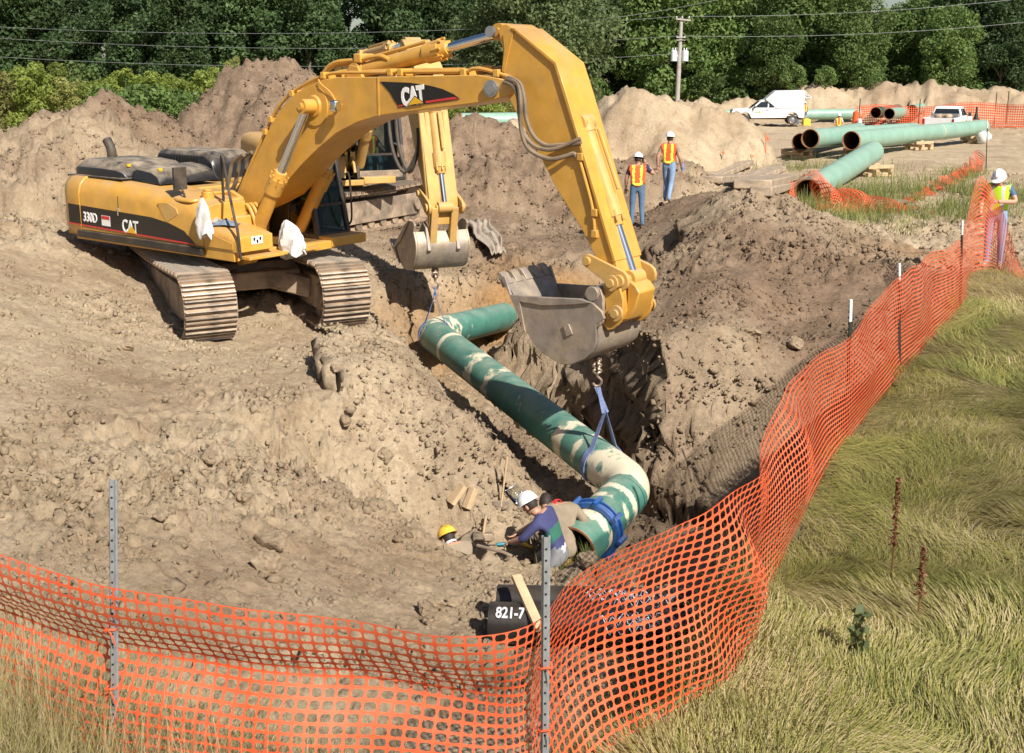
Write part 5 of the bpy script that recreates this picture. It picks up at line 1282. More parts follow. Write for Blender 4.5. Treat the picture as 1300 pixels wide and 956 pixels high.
# trees standing forward of the edge
for (px_, D, s, k, lab) in ((700, 97, 1.12, 'pale willow', 'large pale green tree standing forward just right of the stick top'), (640, 101, 1.0, 'pale willow', 'green tree half hidden behind the top of the stick'),
        (1075, 108, .74, 'spreading green', 'rounded bright green tree above the far spoil heap'), (975, 108, .66, 'spreading green', 'rounded green tree behind the white service truck'), (1190, 110, .72, 'spreading green', 'rounded dark green tree right of the bright one, over the rear pickup'),
        (1255, 112, .8, 'tall dark', 'dark tree at far right behind the orange fence')):
    x = (px_-650)*D/FOC; plant_tree('forest_tree', k, int(px_) % 3, x, D, s, px_*.7, lab, 'tree', 'trees of the forest edge')
for i in range(26):                                                    # undergrowth at the foot of the forest
    x = -60 + 4.9*i + rt_.uniform(-1.2, 1.2); y = 111 + rt_.uniform(-2, 2)
    plant_tree('bush', 'bush', i % 3, x, y, rt_.uniform(1.1, 1.7), rt_.uniform(0, 6), 'low forest foot bush %d m along, %s' % (0, where(650+x/y*FOC)) if False else 'low %s bush at the forest foot, %s' % (('leafy', 'rounded')[i % 2], where(650+x/y*FOC)), 'bush', 'bushes along the forest foot')
# young light green trees at the left and the bushes before them
for i in range(13):
    px_ = -20 + 24*i + rt_.uniform(-7, 7); D = 66 + rt_.uniform(-3, 5); x = (px_-650)*D/FOC
    k = 'olive young' if i < 3 or i == 5 else 'sapling'
    plant_tree('young_tree', k, i, x, D, rt_.uniform(.78, 1.06), rt_.uniform(0, 6), '%s young tree, %s from the left in the row' % ('bright green' if k == 'sapling' else 'olive yellow', NTH[i]), 'tree', 'young trees in a row at left')
x = (303-650)*60/FOC; plant_tree('young_tree', 'olive young', 1, x, 60, .86, 1.0, 'thin yellowish young tree against the tallest spoil heap', 'tree', 'young trees in a row at left', sz=1.05).scale = (.45, .45, 1.02)
for i, px_ in enumerate((150, 166, 185, 204, 222, 236, 250, 266)):
    D = 57 + (i % 3)*2.5; x = (px_-650)*D/FOC; plant_tree('bush', 'bush', i, x, D, rt_.uniform(.85, 1.1), rt_.uniform(0, 6), 'dark green bush in the dip between the left heaps, %s from the left' % NTH[i], 'bush', 'bushes between the spoil heaps')
for i, px_ in enumerate((575, 596, 618, 640)):
    D = 67 + (i % 2)*2; x = (px_-650)*D/FOC; plant_tree('young_tree', 'olive young' if i % 2 else 'sapling', i, x, D, rt_.uniform(.62, .75), rt_.uniform(0, 6), 'small tree with bare stem under the long boom, %s from the left' % NTH[i], 'tree', 'small trees under the boom')
for px_, D, s in ((892, 78, .8), (1000, 105, 1.1), (1040, 104, .9)):
    x = (px_-650)*D/FOC; plant_tree('bush', 'bush', 1, x, D, s*.6, 2., 'small scrubby bush by the %s' % {892: 'utility pole heap', 1000: 'rear of the service truck', 1040: 'far spoil heap'}[px_], 'bush', 'scattered bushes').scale = ((s*.3, s*.3, s*.75) if px_ == 892 else (s*.7,)*3)
# ------------------------------------------------------------------ grass
def blades(name, x, y, z, ang, ln, wd, lay, mi, label, mats, curl=None):
    """curved grass blades: base points, direction they lean to, length, width, lay 0 upright .. 1 flat"""
    n = len(x); rng = np.random.default_rng(n); K = 3 if n > 60000 else 4; V = np.zeros((n, K, 2, 3))
    dx, dy = np.cos(ang), np.sin(ang); px_ = x.copy(); py = y.copy(); pz_ = z.copy(); sx, sy = -dy, dx
    el0 = np.radians(85) * (1-lay*.80); prev = el0
    for k in range(K):
        f = k/(K-1); w_ = wd*(1-f*.9)*.5
        V[:, k, 0] = np.stack([px_-sx*w_, py-sy*w_, pz_], 1); V[:, k, 1] = np.stack([px_+sx*w_, py+sy*w_, pz_+w_*.4], 1)
        el = el0 - (f*1.15)*lay*1.75 - f*.25; st = ln/(K-1)
        turn = (curl if curl is not None else 0)*f; dx2, dy2 = np.cos(ang+turn), np.sin(ang+turn)
        px_ = px_ + dx2*np.cos(el)*st; py = py + dy2*np.cos(el)*st; pz_ = np.maximum(pz_ + np.sin(el)*st, z+.01)
    b = (np.arange(n)*K*2)[:, None, None]; f = np.array([[2*k, 2*k+1, 2*k+3, 2*k+2] for k in range(K-1)])[None]
    me = np_mesh(name, V.reshape(-1, 3), (b+f).reshape(-1, 4), mats, False, np.repeat(mi, K-1))
    return tag(add_obj(name, me), label, 'grass', kind='stuff')
def bank_grass(n=230000):
    rng = np.random.default_rng(11); D = 3.2*np.exp(rng.random(n)**.9*math.log(34/3.2)); T = np.where(rng.random(n) < .9, rng.uniform(-.12, .56, n), rng.uniform(.56, .95, n)); X = T*(D+1); Y = D
    d, side, par = seg_dist(X, Y, BANKLINE); s = d*side; ok = (s > -.15 + .5*fbm(X*1.2, Y*1.2, 2, 3)) ; X, Y, s = X[ok], Y[ok], s[ok]; n = len(X)
    ang = 2.6 + 5.5*fbm(X*.32, Y*.32, 3, 77) + 1.6*fbm(X*1.4, Y*1.4, 2, 78) + rng.normal(0, .22, n)
    clump = fbm(X*.8, Y*.8, 3, 79)
    ln = (.15 + .23*rng.random(n))*(1+.5*clump) * np.clip(1.1-.0*Y, .6, 1.2)
    lay = np.clip(.93 + .22*fbm(X*.6, Y*.6, 2, 80) + rng.normal(0, .09, n), .5, 1.1)
    wd = .0026 + .00042*Y + .0018*rng.random(n)
    Z = ground(X, Y, False) + .02 + .06*np.clip(clump+.25, 0, 1)
    u = rng.random(n) + 1.5*fbm(X*.55+9, Y*.55, 3, 81); mi = np.where(u < .33, 0, np.where(u < .72, 1, 2))
    blades('bank_grass', X, Y, Z, ang, ln, wd, lay, mi, 'long matted green and straw grass lying in swirls on the bank', [M['grass'], M['grass_mid'], M['grass_dry']], curl=rng.normal(0, .5, n))
bank_grass()
def dry_grass(n=46000):
    rng = np.random.default_rng(12); X = rng.uniform(-4.6, .2, n); Y = rng.uniform(3.0, 5.9, n)
    keep = rng.random(n) < np.clip(.98 - .55*(X+2.0), .04, 1); X, Y = X[keep], Y[keep]; n = len(X)
    ln = rng.uniform(.5, 1.12, n)*np.clip(1.0-.26*(X+2.2), .35, 1.05)
    mi = np.where(rng.random(n) < .72, 0, 1)
    blades('dry_grass', X, Y, ground(X, Y, False), rng.uniform(0, 6.28, n), ln, .0042+.004*rng.random(n), np.clip(rng.normal(.26, .15, n), 0, .7), mi, 'tall straw coloured grass standing before the orange net at left', [M['grass_dry'], M['grass_mid']], curl=rng.normal(0, .4, n))
    # seed heads
    k = rng.choice(n, 1600, replace=False); V = []; 
    h = MB()
    m_ = 9000; X2 = rng.uniform(-2.6, 1.9, m_); Y2 = rng.uniform(4.0, 9.5, m_); d, side, par = seg_dist(X2, Y2, BANKLINE); sd = d*side; ok = (np.abs(sd) < 1.3) & (rng.random(m_) < .9); X2, Y2 = X2[ok], Y2[ok]; q = len(X2)
    blades('green_grass', X2, Y2, ground(X2, Y2), rng.uniform(0, 6.28, q), rng.uniform(.18, .5, q), .006+.004*rng.random(q), np.clip(rng.normal(.35, .2, q), 0, .9), np.where(rng.random(q) < .7, 0, 1), 'short green grass growing behind and under the orange net', [M['grass'], M['grass_mid']])
    # weeds by the pipes and tufts on the pit lip
    P = []
    for (cx, cy, r, m2) in ((pz(1190,250,.3).x, pz(1190,250,.3).y, 2.6, 4200), (pz(1120,265,.3).x, pz(1120,265,.3).y, 2.5, 3500), (pz(1050,215,.2).x, pz(1050,215,.2).y, 1.8, 900), (pz(1240,225,.3).x, pz(1240,225,.3).y, 3.0, 2600), (pz(1075,285,.3).x, pz(1075,285,.3).y, 1.6, 900), (pz(745,697,-.9).x, pz(745,697,-.9).y, .38, 1100)):
        a = rng.normal(size=(m2, 2))*r*.5; P.append(np.c_[cx+a[:, 0]*(1.6 if r > 1 else 1), cy+a[:, 1], np.full(m2, r)])
    P = np.concatenate(P); dens = fbm(P[:, 0]*.5, P[:, 1]*.5, 3, 500); P = P[(dens > -.12) | (P[:, 2] < 1)]; q = len(P)
    blades('weeds', P[:, 0], P[:, 1], ground(P[:, 0], P[:, 1]), rng.uniform(0, 6.28, q), np.where(P[:, 2] < 1, rng.uniform(.10, .28, q), rng.uniform(.2, .75, q)), np.where(P[:, 2] < 1, .007, .02), np.clip(rng.normal(.25, .15, q), 0, .8), np.where(rng.random(q) < .75, 0, 1), 'green weeds growing round the pipes and on the pit edge', [M['weed_green'], M['grass_mid']])
M['weed_green'] = leaf_mat('weed_leaves', (.17, .23, .06), (.27, .32, .10), .45)
dry_grass()
def dock(px_, py, h, label, m, leafy=False):
    b = pz(px_, py, BANK); o = empty('dock_weed', b, label, 'weed', 'single weeds in the bank grass')
    rng = np.random.default_rng(int(px_)); s = MB(); s.tube([(0,0,0), (.01,.02,h*.5), (-.01,.03,h)], [.008, .006, .003], 6)
    s.build('stem', M['weed'], o)
    n = 230 if not leafy else 26; z = rng.uniform(h*(.35 if not leafy else .05), h, n); r = (.020+.055*(1-z/h))*rng.random(n)**.7*rng.random(n); a = rng.uniform(0, 6.28, n)
    c = np.c_[np.cos(a)*r, np.sin(a)*r, z]; V, Fq = leaf_cloud(rng, c, np.full(n, .012 if not leafy else .05), n*2, .013 if not leafy else .05)
    add_obj('seed_head' if not leafy else 'leaves', np_mesh('seed_head', V, Fq, m), o)
dock(1131, 737, .80, 'tall brown dock plant with seed head in the bank grass', M['weed'])
dock(1165, 790, .55, 'shorter brown dock plant below the tall one', M['weed'])
dock(1088, 845, .42, 'leafy grey-green thistle low in the bank grass', M['leaf_pale'], True)
# ------------------------------------------------------------------ people
def cloth(name, c, rough=.85, var=.12): return mat(name, c, rough, var=var, scale=9, bump=.25, bscale=16)
M['skin'] = mat('skin', (.50, .27, .18), .5, var=.06); M['hair'] = mat('dark_hair', (.03, .02, .015), .7)
M['jeans'] = cloth('blue_jeans', (.10, .17, .27)); M['jeans_light'] = cloth('light_jeans', (.23, .33, .50)); M['navy'] = cloth('navy_shirt', (.025, .03, .07)); M['khaki'] = cloth('khaki_shirt', (.27, .215, .15))
M['vest_orange'] = mat('orange_vest', (.9, .12, .025), .6, var=.06); M['vest_lime'] = mat('lime_vest', (.55, .85, .03), .6, var=.06); M['stripe_yellow'] = mat('yellow_reflective', (.9, .85, .10), .5); M['stripe_silver'] = mat('silver_reflective', (.7, .72, .66), .4)
M['boot'] = mat('tan_boot', (.30, .23, .16), .85, var=.2); M['purple'] = cloth('violet_blue_cloth', (.05, .055, .15)); M['green_cloth'] = cloth('green_cloth', (.03, .14, .10)); M['white_cloth2'] = cloth('white_shirt', (.72, .72, .74)); M['blue_cloth'] = cloth('denim_shirt', (.07, .12, .25)); M['trouser'] = cloth('grey_trousers', (.22, .22, .24)); M['eye'] = mat('eye', (.02, .015, .012), .3)
STAND = dict(pelvis=(0,0,.96), waist=(0,0,1.10), chest=(0,0,1.32), neck=(0,.0,1.50), head=(0,.03,1.63), shL=(-.18,0,1.43), shR=(.18,0,1.43), elL=(-.26,-.02,1.14), elR=(.26,-.02,1.14), wrL=(-.27,.08,.90), wrR=(.27,.08,.90),
             hipL=(-.10,0,.92), hipR=(.10,0,.92), knL=(-.11,.02,.50), knR=(.11,.02,.50), anL=(-.12,-.02,.09), anR=(.12,-.02,.09), toL=(-.14,.16,.04), toR=(.14,.16,.04))
EDGES = [('pelvis','waist'),('waist','chest'),('chest','neck'),('chest','shL'),('chest','shR'),('shL','elL'),('elL','wrL'),('shR','elR'),('elR','wrR'),('pelvis','hipL'),('pelvis','hipR'),('hipL','knL'),('knL','anL'),('anL','toL'),('hipR','knR'),('knR','anR'),('anR','toR')]
RAD = dict(pelvis=(.155,.12), waist=(.145,.11), chest=(.175,.125), neck=(.06,.06), shL=(.075,.075), shR=(.075,.075), elL=(.05,.05), elR=(.05,.05), wrL=(.036,.03), wrR=(.036,.03), hipL=(.10,.10), hipR=(.10,.10), knL=(.068,.07), knR=(.068,.07), anL=(.052,.05), anR=(.052,.05), toL=(.045,.035), toR=(.045,.035))
def person(loc, rz, label, pose, mats, face=(0,1,-.05), hat=None, vest=None, visor=False, group=None, lod=2, scale=1.0, shirt_fn=None, sleeves='short', collar=None, hair=True, hand=None):
    """mats: dict skin/shirt/trousers/boots -> materials; face: where the head looks, in the person's own frame"""
    J = dict(STAND); J.update(pose); J = {k: Vector(v) for k, v in J.items()}
    root = empty('person', loc, label, 'person', group, rz=rz); root.scale = (scale,)*3
    names = list(RAD); me = bpy.data.meshes.new('tmp'); me.from_pydata([J[n] for n in names], [(names.index(a), names.index(b)) for a, b in EDGES], [])
    o = bpy.data.objects.new('tmp', me); COL.objects.link(o); sk = o.modifiers.new('s', 'SKIN'); sk.use_smooth_shade = True
    for i, n in enumerate(names): me.skin_vertices[0].data[i].radius = RAD[n]; me.skin_vertices[0].data[i].use_root = (n == 'pelvis')
    sb = o.modifiers.new('u', 'SUBSURF'); sb.levels = lod; sb.render_levels = lod
    dg = bpy.context.evaluated_depsgraph_get(); body = bpy.data.meshes.new_from_object(o.evaluated_get(dg)); bpy.data.objects.remove(o); bpy.data.meshes.remove(me)
    body.name = 'body'; body.materials.clear()
    order = ['skin', 'shirt', 'trousers', 'boots', 'x1', 'x2', 'x3']
    for k in order: body.materials.append(mats.get(k, mats['shirt']))
    up = (J['chest']-J['pelvis']).normalized(); side = (J['shR']-J['shL']).normalized()
    def bone(c):
        best = None
        for a, b in EDGES:
            p, q = J[a], J[b]; d = q-p; t = max(0, min(1, (c-p).dot(d)/max(d.length_squared, 1e-6))); dist = (c-p-d*t).length - RAD[a][0]*.6
            if best is None or dist < best[0]: best = (dist, a, b, t)
        return best
    vf = []
    for p in body.polygons:
        _, a, b, t = bone(p.center); k = 'shirt'; torso = False
        if b in ('elL', 'elR'): k = 'shirt' if (sleeves != 'short' or t < .6) else 'skin'
        elif b in ('wrL', 'wrR'): k = 'shirt' if sleeves == 'long' else 'skin'
        elif b in ('hipL', 'hipR', 'knL', 'knR', 'anL', 'anR'): k = 'trousers'
        elif b in ('toL', 'toR'): k = 'boots'
        elif b == 'neck' and t > .86: k = 'skin'
        else:
            torso = True; hgt = (p.center-J['pelvis']).dot(up)
            if a == 'pelvis' and hgt < .02: k = 'trousers'; torso = False
            if shirt_fn and k == 'shirt': k = shirt_fn(hgt, t, b)
        if shirt_fn and not torso and k == 'shirt': k = shirt_fn((p.center-J['pelvis']).dot(up), t, b)
        p.material_index = order.index(k); p.use_smooth = True
        if torso: vf.append(p.index)
    bm = bmesh.new(); bm.from_mesh(body)
    # head, nose, ears and neck on the same mesh
    hc = J['head']; f = Vector(face).normalized(); u = Vector((0,0,1)); u = (u - f*u.dot(f)).normalized() if abs(f.z) < .95 else up; s = f.cross(u); rot = Matrix((s, f, u)).transposed()
    h = MB(); h.ell(hc, (.074, .094, .118), rot, 14, 10); h.ell(hc+f*.012-u*.055, (.058, .075, .065), rot, 12, 8)
    h.ell(hc+f*.098-u*.02, (.014, .022, .026), rot, 8, 6); h.tube([J['neck']-up*.03, hc-u*.06], [.058, .055], 10)
    for q in (-1, 1): h.ell(hc+s*.075*q-u*.015, (.012, .024, .034), rot, 8, 6)
    # hands: palm, four unequal bent fingers and a thumb
    for L in 'LR':
        w_, e = J['wr'+L], J['el'+L]; d = (w_-e).normalized(); x = d.cross(Vector((0, 1, .3))).normalized(); n_ = x.cross(d); kk = 1 if L == 'R' else -1
        pm = w_+d*.05; h.ell(pm, (.040, .018, .052), Matrix((x, n_, d)).transposed(), 10, 8)
        for i, ln in enumerate((.062, .07, .066, .052)):
            b0 = w_+d*.088+x*(.027-.018*i); c1 = b0+d*ln*.5+n_*.010*kk; c2 = c1+d*ln*.35+n_*.026*kk; h.tube([b0-d*.02, c1, c2], [.0095, .0088, .007], 6)
        t0 = w_+d*.03+x*.036*1; h.tube([t0, t0+d*.035+x*.022+n_*.012*kk, t0+d*.068+x*.02+n_*.028*kk], [.012, .011, .009], 6)
    tmp = bpy.data.meshes.new('t'); tmp.from_pydata(h.v, [], h.f)
    for p in tmp.polygons: p.use_smooth = True
    bm.from_mesh(tmp); bpy.data.meshes.remove(tmp)
    ebm = MB()
    bm.to_mesh(body); bm.free()
    bo = add_obj('body', body, root)
    ey = MB()
    for q in (-1, 1): ey.ell(hc+f*.086+s*.03*q+u*.008, (.012, .008, .007), rot, 8, 6)
    ey.ell(hc+f*.094-u*.062, (.024, .008, .006), rot, 8, 6, m=1); tag(ey.build('face_features', [M['eye'], mats.get('lip', M['taillight'])], root), kind='stuff')
    if hair:
        hr = MB(); hr.ell(hc-f*.012+u*.006, (.080, .094, .116), rot, 14, 8, v0=-35, v1=60)
        V = [Vector(p) for p in hr.v]; keep = [fc for fc in hr.f if all((V[i]-hc).dot(f) < .035 for i in fc)]; hr.f = keep; hr.m = [0]*len(keep); hr.build('hair', M['hair'], root)
    if hat:
        hm = MB(); c = hc+u*.045
        hm.ell(c, (.116, .140, .118), rot, 20, 8, v0=0, v1=90)
        n = 20; ring = []
        for j in range(n):
            q = 2*math.pi*j/n; ca, sa = math.cos(q), math.sin(q); br = .022 + .05*max(0, sa)**2
            ring.append((c+s*ca*.113+f*sa*.137+u*.004, c+s*ca*(.113+br*.6)+f*sa*(.137+br)-u*(.012+.012*max(0, sa)), c+s*ca*.108+f*sa*.13-u*.006))
        vs = [p for r in ring for p in r]; hm.add(vs, [(j*3+a, ((j+1) % n)*3+a, ((j+1) % n)*3+b, j*3+b) for j in range(n) for a, b in ((0,1),(1,2))])
        for q in (-1, 0, 1): 
            pts = [c+(f*math.cos(R(g))*.140+u*math.sin(R(g))*.119+s*.03*q*math.sin(R(g))) for g in range(25, 160, 15)]; hm.tube(pts, .009, 6)
        hm.build('hard_hat', hat, root, smooth=60)
        if visor:
            vb = MB(); b0 = c+f*.10+u*.10; vs = []; 
            for k in range(2):
                for j in range(9):
                    q = R(20+140*j/8); base = c + s*math.cos(q)*.145 + f*math.sin(q)*.150 + u*.05
                    out = (f*.25+u*.97)*(.20*k); vs.append(base+out)
            fs = [(j, j+1, 10+j, 9+j) for j in range(8)]; vb.add(vs, fs); vo = vb.build('face_shield', M['visor'], root); vo.modifiers.new('solid', 'SOLIDIFY').thickness = .004
            rb = MB(); rb.tube([vs[j] for j in range(9)], .009, 6); rb.tube([vs[9+j] for j in range(9)], .005, 6); rb.build('shield_rim', M['steel_grey'], root)
    if vest:
        vm, stripes = vest; sel = [body.polygons[i] for i in vf]; ids = {}; vs = []; fs = []; mi = []
        fw = side.cross(up)
        for p in sel:
            d = p.center-J['pelvis']; hgt = d.dot(up); x = (p.center-J['chest']).dot(side)
            if hgt < .0 or hgt > .52 or abs(x) > .19: continue
            q = []
            for vi in p.vertices:
                if vi not in ids: v = body.vertices[vi]; ids[vi] = len(vs); vs.append(v.co+v.normal*.018)
                q.append(ids[vi])
            fs.append(q)
            st = 1 if (.065 < abs(x) < .115) or (hgt < .10 and hgt > .05 and stripes != 'thin') else 0
            mi.append(st)
        vmb = bpy.data.meshes.new('safety_vest'); vmb.from_pydata(vs, [], fs); vmb.materials.append(vm); vmb.materials.append(M['stripe_yellow'] if stripes != 'silver' else M['stripe_silver']); vmb.polygons.foreach_set('material_index', mi); vmb.shade_smooth()
        vo = add_obj('safety_vest', vmb, root); sd = vo.modifiers.new('solid', 'SOLIDIFY'); sd.thickness = .012; sd.offset = -1
    if collar:
        cb = MB(); cb.lathe([(-.02, .075), (.03, .07), (.032, .062), (-.02, .065)], J['neck'], (hc-J['neck']), 14, closed=True); cb.build('collar', collar, root)
    return root
def onground(x, y, z0=0.0, dz=0):
    """where the line of sight through a photo pixel first meets the ground"""
    d = ray(x, y); D = 7.0*np.exp(np.linspace(0, 1, 900)*math.log(135/7.0)); X = d.x/d.y*D; Z = CAMH + d.z/d.y*D
    k = int(np.argmax(Z <= ground(X, D))); p = Vector((X[k], D[k], 0)); return Vector((p.x, p.y, gz(p.x, p.y)+dz))
base = dict(skin=M['skin'], shirt=M['navy'], trousers=M['jeans'], boots=M['boot'])
W = M['white_plastic']
pA = onground(808, 289); person(pA, R(-8), 'man seen from behind in orange vest and navy shirt holding a phone to his ear', dict(elR=(.38,.06,1.26), wrR=(.17,.09,1.53), elL=(-.27,.02,1.14), wrL=(-.28,.12,.92), head=(0,.02,1.62), anR=(.14,-.06,.09), toR=(.17,.12,.04)), base, face=(.1,1,-.25), lod=3, hat=W, vest=(M['vest_orange'], 'y'), scale=1.04)
pB = onground(848, 258); person(pB, R(-20), 'man walking away in orange vest over a tan shirt and light jeans', dict(knL=(-.09,.12,.52), anL=(-.09,.02,.14), toL=(-.10,.18,.04), knR=(.07,-.02,.50), anR=(.06,-.22,.12), toR=(.07,-.06,.04), elR=(.28,-.05,1.15), wrR=(.30,.10,.93), elL=(-.28,-.08,1.15), wrL=(-.29,-.02,.90)), dict(base, shirt=M['khaki'], trousers=M['jeans_light']), face=(0,1,-.1), lod=3, hat=W, vest=(M['vest_orange'], 'y'), scale=1.0)
pC = pz(1264, 347, BANK); pC.y += .62; pC.x += .18; pC.z = BANK
person(pC, R(148), 'man in lime vest and white hard hat gripping the top of the orange net', dict(chest=(0,.04,1.31), neck=(0,.07,1.49), head=(0,.13,1.60), elL=(-.30,.08,1.20), wrL=(-.05,.36,1.22), elR=(.27,.05,1.14), wrR=(.24,.22,.96)), dict(base, shirt=M['blue_cloth'], trousers=M['jeans_light']), face=(.05,1,-.45), lod=3, hat=W, vest=(M['vest_lime'], 'silver'), scale=1.06)
pF = pD(1065, 150, 72); pF.z = gz(pF.x, pF.y); person(pF, R(175), 'far man in orange vest and white hard hat standing behind the long pipes', dict(wrL=(-.2,.2,1.0), wrR=(.2,.2,1.0)), dict(base, shirt=M['white_cloth2'], trousers=M['jeans']), hat=W, vest=(M['vest_orange'], 'y'), scale=.98)
# three at the pipe end in the pit
def torso_bands(h, t, b):
    if b in ('wrL', 'wrR'): return 'x3'
    return 'x2' if h < .08 else ('x1' if .20 < h < .33 else 'shirt')
p1 = pD(711, 668, 13.2); zf = 0
KN = dict(pelvis=(0,0,.52), waist=(0,.07,.66), chest=(0,.17,.86), neck=(0,.27,1.02), head=(-.02,.38,1.10), shL=(-.19,.20,.97), shR=(.19,.20,.97), elL=(-.26,.38,.76), elR=(.26,.38,.76), wrL=(-.15,.58,.64), wrR=(.15,.58,.64), hipL=(-.10,0,.50), hipR=(.10,0,.50), knL=(-.13,.32,.10), knR=(.13,.32,.40), anL=(-.13,-.10,.08), anR=(.13,.26,.08), toL=(-.14,-.26,.05), toR=(.13,.44,.04))
zt = pD(702, 628, 13.2).z
person((p1.x, p1.y, zt-1.27), R(70), 'crouching worker in violet and green striped shirt, white hat with raised clear shield', KN, dict(skin=M['skin'], shirt=M['purple'], trousers=M['trouser'], boots=M['boot'], x1=M['green_cloth'], x2=M['white_cloth2'], x3=M['skin']), face=(.15,.75,-.55), hat=W, visor=True, shirt_fn=torso_bands, sleeves='long', scale=1.0)
p2 = pD(714, 657, 13.62) - Vector((0, .15, .86))
person(p2, 0, 'worker in khaki shirt bent behind the striped one, reaching to the pipe', dict(KN, chest=(0,.15,.86), neck=(-.06,.24,.99), head=(-.20,.36,.98), shL=(-.17,.20,.95), shR=(.17,.20,.95), elR=(.33,.16,.72), wrR=(.30,.40,.60), elL=(-.25,.3,.75), wrL=(-.15,.48,.65)), dict(skin=M['skin'], shirt=M['khaki'], trousers=M['khaki'], boots=M['boot'], x3=M['red']), face=(0,.7,-.7), hat=None, sleeves='long', collar=M['red'])
p3 = pD(588, 700, 13.3)
person((p3.x, p3.y, pD(588,684,13.3).z-1.17), R(35), 'stooping worker low in the pit, only a yellow hard hat and white collar showing', dict(KN, head=(0,.34,1.06), elL=(-.2,.30,.6), elR=(.2,.30,.6), wrL=(-.12,.4,.4), wrR=(.12,.4,.4)), dict(skin=M['skin'], shirt=M['khaki'], trousers=M['trouser'], boots=M['boot']), face=(0,.75,-.6), hat=M['yellow_hat'], sleeves='long', visor=False, collar=M['white_cloth2'])
def ear_muff():
    pass
SEAT = dict(pelvis=(0,0,.5), waist=(0,-.02,.64), chest=(0,-.02,.86), neck=(0,.0,1.04), head=(0,.04,1.17), shL=(-.18,0,.97), shR=(.18,0,.97), elL=(-.26,.14,.74), elR=(.26,.14,.74), wrL=(-.24,.38,.72), wrR=(.24,.38,.72), hipL=(-.1,.02,.47), hipR=(.1,.02,.47), knL=(-.14,.44,.5), knR=(.14,.44,.5), anL=(-.13,.50,.09), anR=(.13,.50,.09), toL=(-.14,.66,.04), toR=(.14,.66,.04))
pc_ = ex2w(.62, 1.32, -1.0); person(pc_, TH2-math.pi/2, 'operator in red-orange vest and jeans seated in the farther cab', SEAT, dict(base, shirt=M['navy']), hat=None, vest=(M['vest_orange'], 'thin'), scale=.98)
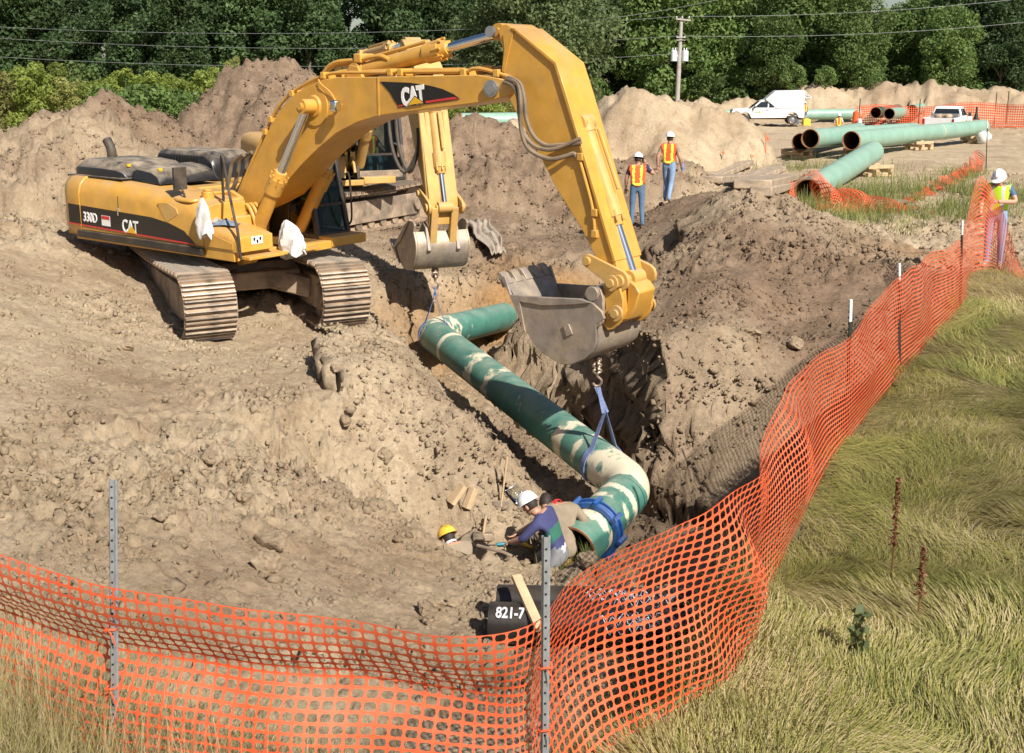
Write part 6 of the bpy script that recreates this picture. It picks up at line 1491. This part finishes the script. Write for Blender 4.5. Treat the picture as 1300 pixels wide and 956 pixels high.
# ------------------------------------------------------------------ pickups
def pickup(loc, rz, label, topper=False, load=False):
    t = empty('pickup_truck', loc, label, 'pickup truck', 'white pickup trucks', rz=rz); WH = M['white']; L_, Wd = 5.7, 1.0
    # frame: x forward, y left; wheels at x = +-1.85
    def arch(cx, z0): return [(cx + .47*math.cos(R(a)), z0 + .47*math.sin(R(a))) for a in range(170, 0, -20)]
    low = [(-2.75, .55)] + [(-1.85-.52, .55)] + arch(-1.85, .50)[::1] + [(-1.85+.52, .55), (1.85-.52, .50)] + arch(1.85, .50) + [(1.85+.52, .55), (2.85, .55), (2.90, .80), (2.84, 1.10), (2.70, 1.18), (1.35, 1.24), (1.30, 1.22), (-.55, 1.22), (-.56, 1.25), (-2.78, 1.25)]
    b = MB(); b.prism(low, XZ, -Wd, -Wd+.12); b.prism(low, XZ, Wd-.12, Wd); body = None
    b.box((1.9, 0, 1.13), (1.75, 1.8, .10)); b.box((2.76, 0, .86), (.12, 1.8, .5)); b.box((.35, 0, .62), (2.0, 1.8, .2)); b.box((-1.65, 0, .72), (2.25, 1.8, .08)); b.box((-.52, 0, .95), (.08, 1.8, .55)); b.box((1.1, 0, .85), (.4, 1.8, .5))
    body = b.build('body', WH, t, bevel=.02)
    cb = MB(); rings = []
    for z, x0, x1, w_ in ((1.22, -.50, 1.42, .98), (1.30, -.50, 1.36, .97), (1.80, -.40, .72, .82), (1.90, -.30, .55, .76), (1.93, -.1, .4, .6)):
        rings.append([Vector((x1, -w_, z)), Vector((x1, w_, z)), Vector((x0, w_, z)), Vector((x0, -w_, z))])
    cb.loft(rings); cabo = cb.build('cab', WH, t, bevel=.03)
    G = M['truck_glass_dark']
    def pane(nm, pts):
        mb = MB(); p = [Vector(q) for q in pts]; n = (p[1]-p[0]).cross(p[2]-p[0]).normalized()*.008; mb.add([q+n for q in p]+[q-n for q in p], [(0,1,2,3),(7,6,5,4),(0,4,5,1),(1,5,6,2),(2,6,7,3),(3,7,4,0)]); mb.build(nm, G, cabo, smooth=0)
    pane('windscreen', [(1.305, -.86, 1.34), (1.305, .86, 1.34), (.76, .74, 1.79), (.76, -.74, 1.79)])
    pane('rear_window', [(-.497, -.84, 1.36), (-.497, .84, 1.36), (-.408, .72, 1.76), (-.408, -.72, 1.76)])
    for s in (-1, 1):
        pane('side_window', [(1.10, s*.972, 1.33), (.10, s*.972, 1.33), (.08, s*.835, 1.77), (.62, s*.835, 1.77)])
        pane('side_window', [(.0, s*.972, 1.33), (-.40, s*.972, 1.33), (-.34, s*.835, 1.77), (-.02, s*.835, 1.77)])
        m = MB(); m.box((1.12, s*1.14, 1.38), (.10, .18, .24)); m.bar((1.12, s*.95, 1.32), (1.12, s*1.1, 1.34), .05, .04); m.build('mirror', M['black_matt'], t, bevel=.02)
        h = MB(); h.box((.15, s*1.004, 1.10), (.18, .02, .04)); h.build('door_handle', M['black_matt'], body)
        for x in (-.08, 1.25): q = MB(); q.box((x, s*1.0005, .9), (.012, .004, .60)); q.build('door_seam', M['dark_in'], body)
        d = MB(); d.box((.72, s*1.003, .98), (.16, .005, .16)); d.build('door_emblem', M['logo_yellow'], body); d = MB(); d.box((.95, s*1.003, .98), (.22, .005, .06)); d.build('door_emblem', M['leaf_mid'], body)
        l = MB(); l.box((2.86, s*.80, .95), (.06, .28, .22)); l.build('headlight', M['chrome'], body, bevel=.02)
        l = MB(); l.box((-2.79, s*.93, 1.02), (.04, .13, .34)); l.build('tail_light', M['taillight'], body, bevel=.01)
        for x in (-1.85, 1.85):
            wl = empty('wheel', (x, s*.86, .39), None, None); wl.parent = t
            ty = MB(); ty.lathe([(-.12, .24), (-.12, .36), (-.09, .39), (.09, .39), (.12, .36), (.12, .24)], (0,0,0), (0,1,0), 24); ty.build('tyre', M['tyre'], wl)
            rm = MB(); rm.lathe([(s*.10, .25), (s*.06, .22), (s*.09, .09), (s*.12, .08), (s*.12, .0)], (0,0,0), (0,1,0), 20); rm.build('rim', M['steel_grey'], wl)
    g = MB(); g.box((2.87, 0, .98), (.06, 1.25, .26)); g.build('grille', M['black_matt'], body, bevel=.01)
    f = MB(); f.box((2.92, 0, .62), (.16, 1.9, .22)); f.build('front_bumper', M['steel_grey'], t, bevel=.03)
    r = MB(); r.box((-2.88, 0, .60), (.2, 1.8, .18)); r.build('rear_bumper', M['steel_grey'], t, bevel=.02)
    tg = MB(); tg.box((-2.75, 0, .98), (.06, 1.72, .52)); tg.build('tailgate', WH, t, bevel=.015)
    ua = MB(); ua.box((0, 0, .48), (5.0, 1.3, .14)); ua.build('chassis', M['rubber'], t)
    if topper:
        tp = MB(); pr = [(-2.65, 1.27), (-.58, 1.27), (.30, 1.96), (-.45, 2.62), (-2.65, 2.66)]; tp.prism(pr, XZ, -.98, .98); o = tp.build('service_box', WH, t, bevel=.03)
        rk = MB()
        for s in (-.9, .9): rk.bar((-2.7, s, 2.6), (-3.15, s, 2.2), .05, .05); rk.bar((-2.68, s, 1.3), (-2.7, s, 2.6), .06, .06)
        rk.bar((-3.2, -.95, 2.1), (-3.2, .95, 2.1), .05, .3); rk.bar((-2.7, -.9, 2.1), (-3.2, -.9, 2.1), .05, .05); rk.bar((-2.7, .9, 2.1), (-3.2, .9, 2.1), .05, .05); rk.build('rear_rack', WH, t)
        kx = MB(); kx.ell((-2.8, -.5, 1.6), (.16, .2, .28)); kx.build('yellow_keg', M['yellow_box'], t)
    if load:
        tb = MB(); tb.box((-.80, 0, 1.30), (.5, 1.75, .32)); tb.build('tool_chest', M['steel_grey'], t, bevel=.02)
    return t
M['truck_glass_dark'] = mat('truck_window', (.02, .026, .028), .08, spec=.6)
D_ = 92.0
p = pD(974, 150, D_); p.z = gz(p.x, p.y); t1 = pickup(p, R(180-6), 'white service truck with tall slanted box, side on before the trees', True); t1.scale = (.96,)*3
p = pD(1203, 157, 80); p.z = gz(p.x, p.y); t2 = pickup(p, R(58), 'white pickup seen from behind, parked between long pipe and orange fence', False, True)
lg_ = MB(); 
for k in range(7): lg_.ell((random.uniform(-.6, .6), random.uniform(-.5, .5), .1), (.25, .2, .18))
lgo = lg_.build('brush_heap', M['old_wood'], None, smooth=0); lgo.location = p + Vector((-.75, -1.4, 1.2)); tag(lgo, 'heap of brown brush and earth loaded on the rear pickup bed', 'load')
def rear_person(px_, D, label, rz, mats, vest, hat):
    q = pD(px_, 150, D); q.z = gz(q.x, q.y); person(q, rz, label, {}, mats, hat=hat, vest=vest)
rear_person(1013, 93.5, 'far man in orange vest at the tail of the service truck', R(60), dict(base, shirt=M['vest_orange']), (M['vest_orange'], 'y'), None)
rear_person(1021, 95, 'far man in red-orange top just behind the other by the truck', R(20), dict(base, shirt=M['red']), (M['vest_orange'], 'y'), W)
def onto(x, y, D=None, z0=0):
    if D is None: return onground(x, y, z0)
    p = pD(x, y, D); p.z = gz(p.x, p.y); return p
q = onto(1024, 152, 93); o = empty('fuel_can', q, 'yellow box on the ground behind the service truck', 'box'); m = MB(); m.box((0,0,.25), (.55,.4,.5)); m.build('can_body', M['yellow_box'], o, bevel=.03); m = MB(); m.box((0,0,.54), (.3,.06,.06)); m.build('handle', M['yellow_box'], o)
q = onto(1086, 157, 89); o = empty('orange_drum', q, 'tall orange drum at the left end of the far orange fence', 'drum'); m = MB(); m.lathe([(0,.0),(0,.28),(.3,.28),(.32,.26),(.75,.25),(.77,.23),(1.2,.22),(1.3,.1),(1.3,0)], (0,0,0), (0,0,1), 20); m.build('drum_body', M['orange_box'], o)
q = onto(1091, 157, 88.5); o = empty('white_drum', q, 'small white cylinder standing beside the orange drum', 'drum'); m = MB(); m.lathe([(0,0),(0,.17),(.6,.17),(.66,.1),(.7,.1),(.7,0)], (0,0,0), (0,0,1), 16); m.build('drum_body', M['white'], o)
# cone-like green thing and white bag at the end of the long pipe
q = pD(1249, 176, 70); q.z = gz(q.x, q.y); bag = MB(); bag.ell((0,0,.35), (.42,.35,.42), None, 12, 8); bo_ = bag.build('plastic_bag', M['cloth_white'], None); bo_.location = q; tag(bo_, 'white plastic sheet bunched under the far end of the longest pipe', 'sheet')
for v in bo_.data.vertices: v.co += Vector((random.uniform(-.07,.07), random.uniform(-.07,.07), random.uniform(-.07,.07)))
q = A2 + Vector((-.35, .2, RA)); o = empty('traffic_cone', q, 'small dark green capped bottle-shaped cone on top of the far pipe end', 'cone'); m = MB(); m.lathe([(0,.2),(.05,.2),(.06,.14),(.45,.06),(.75,.05),(.76,0)], (0,0,0), (0,0,1), 14); m.build('cone_body', M['clamp_blue'] if False else M['post_green'], o)
# ------------------------------------------------------------------ utility pole and lines
def utility_pole():
    b = pD(859, 135, 100); b.z = gz(b.x, b.y, False); top = pD(865, 22, 100); o = empty('utility_pole', b, 'weathered wooden utility pole with two grey transformers before the trees', 'utility pole'); t = top-b
    m = MB(); m.tube([Vector((0,0,-.5)), t*.5, t], [.21, .19, .15], 12); m.build('pole', M['pole'], o)
    c = t*.985; m = MB(); m.bar(c+Vector((-.45,-.18,0)), c+Vector((.75,-.18,-.12)), .11, .13); m.build('crossarm', M['pole'], o)
    c2 = t*.80; m = MB(); m.bar(c2+Vector((-.35,-.18,.1)), c2+Vector((.4,-.18,.1)), .1, .1); m.bar(c2+Vector((-.35,-.18,-.12)), c2+Vector((.4,-.18,-.12)), .08, .08); m.build('crossarm', M['pole'], o)
    for s in (-1, 1):
        c3 = t*.635 + Vector((s*.46, -.05, 0)); m = MB(); m.cyl(c3+Vector((0,0,-.42)), c3+Vector((0,0,.40)), .27, n=18); m.cyl(c3+Vector((0,0,.40)), c3+Vector((0,0,.46)), .24, .12, n=18)
        m.cyl(c3+Vector((.1,0,.4)), c3+Vector((.1,0,.64)), .05, n=8); m.cyl(c3+Vector((-.1,0,.4)), c3+Vector((-.1,0,.64)), .05, n=8); m.bar(c3, t*.635, .1, .2); m.build('transformer', M['transformer'], o, bevel=.02)
    for f, dx in ((.985, -.40), (.985, .62), (.985, .06), (.80, -.3), (.80, .34)):
        c = t*f + Vector((dx, -.18, .06)); m = MB(); m.lathe([(0,.04),(.04,.07),(.08,.03),(.12,.06),(.16,.02)], c, (0,0,1), 10); m.build('insulator', M['transformer'], o)
    W_ = [('highest line from the pole across the forest to the left', b+t*.985+Vector((-.4,-.18,.2)), pD(-120, 27, 100)), ('second line from the pole across the forest to the left', b+t*.80+Vector((-.3,-.18,.2)), pD(-120, 40, 99)),
          ('third line from the pole across the forest to the left, lowest', b+t*.66+Vector((0,-.1,0)), pD(-120, 64, 98)), ('highest line from the pole to the right', b+t*.985+Vector((.6,-.18,.2)), pD(1420, -18, 104)),
          ('second line from the pole to the right', b+t*.80+Vector((.34,-.18,.2)), pD(1420, 14, 104)), ('upper line rising over the forest at the centre', pD(735, 27, 97), pD(935, -6, 97))]
    for lab, a, e in W_:
        m = MB(); pts = [a.lerp(e, i/24) - Vector((0,0,1.1*4*(i/24)*(1-i/24)*((e-a).length/60))) for i in range(25)]; m.tube([q-a for q in pts], .014, 5); w_ = m.build('power_line', M['wire'], None); w_.location = a; tag(w_, lab, 'power line', 'power lines')
utility_pole()
# ------------------------------------------------------------------ cloth on the machine, rags
def sack(name, local, size, label, seed):
    rng = random.Random(seed); m = MB(); rings = []; w_, h = size
    for i in range(12):
        f = i/11; r = w_*(.10+.9*math.sin(min(1, f*1.25)*math.pi*.5)**.8)*(1-.12*f); z = -h*f
        rings.append([Vector((r*math.cos(2*math.pi*j/18)*(1+.20*math.sin(j*2.6+i*.5+seed)+.12*math.sin(j*4.7-i*.9)), .42*r*math.sin(2*math.pi*j/18)*(1+.35*math.sin(j*1.9+i*.6)), z + (.06*math.sin(j*1.3+seed) if i == 11 else 0))) for j in range(18)])
    m.loft(rings); o = m.build(name, M['cloth_white'], None, smooth=60); o.location = EXC + _hx*local[0] - _nx*local[1] + Vector((0,0,local[2])); o.rotation_euler = (0, 0, -TH1 + .2); tag(o, label, 'cloth', 'white cloths hung on the near excavator'); return o
a = ex(257, 251, 1.62); sack('hanging_cloth', (a[0], -1.62, a[1]), (.16, .60), 'white cloth hanging from the black grab rail by the tool box', 1)
a = ex(365, 279, .52); k = sack('hanging_cloth', (a[0], -.56, a[1]), (.25, .56), 'white cloth bag hanging by the near boom cylinder foot', 4); k.rotation_euler[1] = -.25
def rag(loc, r, label, m, cat='rag', seed=2):
    rng = random.Random(seed); mb = MB(); n = 14; vs = []; 
    for i in range(n):
        for j in range(n):
            u, v = (i/(n-1)-.5)*2, (j/(n-1)-.5)*2; rr = math.hypot(u, v); vs.append((u*r[0]*(1+.1*rng.random()), v*r[1]*(1+.1*rng.random()), r[2]*max(0, 1-rr*.8)*(.5+.5*abs(math.sin(u*5+1)*math.cos(v*4+seed)))+.02))
    mb.add(vs, [(i*n+j, (i+1)*n+j, (i+1)*n+j+1, i*n+j+1) for i in range(n-1) for j in range(n-1)]); o = mb.build('rag', m, None, smooth=70); o.location = loc; o.modifiers.new('solid', 'SOLIDIFY').thickness = .012; tag(o, label, cat); return o
def machine(x, y, z): return EXC + _hx*x - _nx*y + Vector((0, 0, z))
rag(machine(1.22, -1.22, 1.735), (.20, .16, .12), 'blue grey rag lying on the tool box of the near excavator', M['cloth_blue'])
rag(machine(1.02, -1.25, 1.76), (.15, .15, .10), 'grey rag beside the blue one on the tool box', M['tarp'], seed=5)
# ------------------------------------------------------------------ black pipes with white marker writing under the net
def marked_pipe(a, b, r, label, texts, scribble=0, seed=1):
    d = (b-a).normalized(); o = empty('black_pipe', a, label, 'pipe', 'black coated pipes at the foot of the bank'); ln = (b-a).length
    s = MB(); s.cyl((0,0,0), d*ln, r, n=36, caps=False); s.build('coated_shell', M['black_pipe'], o); i_ = MB(); i_.lathe([(0, r), (0, r-.03), (.6, r-.03)], (0,0,0), d, 30); i_.lathe([(0, r), (0, r-.03), (.6, r-.03)], d*ln, -d, 30); i_.build('inner_wall', M['pipe_rust'], o)
    side = Vector((d.y, -d.x, 0)).normalized(); up = side.cross(d)*1
    if up.z < 0: up = -up
    def wrap(x, y, h=.016): q = y/r; return d*x + (side*math.cos(q) + up*math.sin(q))*(r+h)
    for (txt, x0, y0, sz) in texts:
        me = text_mesh(txt, sz, .0, .004, .8)
        for v in me.vertices: v.co = wrap(x0+v.co.x + .25*v.co.y*0, y0+v.co.y)
        me.materials.clear(); me.materials.append(M['chalk']); add_obj('marker_writing', me, o)
    rng = random.Random(seed)
    for k in range(scribble):
        m = MB(); x = rng.uniform(.42, .78)*ln; y = r*rng.uniform(.3, 1.1); pts = []
        for j in range(22): x += .022 + .012*math.sin(j*1.9); pts.append(wrap(x, y+.045*math.sin(j*1.35+k)*(.6+.4*rng.random())))
        m.tube(pts, .005, 5); m.build('marker_stroke', M['chalk'], o)
a1 = pD(622, 790, 9.95); b1 = pD(890, 800, 9.75); marked_pipe(a1, b1, .19, 'front black pipe with 821-7 written on it in white, just behind the net', [('821-7', .07, .13, .14)], 6, 3)
a2 = pD(632, 762, 10.4); b2 = pD(880, 768, 10.2); marked_pipe(a2, b2, .15, 'rear black pipe lying behind the one marked 821-7', [], 7, 8)
# ------------------------------------------------------------------ tools and timber by the pit
def plank(p, q, wd, th, label, m=None, name='plank', grp='loose planks on the dirt slope'):
    p, q = Vector(p), Vector(q); o = MB(); o.bar(Vector((0,0,0)), q-p, wd, th); k = o.build(name, m or M['wood'], None, bevel=.004); k.location = p; tag(k, label, 'plank', grp); return k
p = onground(571, 650, -.6, .06); q = onground(587, 624, -.5, .06); plank(p, q, .20, .06, 'wide light plank on the slope, left of the pair')
p = onground(592, 658, -.6, .06); q = onground(602, 626, -.5, .06); plank(p, q, .10, .09, 'narrow light plank on the slope, right of the pair')
p = pD(686, 800, 9.62); q = pD(655, 731, 10.15); plank(p, q, .09, .045, 'light wooden stake leaning on the black pipes beside the post', grp=None)
b = onground(636, 650, -.8); t = pD(644, 580, b.y+.05); o = empty('shovel', b, 'shovel stuck upright in the slope, long wooden handle', 'shovel'); m = MB(); m.cyl((0,0,.02), t-b, .016, n=10); m.build('handle', M['wood'], o); m = MB(); m.prism([(-.10,.10),(.10,.10),(.11,-.12),(0,-.25),(-.11,-.12)], lambda a, c, f: Vector((a, f, c)), -.006, .006); m.build('blade', M['steel'], o, bevel=.003)
b = onground(613, 692, -1.0, .05); t = pD(617, 655, b.y+.05); o = empty('sledgehammer', b, 'sledgehammer standing on its head left of the tools', 'hammer'); m = MB(); m.cyl((0,0,0), t-b, .017, n=10); m.build('handle', M['wood'], o); m = MB(); m.box((0,0,0), (.26,.10,.10)); m.build('head', M['car_body'], o, bevel=.015)
def grinder():
    b = onground(650, 700, -1.0, .09); o = empty('angle_grinder', b, 'teal angle grinder with grey discs lying on the pit edge', 'grinder'); o.rotation_euler = (0, .1, .25); o.scale = (.62,)*3
    m = MB(); m.tube([(-.34,0,0),(-.28,0,0),(-.1,0,.01),(-.02,0,.01)], [.03,.04,.045,.05], 12); m.build('motor_body', M['teal'], o); m = MB(); m.tube([(-.55,.0,-.02),(-.45,.0,-.01),(-.34,0,0)], .014, 6); m.build('power_cord', M['rubber'], o)
    m = MB(); m.cyl((-.02,0,.0), (.10,0,.0), .05, .055, n=12); m.build('gear_head', M['steel_grey'], o)
    for z in (.06, .19): m = MB(); m.cyl((.09,-.02,z), (.09,.02,z), .10, n=20); m.cyl((.09,-.03,z), (.09,-.02,z), .03, n=10); m.build('disc', M['steel_grey'], o)
grinder()
b = onground(668, 700, -1.0, .08); o = empty('hand_tool', b, 'yellow-orange handled power tool beside the grinder', 'tool'); o.rotation_euler = (0, .15, -.2); o.scale = (.7,)*3; m = MB(); m.tube([(-.14,0,.02),(-.05,0,.02),(.04,0,0),(.16,0,-.01)], [.055,.05,.03,.022], 10); m.build('tool_body', M['yellow_box'], o); m = MB(); m.box((.17,0,-.01), (.06,.05,.06)); m.build('tool_foot', M['yellow_box'], o, bevel=.01)
b = onground(678, 716, -1.0, .04); o = MB(); o.ell((0,0,.03), (.10,.07,.06)); 
for k in range(4): o.tube([(.06,-.045+.03*k,.03),(.14,-.05+.033*k,.04),(.18,-.05+.033*k,.02)], [.02,.018,.014], 6)
g_ = o.build('work_glove', M['leather'], None); g_.location = b; tag(g_, 'brown leather glove on the pit edge below the tools', 'glove')
b = onground(628, 708, -1.0, .05); o = MB(); o.tube([(-.22,0,.04),(.1,0,.02),(.22,-.02,.0)], .02, 8); pb = o.build('pry_bar', M['car_body'], None); pb.location = b; pb.rotation_euler = (0, 0, -.45); tag(pb, 'dark steel bar lying by the sledgehammer', 'bar')
b = onground(676, 700, -1.0); o = empty('pipe_stand', b, 'black three-legged stand in front of the crouching worker', 'stand'); tp = Vector((-.05,.05,.30))
for q in ((.22,-.12,0), (.05,-.2,0), (-.25,.1,0)): m = MB(); m.bar(q, tp, .03, .03); m.build('leg', M['black_matt'], o)
m = MB(); m.bar(tp+Vector((-.12,-.05,-.06)), tp+Vector((.10,.05,.05)), .06, .05); m.build('head', M['black_matt'], o)
# tarp hanging on the far trench wall
def tarp():
    c = [(596,287),(614,284),(626,290),(632,300),(643,326),(636,333),(628,330),(612,310)]
    P0 = [onground(590,287,.1), onground(622,284,.1)]; P1 = [onground(622,332,-.3), onground(645,330,-.3)]; n = 18; vs = []
    for i in range(n):
        for j in range(n):
            u, v = i/(n-1), j/(n-1); a = P0[0].lerp(P0[1], u); b = P1[0].lerp(P1[1], u); q = a.lerp(b, v); g = gz(q.x, q.y); vs.append(Vector((q.x+.06*math.sin(v*9+u*3), q.y-.10*math.sin(u*14), max(q.z, g)+.06+.09*abs(math.sin(u*11+v*1.5)))))
    mb = MB(); mb.add([p-P0[0] for p in vs], [(i*n+j, (i+1)*n+j, (i+1)*n+j+1, i*n+j+1) for i in range(n-1) for j in range(n-1)]); o = mb.build('tarp', M['tarp'], None, smooth=70); o.location = P0[0]; o.modifiers.new('solid', 'SOLIDIFY').thickness = .015; tag(o, 'pale folded tarp draped on the far trench wall by the farther bucket', 'tarp')
tarp()
# timber mats near the netted pipe, survey stakes
for k, (xa, ya, xb, yb, lab) in enumerate(((908,226,950,212,'muddy timber mat plank highest at the left of the plank pile'), (900,231,948,228,'dark muddy timber plank lying flat at the left'), (952,228,985,218,'pale muddy timber plank in the middle of the pile'), (980,216,1010,209,'timber plank at the far right end of the pile'), (955,236,998,228,'timber plank lowest in front of the pile'), (966,246,1001,240,'timber plank nearest to the netted pipe mouth'))):
    a, b = onground(xa, ya, .3, .03), onground(xb, yb, .3, .05+.04*(k % 3)); q = plank(a, b, .85 if k in (1, 2, 4) else .5, .22, lab, M['old_wood'], 'timber_mat', 'muddy timber mats'); q.modifiers['bevel'].width = .03
def stake(x, yb, yt, label, m, r=.022, tilt=0):
    b = onground(x, yb, .1); t = pD(x+tilt, yt, b.y); o = empty('survey_stake', b, label, 'stake', 'survey stakes'); k = MB(); k.bar((0,0,-.1), t-b, r*2.2, r); k.build('stake_shaft', m, o); f = MB(); f.add([(0,-.02,(t-b).z*.55), (.10,-.03,(t-b).z*.5), (.09,-.03,(t-b).z*.7), (0,-.02,(t-b).z*.75)], [(0,1,2,3)]); f.build('ribbon', M['stake_orange'], o)
stake(972, 197, 167, 'tall orange survey stake standing on the haul road', M['stake_orange']); stake(916, 207, 189, 'short dark stake with orange top at left of the plank pile', M['old_wood'], tilt=3); stake(954, 207, 195, 'small orange flag stake between the other two', M['wood'])
# blue bottle in the walking man's hand
c_ = Matrix.Rotation(R(-20), 4, 'Z') @ Vector((.33, .14, .80)); bt = empty('water_bottle', pB + c_, 'blue water bottle in the right hand of the man walking away', 'bottle'); m = MB(); m.lathe([(0,0),(0,.035),(.16,.035),(.19,.015),(.23,.015),(.23,0)], (0,0,0), (0,0,1), 12); m.build('bottle_body', M['sling'], bt)
c_ = Matrix.Rotation(R(-8), 4, 'Z') @ Vector((.125, .07, 1.60)); ph = MB(); ph.box((0,0,0), (.03,.06,.13)); pho = ph.build('phone', M['black_matt'], None, bevel=.006); pho.location = pA + c_*1.04; tag(pho, 'dark phone held to the ear of the man in the navy shirt', 'phone')
# bigger lumps of earth one can tell apart
def lump(x, y, s, label, seed, col='soil', z0=0):
    p = onground(x, y, z0); rng = random.Random(seed); bm = bmesh.new(); bmesh.ops.create_icosphere(bm, subdivisions=4, radius=1); me = bpy.data.meshes.new('earth_lump'); facets = [Vector((rng.gauss(0,1), rng.gauss(0,1), rng.gauss(0,1))).normalized() for _ in range(9)]
    off = Vector((seed*3.1, seed*1.7, 0))
    for v in bm.verts:
        for f_ in facets:
            e_ = v.co.dot(f_) - .62
            if e_ > 0: v.co -= f_*e_*.85
        n = v.co + off; k = 1 + .30*float(fbm(np.array([n.x*1.4+n.z]), np.array([n.y*1.4-n.z*.7]), 3, seed)[0]) + .30*float(fbm(np.array([n.x*3.2+n.z*2.3]), np.array([n.y*3.2-n.z*1.9]), 5, seed)[0]); v.co = Vector((v.co.x*1.15*k, v.co.y*k, v.co.z*.8*k))*s
    bm.to_mesh(me); bm.free(); me.materials.append(M['soil']); me.shade_smooth(); me.set_sharp_from_angle(angle=R(25)); at = me.color_attributes.new('soil', 'FLOAT_COLOR', 'POINT'); at.data.foreach_set('color', [(.15+.3*rng.random()), 0, 0, 1]*len(me.vertices)); [None for i in ()]
    o = add_obj('earth_lump', me); o.location = p + Vector((0, 0, s*.35)); o.rotation_euler = (0, 0, rng.uniform(0, 6)); tag(o, label, 'clod', 'large lumps of earth')
for i, (x, y, s, lab) in enumerate(((345,694,.15,'large brown lump of earth low on the left slope'),(338,722,.15,'paler lump just below the large brown one'),(312,640,.10,'small lump in the middle of the left slope'),(549,775,.13,'rounded lump by the weeds near the net'),(575,768,.10,'smaller lump right of the rounded one by the net'),(205,660,.09,'lump near the free standing left post'),(95,640,.10,'lump at the far left of the slope'),(232,470,.12,'lump below the left crawler track'),(140,422,.14,'lump beside the shadow of the left track'),(160,445,.12,'lump left of the near crawler track end'),(425,490,.08,'dark lump on the slope below the right crawler track'),(440,540,.09,'broken dark lump on the slope edge above the pipe'),(490,590,.12,'lump on the slope left of the pipe shadow'),(265,585,.11,'lump on the open left slope'),(745,715,.12,'pale lump on the pit edge below the tuft'),(955,425,.13,'lump on the right trench edge'),(1010,440,.15,'lump above the shaded trench wall'))):
    lump(x, y, s, lab, i+1)
